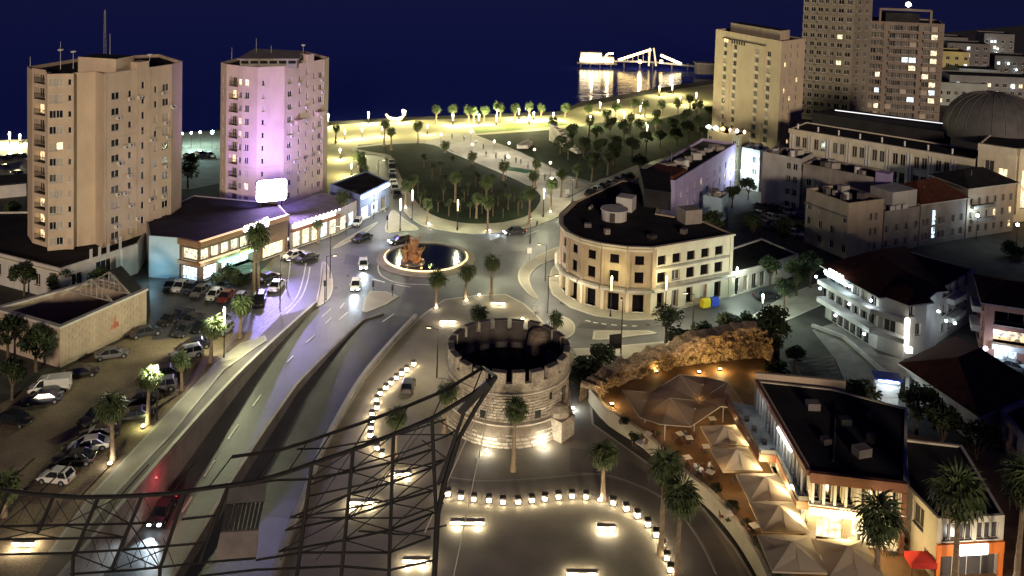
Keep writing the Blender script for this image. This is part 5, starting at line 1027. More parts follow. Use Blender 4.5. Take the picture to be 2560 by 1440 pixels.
sp_ = thing('pool_spotlight', 'yellow-green spotlight shining across the dark pool', 'spotlight', (*G(1082, 663, .4), .36)); link('casing', MB().box((0, 0, .12), (.5, .3, .24)).mesh('casing', blackm), sp_); link('lens', MB().box((-.28, 0, .14), (.06, .3, .2)).mesh('lens', glow('lens_lime', (.8, 1, .3), 8)), sp_); lamp(sp_, (-.6, 0, .35), 45, (.8, 1, .3), .1)

# ================================================================== PALMS AND TREES
def fan_leaf(seed, n=13, span=270, droop=.6, L=1.0, stalk=.75):
    random.seed(seed); mb = MB(); mb.add([(0, -.03, 0), (0, .03, 0), (stalk, .02, .04), (stalk, -.02, .04)], [(0, 1, 2, 3)])
    c = Vector((stalk, 0, .04))
    for i in range(n):
        a = rad(-span / 2 + span * i / (n - 1)); w = rad(span / n * .62); l = L * (.75 + .25 * math.cos(a * .6)) * random.uniform(.88, 1.08)
        tip = c + Vector((math.cos(a) * l, math.sin(a) * l, -droop * l * (.5 + .5 * abs(math.sin(a))) - .12)); m1 = c + Vector((math.cos(a - w / 2) * l * .6, math.sin(a - w / 2) * l * .6, -.03)); m2 = c + Vector((math.cos(a + w / 2) * l * .6, math.sin(a + w / 2) * l * .6, .05))
        mb.add([c, m1, tip, m2], [(0, 1, 2, 3)])
    return mb
LEAF = [fan_leaf(k).mesh('leaf', [leafm, leafm2][k % 2]) for k in range(4)]
LEAFV = [fan_leaf(k, 9) for k in range(3)]
def rot_add(mb, src, az, el, roll, base, s, m):
    ca, sa, ce, se, cr, sr = math.cos(az), math.sin(az), math.cos(el), math.sin(el), math.cos(roll), math.sin(roll); vs = []
    for x, y, z in src.v:
        y, z = y * cr - z * sr, y * sr + z * cr; x, z = x * ce - z * se, x * se + z * ce; x, y = x * ca - y * sa, x * sa + y * ca
        vs.append((base[0] + x * s, base[1] + y * s, base[2] + z * s))
    mb.add(vs, src.f, m)
def angles(n, seed):
    random.seed(seed); return [(k * 2.39996 + random.uniform(-.2, .2), rad(72 - 128 * (k / n) ** .8 + random.uniform(-8, 8)), random.uniform(-.4, .4), random.uniform(.85, 1.12)) for k in range(n)]
def skirt(seed, n=22):
    mb = MB(); random.seed(seed)
    for k in range(n): rot_add(mb, LEAFV[k % 3], k * 2.4, rad(random.uniform(-84, -58)), random.uniform(-.5, .5), (0, 0, -.15 - .5 * random.random()), random.uniform(.62, .85), 0)
    mb.lathe([(.2, -1.3), (.34, -.6), (.3, 0), (.12, .35), (.01, .5)], 8, (0, 0), 1); return mb.mesh('crown', [deadm, trunkm])
SKIRT = [skirt(3), skirt(8)]
def full_crown(seed, n, dark):
    mb = MB(); ang = angles(n, seed)
    for k, (az, el, ro, s) in enumerate(ang): rot_add(mb, LEAFV[k % 3], az, el, ro, (0, 0, .2), s, k % 2)
    random.seed(seed)
    for k in range(12): rot_add(mb, LEAFV[k % 3], k * 2.4, rad(random.uniform(-80, -55)), random.uniform(-.5, .5), (0, 0, -.3), .7, 2)
    return mb.mesh('crown', [leafm, leafm2, deadm])
CROWN = [full_crown(5, 30, 0), full_crown(9, 34, 0), full_crown(14, 26, 0)]
def trunk(seed, lean):
    random.seed(seed); mb = MB(); n = 8; rings = 14
    for j in range(rings + 1):
        t = j / rings; r = (.30 - .11 * min(t * 1.6, 1) + .10 * max(0, 1 - t * 9)) * (1 + .09 * (j % 2)); dx = lean * t * t
        mb.v += [(dx + r * math.cos(i * .785), r * math.sin(i * .785), t) for i in range(n)]
    for j in range(rings):
        for i in range(n): mb.f.append((j * n + i, j * n + (i + 1) % n, (j + 1) * n + (i + 1) % n, (j + 1) * n + i)); mb.m.append(0)
    return mb.mesh('trunk', trunkm, smooth=True)
TRUNK = [trunk(1, 0), trunk(2, 0.25), trunk(3, -.2)]
def palm(bx, by, cx, cy, label, cs=1.0, near=False, z=0.13, group='palm trees', rz=None):
    b = G(bx, by, z); h = max(ztop(b, cy) - z, 2.0); t = thing('palm_tree', label, 'palm tree', (*b, z), group=group)
    k = R.randrange(3); lean = (0, .25, -.2)[k]; a = R.random() * 6.28 if rz is None else rz; s = cs * R.uniform(.92, 1.06)
    link('trunk', TRUNK[k], t, (0, 0, 0), a, (.55 + .45 * min(cs, 1.3), .55 + .45 * min(cs, 1.3), h)); kk = .55 + .45 * min(cs, 1.3)
    top = (lean * math.cos(a) * kk, lean * math.sin(a) * kk, h)
    if near:
        c = link('crown', SKIRT[R.randrange(2)], t, top, a, (s, s, s)); 
        for j, (az, el, ro, q) in enumerate(angles(34, R.randrange(99))):
            o = link('leaf', LEAF[j % 4], c); o.rotation_mode = 'ZYX'; o.rotation_mode = 'XYZ'; o.rotation_euler = (ro, -el, az); o.location = (0, 0, .15); o.scale = (q * 1.12,) * 3
    else: link('crown', CROWN[R.randrange(3)], t, top, R.random() * 6, (s, s, s))
    return t
for a in ((1283, 1178, 1285, 1025, 'palm tree standing alone in front of the round castle tower', .92), (1507, 1250, 1510, 1135, 'palm tree at the middle of the row of cube lights', .95), (1652, 1388, 1658, 1165, 'rear palm of the overlapping pair by the terrace wall', 1.05),
          (1692, 1440, 1698, 1250, 'front palm of the overlapping pair by the terrace wall', 1.1), (1110, 1082, 1112, 985, 'palm left of the castle behind the steel frame', .9), (988, 1140, 988, 1045, 'palm with pale spread leaves beside the curve of cube lights', .9),
          (282, 1150, 285, 1020, 'shaggy palm beside the parked white sedan', 1.1), (370, 1060, 378, 950, 'palm glowing bright green from the lamp beside it', .9)):
    palm(*a, near=True, group='large palm trees near the camera')
for bx, by, cx, cy, lab, cs in ((2190, 1475, 2200, 1300, 'palm in front of the lit restaurant sign', 1.4), (2385, 1490, 2402, 1245, 'tall palm in front of the orange shop', 1.5), (2536, 1520, 2542, 1210, 'palm cut off by the right frame edge', 1.4)):
    t = palm(bx, by, cx, cy, lab, cs, near=True, z=1.6, group='large palm trees near the camera')
mids = [(600, 845, 768, 'palm on the rounded end of the car park pavement', 1.15), (527, 905, 822, 'palm left of the tall lit lamp post at the car park', 1.1), (455, 975, 905, 'small palm between the green palm and the lamp post', .85), (645, 738, 598, 'tall dark twin-trunk palm in front of the neon restaurant', 1.45), (634, 738, 585, 'taller dark palm behind the twin at the neon restaurant', 1.2),
        (1090, 770, 700, 'left palm of three beside the roundabout', 1.05), (1163, 748, 682, 'middle palm of three beside the roundabout', 1.05), (1228, 735, 660, 'right palm of three beside the roundabout', 1.05), (1195, 850, 785, 'palm peeping over the back of the castle battlements', 1.0), (1388, 872, 800, 'small palm right of the castle battlements', .85),
        (855, 572, 495, 'violet-lit palm near the blue shop', 1.15), (883, 545, 498, 'dark palm right of the violet-lit palm', 1.1), (795, 608, 560, 'thin palm on the kerb before the shop wing', .8), (10, 1290, 1222, 'dark palm crown in the lower left corner', 1.1),
        (1013, 520, 465, 'palm at the avenue edge of the park', .95), (1030, 500, 450, 'second palm at the avenue edge of the park', .95), (1068, 562, 512, 'thin palm at the lower left of the park', .85), (1138, 505, 445, 'pale palm in the middle of the dark lawn', 1.1), (1215, 512, 458, 'round-headed palm right of the lawn centre', 1.15), (1191, 546, 498, 'left palm of the pair at the lawn front', .95), (1219, 582, 508, 'tall right palm of the pair at the lawn front', 1.1),
        (1323, 558, 485, 'palm at the lower right of the park lawn', 1.1), (1376, 528, 460, 'palm on the park pavement corner', 1.0), (1403, 492, 436, 'palm behind the park pavement corner', 1.0), (1340, 470, 410, 'palm with dark stacked crowns beside the walkway', 1.0), (1332, 478, 440, 'lower palm beside the walkway', 1.0), (1258, 452, 416, 'dark palm against the bright walkway', 1.05), (1180, 410, 392, 'dark low palm on the upper walkway edge', 1.0), (1112, 382, 370, 'dark low palm at the tip of the lawn', 1.0),
        (960, 366, 312, 'left palm of the pair above the avenue', 1.1), (978, 376, 330, 'right palm of the pair above the avenue', 1.1), (1045, 358, 316, 'palm alone above the lawn tip', 1.1), (839, 358, 322, 'palm beside the second tower at the promenade', .9), (897, 432, 392, 'first palm beside the cars left of the avenue', 1.05), (903, 450, 405, 'second palm beside the cars left of the avenue', 1.05), (908, 470, 425, 'third palm beside the cars left of the avenue', 1.0),
        (1383, 345, 305, 'dark double palm above the stepped monument', 1.2), (1440, 470, 425, 'palm at the far corner of the street park', 1.0), (1480, 455, 408, 'second palm along the street park', 1.0), (1520, 438, 392, 'third palm along the street park', 1.0)]
for bx, by, cy, lab, cs in mids: palm(bx, by, bx, cy, lab, cs, group='palms around the roundabout and park')
row = [(1090, 308, 275), (1132, 302, 273), (1172, 307, 276), (1184, 309, 279), (1210, 305, 276), (1241, 311, 266), (1251, 305, 270), (1287, 303, 272), (1323, 306, 267), (1353, 290, 271), (1413, 292, 270), (1470, 300, 272)]
for k, (x, yb, yc) in enumerate(row): palm(x, yb, x, yc, ORD[k] + ' palm from the left in the row along the lit sea front', 1.15, group='palms along the sea front')
frow = [(1515, 318, 285), (1540, 300, 268), (1585, 292, 258), (1612, 292, 262), (1655, 288, 262), (1695, 284, 258), (1725, 272, 246), (1748, 300, 262), (1640, 318, 285), (1575, 330, 295), (1472, 338, 302)]
for k, (x, yb, yc) in enumerate(sorted(frow)): palm(x, yb, x, yc, ORD[k] + ' palm from the left in the sea park beside the tan tower', 1.2, group='palms in the sea park')
# broadleaf trees: tapered trunk, limbs, crown of many small leaf faces
def tree_meshes(seed, n, w, h, lf, m, th):
    random.seed(seed); tr = MB(); tr.tube((0, 0, 0), (.05, 0, th), .16, .1, 6)
    cl = []
    for k in range(7):
        a = k * 2.4; e = Vector((math.cos(a) * w * random.uniform(.3, .6), math.sin(a) * w * random.uniform(.3, .6), th + h * random.uniform(.25, .8))); tr.tube((.05, 0, th * .85), e, .08, .025, 5); cl.append((e, w * random.uniform(.28, .48)))
    cl.append((Vector((0, 0, th + h * .75)), w * .4)); mb = MB()
    for k in range(n):
        c, r = cl[k % len(cl)]; d = Vector((random.gauss(0, 1), random.gauss(0, 1), random.gauss(0, .8))).normalized() * r * random.random() ** .35; p = c + d
        u = Vector((random.gauss(0, 1), random.gauss(0, 1), random.gauss(0, .6))).normalized(); v = u.orthogonal().normalized() * lf * random.uniform(.5, 1); u = u * lf * random.uniform(.7, 1.3); mb.poly([p - u, p - v * .6, p + u, p + v * .6], k % 2)
    return tr.mesh('trunk', barkm), mb.mesh('crown', [m, foliage2])
TREE = [tree_meshes(k, 900, 1.9, 2.6, .22, foliage, 1.6) for k in (1, 2, 3)]; YT = [tree_meshes(k, 260, 1.0, 1.6, .2, foliage, 2.2) for k in (4, 5)]
BUSH = [tree_meshes(k, 900, 1.5, 1.2, .17, hedgem, .2) for k in (6, 7, 8)]
def tree(px, py, label, s=1., kind=TREE, group='trees', z=0.03, name='broadleaf_tree', cat='tree'):
    tr, cr = R.choice(kind); t = thing(name, label, cat, (*G(px, py, z), z), R.random() * 6, group); link('trunk', tr, t, sc=(s, s, s)); link('crown', cr, t, sc=(s, s, s * R.uniform(.85, 1.1))); return t
pts = [(1490, 360), (1525, 345), (1560, 352), (1600, 340), (1640, 330), (1680, 338), (1715, 322), (1745, 330), (1460, 395), (1500, 400), (1540, 385), (1580, 390), (1615, 372), (1650, 365), (1690, 365), (1720, 352), (1480, 425), (1535, 415), (1755, 350), (1430, 360), (1770, 300), (1740, 290), (1420, 400), (1400, 385)]
for k, (x, y) in enumerate(sorted(pts)): tree(x, y, ORD[k] + ' tree from the left in the dark sea park grove', R.uniform(1.1, 1.6), group='grove in the sea park')
yts = [(1030, 470), (1045, 485), (1140, 490), (1170, 488), (1205, 500), (1325, 505), (1100, 440), (1130, 420), (1050, 520), (1062, 500), (1078, 515), (1095, 530), (1108, 505), (1122, 540), (1150, 530), (1160, 505), (1175, 545), (1188, 520), (1205, 535), (1232, 540), (1245, 515), (1258, 545), (1270, 525), (1285, 505), (1295, 540), (1305, 520), (1110, 470), (1150, 465), (1080, 450), (1190, 470), (1230, 480), (1262, 490), (1060, 420)]
for k, (x, y) in enumerate(sorted(yts)): tree(x, y, ORD[k] + ' slender sapling from the left on the dark park lawn', R.uniform(.8, 1.15), YT, 'saplings on the park lawn', .15)
bsh = [(442, 688, 1.0, 'clipped bush at the corner of the neon restaurant'), (575, 700, 1.5, 'dark conifer bush before the restaurant steps'), (545, 708, 1.1, 'low bush left of the conifer bush'), (610, 712, 1.0, 'long low hedge bush beside the twin palm'), (590, 712, .9, 'low hedge bush between conifer and palm'),
       (60, 740, 1.3, 'large dark tree inside the left yard'), (150, 745, 1.2, 'dark tree between podium and roofless hall'), (250, 745, 1.1, 'tree growing out of the roofless hall'), (20, 900, 1.5, 'big dark tree at the left edge'), (90, 930, 1.5, 'leafy tree below the roofless hall corner'), (30, 1000, 1.2, 'tree mass above the parked van'), (150, 800, 1.2, 'tree crown inside the roofless hall'),
       (1470, 935, 1.6, 'shrub right of the castle tower'), (1505, 905, 1.4, 'shrub under the dark sign board'), (1440, 960, 1.5, 'low dark shrub below the castle wall'), (1665, 858, 1.5, 'round shrub beside the street lamp'), (1700, 870, 1.6, 'dark shrub behind the ruined wall'), (1760, 850, 1.7, 'broad dark shrub above the ruined wall'), (1820, 830, 1.7, 'shrub above the tall ruined wall'), (1880, 825, 1.8, 'shrub at the high end of the ruined wall'), (1930, 870, 1.4, 'tree right of the ruined wall'),
       (1990, 740, 1.5, 'white-blossomed tree by the street lamp'), (2025, 720, 1.4, 'pale leafy tree left of the hotel'), (1960, 770, 1.3, 'tree below the pale blossom tree'), (1925, 715, 1.2, 'small tree at the wing corner'), (1940, 950, 1.6, 'yellow-lit shrub beside the wall doorway'), (1990, 900, 1.2, 'dark shrub beside the pergola'), (1930, 915, 1.6, 'tree at the right shoulder of the ruin'),
       (1830, 520, 1.3, 'dark tree in the night car park'), (1870, 500, 1.2, 'second dark tree in the night car park'), (1780, 590, 1.4, 'dark tree behind the corner building'), (1880, 610, 1.4, 'dark tree mass beyond the low wing'), (1960, 620, 1.3, 'dark tree by the tan corner house'), (2150, 1010, 1.8, 'shrub beside the lit kiosk'), (2290, 1090, 1.5, 'black tree behind the restaurant roof'), (2350, 1150, 1.5, 'second black tree behind the restaurant roof'), (2440, 1180, 1.4, 'black tree above the orange shop'),
       (1600, 440, 1.3, 'bush at the street end of the park'), (1575, 448, 1.2, 'bush beside the parked row of cars'), (2530, 640, 1.8, 'tree lit by a white lamp at the right edge'), (480, 440, 1.2, 'dark tree between the two towers'), (470, 470, 1.6, 'low tree between the two towers'), (30, 560, 1.1, 'dark tree left of the left tower')]
for x, y, s, lab in bsh: tree(x, y, lab, s * 1.05, TREE if ('tree' in lab and s < 1.7) else BUSH, 'shrubs and single trees')

# ================================================================== CARS
def loft(st, mb):
    n = 9
    for x, w, zl, zt, cr in st:
        zm = zl + (zt - zl) * .5
        mb.v += [(x, -w * .86, zl), (x, -w, zl + .12), (x, -w * 1.01, zm), (x, -w * .95, zt - .03), (x, 0, zt + cr), (x, w * .95, zt - .03), (x, w * 1.01, zm), (x, w, zl + .12), (x, w * .86, zl)]
    for j in range(len(st) - 1):
        for i in range(n): mb.f.append((j * n + i, (j + 1) * n + i, (j + 1) * n + (i + 1) % n, j * n + (i + 1) % n)); mb.m.append(0)
    mb.f.append(tuple(range(n))); mb.m.append(0); e = (len(st) - 1) * n; mb.f.append(tuple(range(e + n - 1, e - 1, -1))); mb.m.append(0)
CT = {}
def car_type(k, L, W, H, cab, hood, tail, rw):
    h, w = L / 2, W / 2; bz = hood
    st = [(-h, w * .88, .38, tail - .12, .0), (-h + .08, w * .96, .26, tail, .02), (-h + .6, w, .2, bz + .04, .02), (0, w, .19, bz + .03, .02), (h - 1.0, w * .99, .2, bz - .02, .04), (h - .4, w * .95, .22, bz - .12, .05), (h - .07, w * .86, .3, bz - .28, .03), (h, w * .8, .38, bz - .38, 0)]
    b = MB(); loft(st, b); x0, x1, x2, x3 = cab; wb, wt = w * .92, w * .74; zb = bz - .02; zr = H
    g = MB(); A = [(x0, -wb, zb), (x0, wb, zb), (x3, wb, zb), (x3, -wb, zb)]; T_ = [(x1, -wt, zr), (x1, wt, zr), (x2, wt, zr), (x2, -wt, zr)]
    g.add(A + T_, [(0, 4, 5, 1), (2, 6, 7, 3), (1, 5, 6, 2), (3, 7, 4, 0)])
    o = .02; b.add([(x1 - .05, -wt - o, zr), (x1 - .05, wt + o, zr), (x2 + .05, wt + o, zr), (x2 + .05, -wt - o, zr), (x1 + .08, -wt * .9, zr + .05), (x1 + .08, wt * .9, zr + .05), (x2 - .1, wt * .9, zr + .05), (x2 - .1, -wt * .9, zr + .05)], [(4, 5, 6, 7)[::-1], (0, 1, 5, 4)[::-1], (1, 2, 6, 5)[::-1], (2, 3, 7, 6)[::-1], (3, 0, 4, 7)[::-1], (0, 1, 2, 3)])
    for s in (-1, 1):
        b.tube((x0, s * wb, zb), (x1, s * wt, zr), .055, n=4); b.tube((x3, s * wb, zb), (x2, s * wt, zr), .045, n=4); xm = (x1 + x2) / 2 - .1; b.tube((xm, s * (wb + .005), zb), (xm, s * (wt + .01), zr), .05, n=4); b.box((x3 - .35, s * (w + .09), bz + .08), (.16, .18, .12))
    r = rw; wm = MB(); wm.tube((0, -.122, 0), (0, .122, 0), r, n=14); wm.tube((0, -.13, 0), (0, .13, 0), r * .62, n=10, m=1); wm.tube((0, -.115, 0), (0, .115, 0), r + .07, n=14)
    hl = MB().box((0, 0, 0), (.2, .36, .2)); tl = MB().box((0, 0, 0), (.1, .2, .28))
    CT[k] = dict(body=b.mesh('body', white), glass=g.mesh('window', carglass), wheel=wm.mesh('wheel', [tyre, rim]), head=hl.mesh('headlight', glassg), tail=tl.mesh('taillight', mat('tail_dark', (.2, .01, .01), .3)), L=L, W=W, r=r, hz=bz - .25, tz=tail - .2)
car_type('hatch', 3.8, 1.66, 1.42, (-1.72, -1.35, .3, 1.05), .86, .88, .3)
car_type('sedan', 4.6, 1.8, 1.38, (-1.75, -.95, .45, 1.3), .84, .86, .32)
car_type('suv', 4.5, 1.86, 1.62, (-2.05, -1.75, .4, 1.1), .98, 1.0, .36)
car_type('van', 5.0, 1.95, 1.95, (-.3, .2, .95, 1.75), 1.05, 1.1, .34)
vb = MB().box((-.95, 0, 1.2), (3.0, 1.84, 1.5)); CT['van']['cargo'] = vb.mesh('cargo_body', white)
PAINT = {c: mat('paint_' + c, v, .28, .05, 1, spec=.6, metal=.1) for c, v in dict(white=(.62, .61, .58), black=(.014, .014, .016), silver=(.33, .33, .34), grey=(.12, .12, .125), dark=(.035, .035, .045), red=(.22, .03, .025), blue=(.02, .05, .35), navy=(.02, .025, .06)).items()}
def paint_slot(o, c): o.material_slots[0].link = 'OBJECT'; o.material_slots[0].material = c
def car(px, py, d, kind, col, label, lights=0, z=0.012, group='cars', loc=None, rz=None):
    a = loc or G(px, py, z)
    if rz is None: b = G(px + d[0], py + d[1], z); rz = math.atan2(b[1] - a[1], b[0] - a[0])
    t = thing('parked_car' if not lights else 'car', label, 'car', (*a, z), rz, group); c = CT[kind]; h = c['L'] / 2; w = c['W'] / 2
    paint_slot(link('body', c['body'], t), PAINT[col]); link('window', c['glass'], t)
    if 'cargo' in c: paint_slot(link('cargo_body', c['cargo'], t), PAINT[col])
    for sx in (-1, 1):
        for sy in (-1, 1): link('wheel', c['wheel'], t, (sx * (h - .78), sy * (w - .1), c['r']))
    for sy in (-1, 1):
        o = link('headlight', c['head'], t, (h - .05, sy * w * .6, c['hz'] - .08))
        if lights: paint_slot(o, glow('headlight_on', (.85, .95, 1), 30))
        o = link('taillight', c['tail'], t, (-h + .02, sy * w * .78, c['tz']))
        if lights: paint_slot(o, tail_r)
    if lights: lamp(t, (h + .25, 0, .7), lights, (.7, .87, 1), .12, 75, .5, (1, 0, -.16))
    return t
g1 = 'cars parked beside the palm pavement'; WST = (-60, -6)
for a in ((140, 1203, (-95, -10), 'hatch', 'white', 'white hatchback parked nearest the steel frame'), (186, 1157, (-90, 5), 'sedan', 'black', 'black sedan second from the near end of the angled row'), (222, 1122, (-90, 12), 'sedan', 'white', 'white sedan third in the angled row beside a palm'), (250, 1092, (-90, 10), 'sedan', 'black', 'black sedan just behind the white sedan'), (243, 1052, (-40, 20), 'suv', 'dark', 'dark off-roader nosing out of the angled row'),
          (335, 1048, (-60, 8), 'sedan', 'black', 'black car half hidden by the shaggy palm'), (350, 1003, (-60, 10), 'sedan', 'dark', 'dark car left of the bright green palm'), (398, 975, (-60, 8), 'suv', 'grey', 'grey car right of the bright green palm'), (408, 940, (-60, 8), 'sedan', 'black', 'black car behind the small palm'), (466, 893, (-60, 12), 'suv', 'silver', 'silver off-roader near the lamp post'), (487, 870, (-60, 10), 'sedan', 'black', 'glossy black sedan beside the palm trunk by the lamp post')): car(*a, group=g1)
g2 = 'cars in the left car park'
for a in ((560, 832, (-30, 25), 'hatch', 'silver', 'silver hatchback under the tall lit lamp post'), (548, 812, (-30, 25), 'sedan', 'grey', 'grey car behind the silver hatchback'), (505, 822, (-40, 22), 'sedan', 'black', 'black car right in the dark cluster'), (478, 806, (-40, 22), 'sedan', 'dark', 'dark car second from right in the dark cluster'), (452, 794, (-40, 22), 'sedan', 'navy', 'navy car third from right in the dark cluster'), (425, 805, (-40, 22), 'sedan', 'black', 'black car left in the dark cluster'), (465, 832, (-40, 22), 'sedan', 'dark', 'dark car at the front of the dark cluster'),
          (365, 838, (40, -8), 'sedan', 'dark', 'dark car at the corner of the roofless hall'), (280, 893, (40, -6), 'sedan', 'grey', 'grey car below the emblem wall'), (200, 940, (40, -6), 'sedan', 'black', 'black car near the low end of the emblem wall'), (125, 978, (-60, 6), 'van', 'white', 'white delivery van by the dark trees'), (108, 1005, (-60, 6), 'sedan', 'navy', 'dark car in the shadow before the van'), (38, 1058, (50, 10), 'sedan', 'black', 'black car with glints at the left edge')): car(*a, group=g2)
g3 = 'cars before the neon restaurant'
for a in ((425, 722, (-20, 28), 'hatch', 'black', 'black hatchback at the left end of the restaurant row'), (452, 722, (-25, 20), 'sedan', 'white', 'white sedan second in the restaurant row'), (476, 726, (-25, 20), 'sedan', 'navy', 'dark car third in the restaurant row'), (500, 735, (-25, 20), 'sedan', 'grey', 'grey car fourth in the restaurant row'), (535, 745, (-25, 20), 'hatch', 'white', 'white hatchback fifth in the restaurant row'), (565, 748, (-20, 22), 'sedan', 'red', 'dark red car sixth in the restaurant row'), (598, 755, (-20, 22), 'hatch', 'silver', 'pale car seventh in the restaurant row'), (648, 758, (-8, 30), 'suv', 'black', 'black car at the right end of the restaurant row'),
          (690, 722, (-20, 22), 'sedan', 'white', 'white car alone beside the curb right of the palm'), (628, 700, (40, -12), 'suv', 'dark', 'dark car between hedge and palm trunks'), (672, 700, (40, -14), 'sedan', 'dark', 'dark car right of the palm trunks'), (735, 645, (-45, 12), 'sedan', 'white', 'white car of the side-by-side pair at the junction'), (766, 650, (-45, 12), 'sedan', 'dark', 'dark car of the side-by-side pair at the junction')): car(*a, group=g3)
g4 = 'cars on the road'
for a in ((905, 600, (-36, 12), 'sedan', 'black', 'black car entering the roundabout from the avenue', 0), (1000, 608, (-60, 10), 'suv', 'black', 'black car with headlights on behind the sculpture', 1500), (908, 668, (2, 40), 'hatch', 'white', 'farther white car with headlights on leaving the roundabout', 1800), (889, 720, (-6, 40), 'hatch', 'white', 'nearer white car with headlights on before the underpass', 1800), (1287, 584, (-60, 6), 'sedan', 'dark', 'dark car with blue headlights crossing right of the roundabout', 2400), (893, 562, (-12, 16), 'hatch', 'white', 'white car waiting at the avenue mouth', 0), (1683, 795, (-60, 10), 'hatch', 'grey', 'grey hatchback parked before the corner building', 0), (1915, 745, (60, -8), 'sedan', 'dark', 'dark car at the end of the low wing', 0)):
    car(*a[:6], lights=a[6], group=g4)
car(1020, 972, (10, -40), 'hatch', 'grey', 'grey hatchback parked on the plaza inside the curve of lights', z=.15, group=g4)
q = on_ramp(405, 1290, zL); q2 = on_ramp(380, 1335, zL); car(0, 0, 0, 'sedan', 'dark', 'car with blue-white headlights driving in the sunken road', 2600, q[2] - .04, g4, (q[0], q[1]), math.atan2(q2[1] - q[1], q2[0] - q[0]))
wq = G(385, 1185); rt = thing('red_glow_lamp', 'red warning lamp on the retaining wall of the sunken road', 'lamp', (wq[0] + .25, wq[1], -.4)); link('lens', MB().lathe([(.01, -.1), (.1, -.05), (.1, .05), (.01, .1)], 8).mesh('lens', tail_r), rt); link('bracket', MB().box((.0, 0, -.2), (.08, .08, .3)).mesh('bracket', blackm), rt); lamp(rt, (1.5, 0, -.3), 130, (1, .05, .12), .15)  # added lamp, stands in for red tail-light glow on the wall
for k, (x, y) in enumerate(((903, 425), (908, 436), (912, 447), (915, 459), (917, 471))): car(x, y, (2, 14), ['sedan', 'hatch'][k % 2], ['silver', 'white', 'silver', 'white', 'grey'][k], ORD[k] + ' car from the top in the column left of the avenue', group='cars along the avenue')
for k, (x, y) in enumerate(((979, 412), (980, 424), (981, 437), (981, 450), (983, 463), (987, 477), (992, 490))): car(x, y, (2, 14), ['sedan', 'suv'][k % 2], ['silver', 'black', 'white', 'dark', 'white', 'silver', 'black'][k], ORD[k] + ' car from the top in the column right of the avenue', group='cars along the avenue')
for k, (x, y) in enumerate(((1478, 486), (1494, 478), (1511, 470), (1529, 462), (1548, 453), (1565, 446))): car(x, y, (16, -8), ['sedan', 'hatch'][k % 2], ['black', 'white', 'dark', 'white', 'silver', 'dark'][k], ORD[k] + ' car from the left parked along the street behind the corner building', group='cars parked behind the corner building')
for k, (x, y) in enumerate(((1795, 540), (1783, 556), (1770, 575), (1905, 522), (1938, 528), (1972, 536), (1898, 542), (1930, 550), (1962, 558), (1995, 566), (1915, 568), (1948, 578), (1985, 588), (2010, 548))): car(x, y, (30, 10), ['sedan', 'hatch', 'suv'][k % 3], ['white', 'silver', 'white', 'dark', 'black', 'white', 'grey', 'white', 'silver', 'black', 'silver', 'dark', 'white', 'blue'][k], ['white car nearest the dark tree in the night car park', 'silver car below it beside the trees in the night car park', 'white car lowest on the left of the night car park', 'dark car at the top of the night car park', 'black car right of it at the top of the night car park', 'white car at the top right of the night car park', 'grey car left in the middle row of the night car park', 'white car in the middle row of the night car park', 'silver car in the middle row of the night car park', 'black car at the right of the middle row of the night car park', 'silver car left in the front row of the night car park', 'dark car in the front row of the night car park', 'white car at the right of the front row of the night car park', 'bright blue car at the right of the night car park'][k], group='cars in the night car park')
for k, (x, y) in enumerate(((8, 402), (30, 398), (55, 396), (12, 425), (45, 440), (475, 395), (500, 390), (522, 392))): car(x, y, (20, 6), 'sedan', ['black', 'dark', 'black', 'navy', 'white', 'dark', 'silver', 'white'][k], (ORD[k] + ' car from the left in the lot left of the left tower' if k < 5 else ORD[k - 5] + ' car from the left in the yard between the two towers'), group='cars on the sea-side lots')
for k, (x, y) in enumerate(((812, 548), (832, 540), (848, 534))): car(x, y, (16, -8), 'sedan', ['white', 'blue', 'silver'][k], ['white', 'blue', 'silver'][k] + ' car parked under the blue shop lights', group='cars under the blue shop')
car(2535, 925, (30, 8), 'sedan', 'grey', 'grey car beside the pale blue ground floor at the right edge', group=g4)

# ================================================================== LAMPS
def stick(px, py, pt, label, pw=3000, col=(1, .9, .6), z=.13, group='column street lamps', lit=.36, r=.09):
    b = G(px, py, z); h = max(ztop(b, pt) - z, 2.5); t = thing('street_lamp', label, 'street lamp', (*b, z), group=group)
    link('base', MB().tube((0, 0, 0), (0, 0, .5), r * 1.9, r * 1.5, 8).mesh('base', steel), t); link('pole', MB().tube((0, 0, .4), (0, 0, h * (1 - lit) + .05), r, r * .8, 8).mesh('pole', steel), t)
    link('light_column', MB().tube((0, 0, h * (1 - lit)), (0, 0, h - .3), r * 1.0, r * 1.9, 8).tube((0, 0, h - .3), (0, 0, h), r * 1.9, r * .8, 8).mesh('light_column', bulb_y), t)
    lamp(t, (0, -.5, h + .1), pw, col, .25); return t
def arm(px, py, pt, ax, label, pw=3200, col=(1, .9, .62), z=.02, group='arm street lamps'):
    b = G(px, py, z); h = max(ztop(b, pt) - z, 3); t = thing('street_lamp', label, 'street lamp', (*b, z), group=group); l = 1.3; a = Vector(ax).normalized() * l
    link('pole', MB().tube((0, 0, 0), (0, 0, h), .1, .06, 8).mesh('pole', steel), t); link('arm', MB().tube((0, 0, h - .1), (a.x, a.y, h + .1), .05, .04, 6).mesh('arm', steel), t)
    link('lamp_head', MB().box((a.x, a.y, h + .1), (.75, .3, .12), math.atan2(a.y, a.x)).mesh('lamp_head', steel), t); link('lens', MB().box((a.x, a.y, h + .02), (.6, .22, .04), math.atan2(a.y, a.x)).mesh('lens', bulb_w), t)
    lamp(t, (a.x, a.y, h - .12), pw * .95, col, .2, 165, .35, (0, 0, -1)); return t
Y1 = (.98, 1, .62)
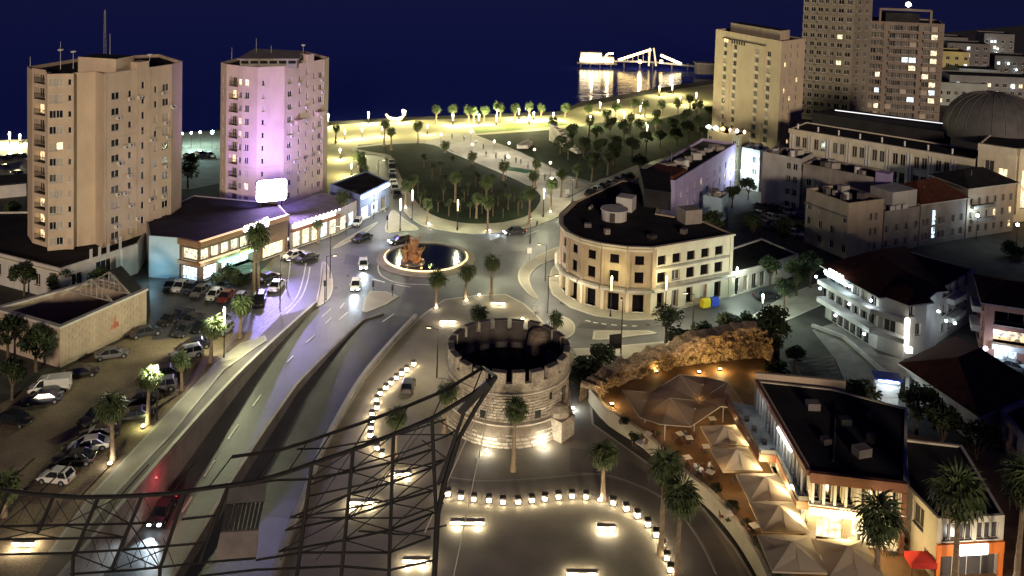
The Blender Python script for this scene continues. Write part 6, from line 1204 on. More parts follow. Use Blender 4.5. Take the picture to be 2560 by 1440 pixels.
for a in ((560, 893, 768, 'tall lamp post with a glowing top at the car park corner', 7500, Y1), (392, 1050, 912, 'glowing lamp post beside the bright green palm', 4200, Y1), (1143, 575, 500, 'glowing lamp post at the front of the park lawn', 2600, Y1), (1000, 577, 498, 'glowing lamp post on the triangular island', 2400, Y1), (1030, 550, 475, 'glowing lamp post at the left of the park pavement', 1600, Y1), (1358, 542, 472, 'glowing lamp post at the right of the park pavement', 2200, Y1),
          (1526, 791, 690, 'glowing lamp post close to the curved facade', 420, (1, .9, .45)), (1663, 787, 690, 'glowing lamp post by the grey hatchback', 420, (1, .92, .5)), (1905, 796, 735, 'white-headed lamp post at the end of the street', 2600, (.75, 1, .85)), (1230, 700, 640, 'glowing lamp post between roundabout and plaza', 1800, Y1), (1840, 735, 668, 'lamp post by the shop openings of the low wing', 1800, (.8, 1, .8))): stick(*a)
for a in ((825, 697, 565, (1, 0), 'dark arm lamp left of the roundabout', 3600), (1092, 947, 822, (-1, .2), 'arm lamp left of the castle tower', 1900), (1731, 832, 735, (-1, .1), 'arm lamp on the street above the ruined wall', 3000), (1369, 783, 690, (1, .2), 'arm lamp at the foot of the curved facade', 2800), (1363, 702, 612, (-1, 0), 'arm lamp on the slip road island', 3000), (1552, 886, 757, (0, 1), 'arm lamp carrying a dark sign board', 2200),
          (1745, 566, 480, (-1, -.5), 'arm lamp in the street behind the corner building', 0), (1325, 610, 540, (0, -1), 'arm lamp on the far right of the roundabout', 2800), (935, 540, 470, (1, 0), 'arm lamp at the avenue mouth', 2600), (945, 470, 400, (1, 0), 'arm lamp halfway up the avenue', 2200), (1430, 510, 445, (0, -1), 'arm lamp on the street beyond the park corner', 2400), (700, 770, 650, (1, 0), 'arm lamp on the curving side road', 1700), (815, 752, 640, (1, .2), 'arm lamp on the splitter island', 2600)):
    if a[5]: arm(*a)
board = thing('road_sign_board', 'dark rectangular sign board on the pole right of the castle', 'sign', (*G(1537, 890, .1), .1)); link('panel', MB().box((0, 0, 2.2), (1.9, .12, 2.2), .3).mesh('panel', blackm), board); link('post', MB().tube((0, 0, 0), (0, 0, 1.2), .06).mesh('post', steel), board)
# sea front lamps
sf = [(24, 362, 330), (50, 360, 335), (820, 316, 285), (921, 308, 280), (1007, 305, 274), (1132, 312, 286), (1197, 312, 286), (1297, 298, 268), (1241, 314, 290), (1323, 312, 288), (1334, 300, 280), (1383, 300, 282), (1500, 280, 256), (1545, 275, 250), (1648, 240, 216), (1680, 235, 212), (1617, 340, 312), (1475, 315, 290), (1560, 305, 282), (1600, 288, 266), (1700, 262, 240), (1740, 255, 232)]
for k, (x, yb, yt) in enumerate(sf): stick(x, yb, yt, ORD[k] + ' glowing column lamp from the left along the sea front', 10500 if x < 1400 else 6000, (1, .93, .5), .02, 'sea front lamps', .6, .16)
pl_ = [(850, 398, 372), (862, 350, 326), (905, 345, 320), (955, 340, 316), (1068, 336, 312), (878, 440, 410)]
for k, (x, yb, yt) in enumerate(sorted(pl_)): stick(x, yb, yt, ORD[k] + ' slim lamp from the left on the open promenade behind the park', 4200, (1, .93, .5), .03, 'promenade lamps', .4, .1)
def globe(px, py, label, pw, col=(1, .95, .8), h=3.2, r=.32, z=.03, m=None):
    b = G(px, py, z); t = thing('globe_lamp', label, 'globe lamp', (*b, z), group='globe lamps'); link('pole', MB().tube((0, 0, 0), (0, 0, h), .06, .05, 6).mesh('pole', steel), t)
    link('globe', MB().lathe([(.01, h), (r * .8, h + .25 * r), (r, h + r), (r * .8, h + 1.7 * r), (.01, h + 2 * r)], 10).mesh('globe', m or bulb_w), t); lamp(t, (0, 0, h + 2 * r + .2), pw, col, .3)
for x, y, lab in ((1102, 366, 'globe lamp at the top end of the walkway'), (1177, 358, 'second globe lamp down the walkway'), (1272, 388, 'globe lamp at the upper kerb of the walkway'), (1180, 392, 'globe lamp on the lawn side of the walkway'), (1335, 405, 'globe lamp below the stepped monument'), (1270, 424, 'brightest globe lamp over the green canopy'), (1375, 440, 'globe lamp where the walkway meets the street'), (1378, 482, 'low globe lamp at the park corner'), (1235, 384, 'globe lamp in the middle of the walkway')): globe(x, y, lab, 1700, r=.3)
for x, y, lab in ((455, 372, 'first floodlight of the yard between the towers'), (478, 370, 'second floodlight of the yard between the towers'), (500, 368, 'third floodlight of the yard between the towers'), (530, 370, 'largest floodlight of the yard between the towers')): globe(x, y, lab, 2600, (.6, 1, .95), 4, .5 if x > 520 else .34, m=bulb_c)
for x, y, lab, pw in ((1762, 475, 'white lamp glowing in the night car park', 2600), (1852, 480, 'globe lamp at the trees of the night car park', 2600), (1915, 512, 'lamp over the top row of the night car park', 2200), (2000, 520, 'lamp beside the pale blue wall of the night car park', 2600), (1720, 500, 'lamp at the foot of the long lilac house', 900), (2540, 625, 'white ball lamp among trees at the right edge', 500), (2440, 600, 'small orange lamp by the domed hall', 400)): globe(x, y, lab, pw, (.62, .85, 1), 5, .32, 0, bulb_c)
globe(2475, 905, 'white lamp over the corner of the red roof', 500, (.8, .9, 1), 4.6, .35, 0, bulb_c); globe(2060, 745, 'small globe lamp at the hotel fence', 260, (.85, .95, 1), 4.5, .25, 0, bulb_c)
# palm and castle floodlights set in the ground
for k, (x, y, pw, c, lab) in enumerate(((1216, 1131, 260, (1, .95, .78), 'left floodlight at the castle foot'), (1360, 1118, 300, (1, .95, .78), 'right floodlight at the castle foot'), (1432, 1024, 200, (.8, .92, 1), 'cool floodlight in the passage right of the castle'), (1091, 772, 70, (1, .92, .7), 'uplight at the left roundabout palm'), (1166, 753, 70, (1, .92, .7), 'uplight at the middle roundabout palm'), (1198, 740, 50, (1, .92, .7), 'uplight beside the low plaza bench'), (1217, 579, 60, (1, .95, .8), 'left of the twin uplights at the lawn front'), (1224, 579, 60, (1, .95, .8), 'right of the twin uplights at the lawn front'),
        (1073, 563, 50, (1, .95, .8), 'uplight at the thin palm'), (1014, 521, 50, (1, .95, .8), 'uplight at the avenue palm'), (1376, 531, 50, (1, .95, .8), 'uplight at the pavement corner palm'), (275, 1162, 120, (1, .93, .75), 'uplight at the shaggy palm'), (358, 1068, 160, (.9, 1, .45), 'uplight at the bright green palm'), (1306, 800, 160, (1, .93, .7), 'light behind the castle battlements'), (1500, 1254, 80, (1, .9, .65), 'uplight at the palm in the cube row'), (2018, 1062, 0, (1, 1, 1), 'x'))):
    if pw == 0: continue
    t = thing('ground_spotlight', lab, 'spotlight', (*G(x, y, .14), .14), group='ground spotlights'); link('housing', MB().tube((0, 0, 0), (0, 0, .12), .2, .18, 8).mesh('housing', blackm), t); link('lens', MB().lathe([(.2, .12), (.24, .22), (.12, .34), (.01, .36)], 8).mesh('lens', bulb_c if c[2] > .9 else bulb_w), t); lamp(t, (0, -.05, .75 if pw > 150 else .5), pw, c, .12)
# cube lights along the plaza lanes
cube = MB().box((0, 0, .62), (.42, .42, .12), 0, 0).box((0, 0, .06), (.42, .42, .12), 0, 0).box((0, 0, .34), (.3, .3, .44), 0, 1)
cube_p = [MB().box((0, 0, .72), (.66, .66, .2)).mesh('cap', framed), MB().box((0, 0, .07), (.6, .6, .14)).mesh('foot', framed), MB().box((0, 0, .38), (.46, .46, .48)).mesh('light_core', bulb_w)]
c1 = [(1119, 1240), (1152, 1248), (1184, 1253), (1222, 1256), (1257, 1260), (1295, 1260), (1329, 1256), (1362, 1252), (1396, 1247), (1430, 1245), (1464, 1247), (1533, 1262), (1565, 1277), (1593, 1294), (1619, 1316), (1640, 1342), (1655, 1370), (1667, 1400), (1676, 1430)]
c2 = [(1034, 915), (1017, 928), (1004, 938), (991, 949), (978, 962), (965, 974), (950, 988), (941, 1004), (942, 1024), (930, 1041), (929, 1058), (928, 1075), (926, 1093), (935, 1110), (942, 1125), (954, 1142)]
for pts, lab in ((c1, ' cube light from the left in the row along the lower drive'), (c2, ' cube light from the top in the curve left of the castle')):
    for k, (x, y) in enumerate(pts):
        t = thing('cube_light', ORD[k] + lab, 'cube light', (*G(x, y, .16), .16), R.uniform(-.3, .3), 'cube lights on the plaza')
        for nm, me in zip(('cap', 'foot', 'light_core'), cube_p): link(nm, me, t)
        q = Vector(G(x, y - 12, .16)) - Vector(G(x, y, .16))
        for s in (1, -1): a_ = Vector((.5, .05)) if pts is c2 else Vector((.0, .5)); lamp(t, (a_.x * s, a_.y * s, .36), 30, (1, .86, .58), .06)
# light benches
for k, (x, y, w, lab) in enumerate(((1168, 1312, 3.6, 'long glowing bench in the middle of the plaza'), (1515, 1325, 1.9, 'short glowing bench right of the plaza centre'), (1455, 1440, 3.0, 'glowing bench at the bottom edge of the plaza'), (905, 1262, 3.2, 'glowing bench behind the steel frame'), (1040, 1408, 2.6, 'glowing bench low behind the steel frame'), (1120, 808, 2.4, 'glowing bench behind the castle on the left'), (1245, 762, 2.4, 'dim bench on the plaza tip by the roundabout'), (1003, 1190, 2.4, 'glowing bench above the steel frame'), (60, 1365, 2.2, 'glowing bench in the lower left corner'))):
    t = thing('light_bench', lab, 'bench', (*G(x, y, .16), .16), rad(1.5), 'glowing benches on the plaza')
    link('seat', MB().box((0, 0, .5), (w, .55, .1)).mesh('seat', conc), t); link('light_band', MB().box((0, 0, .3), (w - .1, .4, .28)).mesh('light_band', bulb_w), t); link('foot', MB().box((0, 0, .07), (w - .2, .36, .14)).mesh('foot', framed), t)
    pw = 60 if 'dim' in lab else 140
    for u in (-.3, .3):
        for s in (-1, 1): lamp(t, (u * w, s * .5, .3), pw, (1, .88, .62), .1)
# traffic lights and signs
for k, (x, y, pt, lab) in enumerate(((811, 760, 705, 'traffic light on the splitter island'), (968, 575, 542, 'traffic light at the avenue mouth'), (934, 548, 515, 'traffic light above the avenue mouth'), (933, 728, 712, 'small signal box at the tip of the triangle island'), (981, 740, 716, 'signal box at the right of the triangle island'), (1342, 588, 555, 'traffic light at the right of the roundabout'), (865, 590, 560, 'traffic light beside the shop kerb'))):
    b = G(x, y, .1); h = max(ztop(b, pt), 1.6); t = thing('traffic_light', lab, 'traffic light', (*b, .1), group='traffic lights'); link('pole', MB().tube((0, 0, 0), (0, 0, h), .06).mesh('pole', blackm), t); link('signal_box', MB().box((0, 0, h - .3), (.34, .3, .95)).mesh('signal_box', blackm), t); link('visor', MB().tube((0, -.15, h - .1), (0, -.3, h - .1), .1, n=8).mesh('visor', blackm), t)
for x, y, pt, lab in ((1323, 652, 622, 'white rectangular road sign on the slip island'), (1418, 492, 480, 'white notice board at the park corner'), (1338, 790, 770, 'white column poster behind the castle battlements')):
    b = G(x, y, .13); h = max(ztop(b, pt), 1.8); t = thing('road_sign', lab, 'sign', (*b, .13)); link('post', MB().tube((0, .06, 0), (0, .06, h), .04).mesh('post', steel), t); link('plate', MB().box((0, 0, h - .5), (.9, .06, 1.1)).mesh('plate', whitew), t)
for k, (x, y, m_, lab) in enumerate(((1763, 768, yellowm, 'yellow waste container beside the blue one'), (1784, 765, bluem, 'blue waste container beside the yellow one'))):
    t = thing('waste_container', lab, 'container', (*G(x, y, .13), .13), .45); link('bin', MB().box((0, 0, .65), (1.5, 1.0, 1.1)).mesh('bin', m_), t); link('lid', MB().tube((-.75, 0, 1.2), (.75, 0, 1.2), .42, n=10).mesh('lid', m_), t)
    for sx in (-.6, .6): link('wheel', MB().tube((sx, -.5, .1), (sx, -.4, .1), .1, n=8).mesh('wheel', tyre), t)

# ================================================================== TERRACE: PARASOLS, CANOPY, TABLES, PEOPLE
def parasol(x, y, s, rz, label, h=2.5, m=None, rise=.95, group='parasols on the terrace', pole=True):
    t = thing('parasol', label, 'parasol', (x, y, 1.62), rz, group); k = s / 2; mb = MB(); n = 5
    for q in range(4):
        a, b = [((-k, -k), (k, -k)), ((k, -k), (k, k)), ((k, k), (-k, k)), ((-k, k), (-k, -k))][q]; mb.add([(*a, h), (*b, h), (a[0] * .12, a[1] * .12, h + rise), (b[0] * .12, b[1] * .12, h + rise), ((a[0] + b[0]) / 2, (a[1] + b[1]) / 2, h + .07), ((a[0] + b[0]) * .25, (a[1] + b[1]) * .25, h + rise * .45)], [(0, 4, 5, 2), (4, 1, 3, 5), (2, 5, 3)])
        mb.add([(*a, h), (*b, h), (b[0], b[1], h - .18), (a[0], a[1], h - .18)], [(0, 3, 2, 1)])
    mb.add([(-k * .16, -k * .16, h + rise), (k * .16, -k * .16, h + rise), (k * .16, k * .16, h + rise), (-k * .16, k * .16, h + rise), (0, 0, h + rise + .16)], [(0, 1, 4), (1, 2, 4), (2, 3, 4), (3, 0, 4)])
    link('canopy', mb.mesh('canopy', m or canvas), t); link('pole', MB().tube((0, 0, 0), (0, 0, h + rise), .05).mesh('pole', framed), t); link('base', MB().box((0, 0, .05), (.8, .8, .1)).mesh('base', concd), t)
    for sx in (-1, 1):
        for sy in (-1, 1): link('rib', MB().tube((0, 0, h + rise - .06), (sx * k, sy * k, h - .04), .02, n=4).mesh('rib', framed), t)
    return t
for a in ((26.0, 98.6, 4.3, .12, 'farthest of the four parasols beside the lit restaurant wall'), (26.2, 94.0, 4.4, .1, 'second parasol beside the lit restaurant wall'), (27.9, 89.0, 4.6, .05, 'third parasol beside the lit restaurant wall'), (28.0, 84.3, 4.6, .03, 'nearest of the four parasols beside the lit restaurant wall'), (27.6, 79.0, 5.0, 0, 'left of the two front parasols before the lit shopfront'), (32.7, 78.6, 5.0, 0, 'right of the two front parasols before the lit shopfront')): parasol(*a)
c0, cu, cw = Vector((15.1, 106.3)), Vector((3.5, -7.7)) / 2, Vector((12.0, 6.6)) / 3
ang = math.atan2(cw.y, cw.x)
for i_ in range(2):
    for j_ in range(3):
        q = c0 + cu * (i_ + .5) + cw * (j_ + .5)
        t = thing('shade_sail', ('back', 'front')[i_] + ' ' + ('left', 'middle', 'right')[j_] + ' panel of the joined taupe shade canopy', 'shade sail', (q.x, q.y, 1.62), 0, 'joined shade canopy'); A_ = [tuple(-cu / 2 - cw / 2), tuple(cu / 2 - cw / 2), tuple(cu / 2 + cw / 2), tuple(-cu / 2 + cw / 2)]; mb = MB(); hz_ = [2.2, 3.6, 2.2, 3.6] if (i_ + j_) % 2 else [3.6, 2.2, 3.6, 2.2]; V = [(p[0], p[1], z_) for p, z_ in zip(A_, hz_)]
        mb.add(V + [(0, 0, 2.95 + (.25 if (i_ + j_) % 2 else -.25))], [(0, 1, 4), (1, 2, 4), (2, 3, 4), (3, 0, 4)]); link('sail', mb.mesh('sail', canvasd), t)
        for k in range(4): link('edge_tube', MB().tube(V[k], V[(k + 1) % 4], .06, n=5).mesh('edge_tube', canvas), t)
        link('pole', MB().tube((0, 0, 0), (0, 0, 2.9), .07).mesh('pole', lightw), t)
        for s in (0, 2): link('strut', MB().tube((0, 0, 1.8), ((V[s][0]) * .5, V[s][1] * .5, 2.75), .04, n=4).mesh('strut', lightw), t)
tabm = [MB().box((0, 0, .74), (.85, .85, .04)).mesh('table_top', whitew), MB().tube((0, 0, 0), (0, 0, .73), .045).mesh('leg', framed), MB().box((0, 0, .02), (.5, .5, .04)).mesh('base', framed)]
chm = [MB().box((0, 0, .45), (.44, .44, .06)).mesh('seat', brown), MB().box((-.2, 0, .72), (.05, .44, .5)).mesh('backrest', brown), MB().tube((0, 0, 0), (0, 0, .43), .022, n=4).mesh('leg', framed)]
tabs = [(1620, 1098), (1700, 1098), (1722, 1108), (1600, 1120), (1765, 1130), (1718, 1158), (1745, 1185), (1775, 1195), (1690, 1045), (1780, 1060), (1820, 1300), (1885, 1330), (1960, 1415), (2010, 1425), (2060, 1412), (2120, 1408), (2130, 1365), (2230, 1385), (2250, 1375), (1905, 1265)]
whr = ['behind the left palm by the terrace rail', 'on the terrace behind the big canopy end', 'with white top in the open middle of the terrace', 'near the rail left of the canopy', 'in the dark middle of the terrace', 'under the rear palm crown by the rail', 'where white-shirted guests sit by the rail', 'right of the white-shirted guests', 'at the front edge of the big canopy', 'at the right front of the big canopy', 'along the rail by the nearest wall parasol', 'under the left front parasol edge', 'below the left front parasol', 'between the two front parasols', 'below the right front parasol', 'right of the right front parasol', 'before the lit shopfront', 'beside the red awning', 'behind the red awning', 'beside the third wall parasol']
for k, (x, y) in enumerate(tabs):
    a = G(x, y, 1.65); t = thing('cafe_table', 'small square cafe table ' + whr[k], 'table', (*a, 1.62), R.random(), 'cafe tables')
    for nm, me in zip(('table_top', 'leg', 'base'), tabm): link(nm, me, t)
    if k in (5, 9): continue
    for s, sd_ in ((0, 'left'), (1, 'right')):
        an = R.random() * .6 + s * 3.14; c = thing('cafe_chair', sd_ + ' chair of the cafe table ' + whr[k], 'chair', (a[0] - .72 * math.cos(an), a[1] - .72 * math.sin(an), 1.62), an, 'cafe chairs'); link('seat', chm[0], c); link('backrest', chm[1], c)
        for sx in (-.18, .18):
            for sy in (-.18, .18): link('leg', chm[2], c, (sx, sy, 0))
def person_mesh(sit):
    me = bpy.data.meshes.new('person_body')
    if sit: P_ = [(0, 0, .52), (0, 0, .72), (0, 0, .98), (.02, 0, 1.08), (.04, 0, 1.2), (.05, 0, 1.31)]; hip = .1; kn = (.42, .5); ft = (.45, .06)
    else: P_ = [(0, 0, .95), (0, 0, 1.15), (0, 0, 1.42), (.01, 0, 1.53), (.03, 0, 1.64), (.03, 0, 1.76)]; hip = .1; kn = (.06, .5); ft = (-.04, .06)
    rr = [.15, .135, .16, .055, .095, .08]; E_ = [(i, i + 1) for i in range(5)]; P_ = [Vector(p) for p in P_]
    for s in (-1, 1):
        b = len(P_); P_ += [Vector((.02, s * hip, P_[0].z - .03)), Vector((kn[0], s * (hip + .02), kn[1])), Vector((ft[0], s * (hip + .02), ft[1])), Vector((ft[0] + .16, s * (hip + .03), .04))]; rr += [.1, .075, .05, .045]; E_ += [(0, b), (b, b + 1), (b + 1, b + 2), (b + 2, b + 3)]
        b = len(P_); sh = P_[2]; P_ += [sh + Vector((0, s * .2, 0)), sh + Vector((.05, s * .25, -.28)), sh + Vector((.28 if sit else .08, s * .2, -.36 if sit else -.54)), sh + Vector((.36 if sit else .1, s * .18, -.36 if sit else -.62))]; rr += [.065, .05, .038, .035]; E_ += [(2, b), (b, b + 1), (b + 1, b + 2), (b + 2, b + 3)]
    me.from_pydata(P_, E_, []); o = bpy.data.objects.new('p', me); COL.objects.link(o); o.modifiers.new('s', 'SKIN')
    for v, r in zip(me.skin_vertices[0].data, rr): v.radius = (r, r)
    me.skin_vertices[0].data[0].use_root = True; u = o.modifiers.new('u', 'SUBSURF'); u.levels = u.render_levels = 1
    m2 = bpy.data.meshes.new_from_object(o.evaluated_get(bpy.context.evaluated_depsgraph_get())); bpy.data.objects.remove(o)
    for q in (whitew, mat('trousers', (.03, .03, .05), .9), skin): m2.materials.append(q)
    for p in m2.polygons: z = p.center.z; m2.polygons[p.index].material_index = 2 if z > P_[3].z else (1 if z < P_[0].z + .05 else 0); p.use_smooth = True
    return m2, P_[4]
PM = [person_mesh(True), person_mesh(False)]
for x, y, sit, lab, col in ((1738, 1182, 1, 'seated guest in a white shirt left at the rail table', 'white'), (1752, 1192, 1, 'seated guest in a white shirt facing the rail table', 'white'), (1772, 1178, 1, 'seated guest in a white shirt behind the rail table', 'white'), (1712, 1100, 1, 'seated person in dark clothes at the open white table', 'dark'), (1860, 1158, 0, 'waiter in pale clothes beside the third wall parasol', 'white'), (1975, 1412, 0, 'person standing under the left front parasol', 'dark'), (2025, 1420, 1, 'seated person in white between the front parasols', 'white'), (2060, 1420, 1, 'seated person in pale clothes below the right front parasol', 'silver'), (717, 722, 0, 'person in dark clothes standing beside the lone white car', 'dark'), (1290, 408, 0, 'left of two people walking on the bright walkway', 'dark'), (1302, 410, 0, 'right of two people walking on the bright walkway', 'grey'), (1215, 392, 0, 'person walking alone higher on the walkway', 'dark'), (2205, 1352, 0, 'person in pale trousers in the lit shopfront', 'silver')):
    me, hd = PM[0 if sit else 1]; z = 1.62 if x > 1560 else .03; t = thing('person', lab, 'person', (*G(x, y, z), z), R.random() * 6, 'people')
    paint_slot(link('body', me, t), PAINT[col]); link('hair', MB().lathe([(.105, hd.z + .02), (.11, hd.z + .08), (.08, hd.z + .15), (.01, hd.z + .18)], 8, (hd.x - .01, 0)).mesh('hair', blackm), t)
wk = sorted(((1160, 352), (1190, 362), (1240, 396), (1262, 402), (1320, 422), (1345, 432), (1362, 452), (1130, 348), (1208, 374), (1390, 470)))
for k, (x, y) in enumerate(wk):
    me, hd = PM[1]; t = thing('person', ORD[k] + ' small walker from the left strolling on the lit walkway', 'person', (*G(x, y, .03), .03), R.random() * 6, 'walkers on the walkway'); paint_slot(link('body', me, t), PAINT[['dark', 'grey', 'white', 'black', 'red'][k % 5]]); link('hair', MB().lathe([(.105, hd.z + .02), (.11, hd.z + .08), (.08, hd.z + .15), (.01, hd.z + .18)], 8, (hd.x - .01, 0)).mesh('hair', blackm), t)
for x, y, s, lab in ((1590, 1105, .9, 'planter shrub at the rail end of the terrace wall'), (1730, 1250, .7, 'first shrub of the low hedge inside the terrace rail'), (1790, 1225, .7, 'second shrub of the low hedge inside the terrace rail'), (1830, 1275, .7, 'third shrub of the low hedge inside the terrace rail'), (1865, 1320, .7, 'fourth shrub of the low hedge inside the terrace rail'), (1900, 1370, .8, 'fifth shrub of the low hedge inside the terrace rail'), (1935, 1410, .9, 'leafy shrub under the left front parasol'), (1950, 1440, .9, 'leafy shrub at the bottom edge of the terrace'), (1560, 1060, .7, 'shrub below the canopy corner'), (2115, 1440, .7, 'potted shrub at the bottom edge before the shop'), (1640, 1090, .6, 'low planter inside the terrace wall')): tree(x, y, lab, s * .8, BUSH, 'terrace plants', 1.6, 'shrub', 'shrub')
for x, y, lab in ((1870, 1215, 'tall planter with a small plant beside the wall parasols'), (2165, 1425, 'tall planter post left of the front palm trunk'), (2130, 1345, 'slim planter in front of the lit shopfront')):
    t = thing('planter', lab, 'planter', (*G(x, y, 1.62), 1.62)); link('pot', MB().lathe([(.01, 0), (.22, 0), (.3, .75), (.26, .75), (.2, .6), (.01, .6)], 10).mesh('pot', framed), t); link('plant', BUSH[0][1], t, (0, 0, .45), 0, (.28, .28, .45))
# pergola, small kiosk and yard bits below the hotel
pg = thing('pergola', 'pale slatted pergola in the dark yard below the hotel', 'pergola', (*G(2000, 930), 0))
pc = [G(1985, 900, 2.6), G(2080, 890, 2.6), G(2110, 950, 2.6), G(2015, 965, 2.6)]
for k in range(7):
    a = Vector(pc[0]) + (Vector(pc[3]) - Vector(pc[0])) * k / 6; b = Vector(pc[1]) + (Vector(pc[2]) - Vector(pc[1])) * k / 6; part(pg, 'slat', MB().tube((*a, 2.6), (*b, 2.6), .07, n=4), conc)
for k in range(4): part(pg, 'post', MB().tube((*pc[k], 0), (*pc[k], 2.6), .07, n=4), conc)
for s in (0, 1): part(pg, 'beam', MB().tube((*pc[0 + s], 2.48), (*pc[3 - s], 2.48), .08, n=4), conc)
kk = thing('lit_kiosk', 'small blue-roofed kiosk lit white beside the red-roofed house', 'kiosk', (*G(2215, 985), 0), -.2)
link('booth', MB().box((0, 0, .7), (3.0, 1.8, 1.4)).mesh('booth', whitew), kk); link('roof', MB().box((0, 0, 2.5), (3.6, 2.4, .18)).mesh('roof', bluem), kk); link('light_strip', MB().box((0, -1.1, 2.3), (2.6, .15, .25)).mesh('light_strip', bulb_c), kk)
for sx in (-1.5, 1.5): link('post', MB().tube((sx, -.9, 0), (sx, -.9, 2.5), .05).mesh('post', frame), kk)
lamp(kk, (0, -1.8, 2.2), 260, (.75, .9, 1), .3)
fw = thing('yard_wall', 'low wall of the pale yard below the hotel', 'wall', (*G(2150, 900), 0)); wp = GL([(2030, 820), (2110, 850), (2200, 930), (2240, 950)])
for a, b in zip(wp, wp[1:]): part(fw, 'wall_length', MB().tube((*a, .45), (*b, .45), .35, n=4), lightw)
sheet('hotel_yard', GL([(2030, 825), (2110, 800), (2195, 885), (2290, 905), (2250, 960), (2240, 1060), (2130, 1000), (2090, 900)]), .03, conc)

# ================================================================== STEEL LATTICE IN THE FOREGROUND
YT_ = 47.0
def T3(px, py, y=YT_):
    d = _f + _r * ((px - PPX) / FPX) - _u * ((py - PPY) / FPX); k = y / d.y; return Vector((d.x * k, y, CAM_H + d.z * k))
lat = thing('steel_lattice_frame', 'dark rusty steel lattice frame rising in the foreground', 'steel frame', (-12, YT_, 0))
DB = Vector((.5, 2.6, .25))
def mem(nm, a, b, r, n=6, m=None): part(lat, nm, MB().tube(a, b, r, n=n), m or steel)
chord = [(-60, 1225), (0, 1224), (95, 1236), (200, 1243), (300, 1241), (425, 1234), (520, 1220), (640, 1204), (720, 1180), (780, 1159), (883, 1124), (984, 1086), (1080, 1046), (1180, 986), (1240, 942)]
ch = [T3(*p) for p in chord]
for a, b in zip(ch, ch[1:]): mem('chord', a, b, .13)
chb = [c + DB for c in ch[:-1]] + [ch[-1]]
for a, b in zip(chb[6:], chb[7:]): mem('rear_chord', a, b, .1, 5)
for k in range(1, len(ch) - 1): mem('tie', ch[k], chb[k], .04, 4)
mast_ = [(1240, 942), (1190, 1020), (1145, 1100), (1112, 1205), (1094, 1285), (1086, 1440), (1080, 1560)]
ms = [T3(*p) for p in mast_]
for k, (a, b) in enumerate(zip(ms, ms[1:])): mem('mast', a, b, .12 if k < 2 else .155)
posts = [((780, 1159), (742, 1440)), ((883, 1124), (853, 1440)), ((984, 1086), (972, 1440)), ((1083, 1120), (1090, 1282)), ((245, 1243), (182, 1395)), ((135, 1238), (95, 1330)), ((355, 1240), (280, 1420)), ((462, 1230), (400, 1420)), ((570, 1214), (500, 1405)), ((20, 1226), (-20, 1330)), ((1080, 1046), (1083, 1120))]
for a, b in posts: mem('post', T3(*a), T3(*b), .105)
lev = [[(771, 1198), (877, 1179), (979, 1156), (1083, 1122)], [(726, 1294), (875, 1235), (976, 1207), (1083, 1167), (1110, 1150)], [(714, 1325), (863, 1294), (976, 1257), (1083, 1226)], [(697, 1378), (861, 1350), (973, 1325), (1088, 1280)], [(640, 1400), (754, 1381), (973, 1381), (1077, 1342)], [(500, 1440), (640, 1424), (853, 1415), (973, 1425), (1085, 1400)],
       [(0, 1316), (160, 1312), (325, 1309), (385, 1306)], [(0, 1348), (150, 1346), (312, 1343)], [(0, 1386), (175, 1382), (300, 1375), (520, 1356)], [(175, 1435), (330, 1425), (507, 1406), (640, 1395)], [(455, 1298), (545, 1288)], [(600, 1215), (690, 1200), (771, 1198)]]
for L_ in lev:
    for a, b in zip(L_, L_[1:]): mem('rail', T3(*a), T3(*b), .066, 5)
    for a, b in zip(L_, L_[1:]):
        if a[0] > 650: mem('rear_rail', T3(*a) + DB, T3(*b) + DB, .05, 4)
dg = [(984, 1086, 1160, 1087), (1055, 1100, 1125, 1153), (1077, 1040, 1160, 1088), (780, 1159, 877, 1179), (883, 1124, 771, 1198), (883, 1124, 979, 1156), (984, 1086, 877, 1179), (877, 1179, 976, 1207), (979, 1156, 875, 1235), (979, 1156, 1083, 1167), (1083, 1122, 976, 1207), (875, 1235, 976, 1257), (976, 1207, 863, 1294), (976, 1207, 1083, 1226), (1083, 1167, 976, 1257), (863, 1294, 973, 1325), (976, 1257, 861, 1350), (976, 1257, 1088, 1280), (1083, 1226, 973, 1325), (861, 1350, 973, 1381), (973, 1325, 1077, 1342), (1088, 1280, 973, 1381), (726, 1294, 863, 1294), (875, 1235, 714, 1325), (697, 1378, 863, 1294), (754, 1381, 861, 1350),
      (1055, 1052, 984, 1156), (883, 1124, 700, 1400), (1000, 1140, 790, 1400), (1080, 1046, 880, 1300), (0, 1316, 150, 1346), (160, 1312, 0, 1348), (150, 1312, 312, 1343), (325, 1309, 400, 1420), (300, 1375, 400, 1420), (280, 1425, 415, 1372), (175, 1382, 300, 1430), (95, 1240, 0, 1316), (200, 1243, 325, 1309), (300, 1241, 160, 1312)]
for a in dg: mem('brace', T3(a[0], a[1], YT_ + .15), T3(a[2], a[3], YT_ + .15), .033, 4)
for k in range(16): x = 30 + k * 22; mem('bracing_wire', T3(x, 1245 + (k % 3) * 3, YT_ + .6), T3(x + 34 * (1 if k % 2 else -1), 1306, YT_ + .6), .018, 4)
for k in range(12): x = 210 + k * 18; mem('bracing_wire', T3(x, 1345, YT_ + .6), T3(x + 30 * (1 if k % 2 else -1), 1420, YT_ + .6), .018, 4)
mem('cable', T3(1238, 946), T3(1134, 1440), .028, 5, cablem); mem('cable', T3(1232, 950), T3(1062, 1331), .028, 5, cablem); mem('cable', T3(1238, 946), T3(1200, 1090), .02, 5, cablem)
for (x, y) in ((742, 1440), (853, 1440), (972, 1440), (1080, 1560), (182, 1395), (400, 1420)): a = T3(x, y); mem('leg', a, (a.x, a.y - .5, 0), .11, 6)
mem('gusset', T3(1222, 955), T3(1150, 1030), .28, 4); mem('diagonal_strut', T3(1160, 1030), T3(1095, 1210), .14, 4)
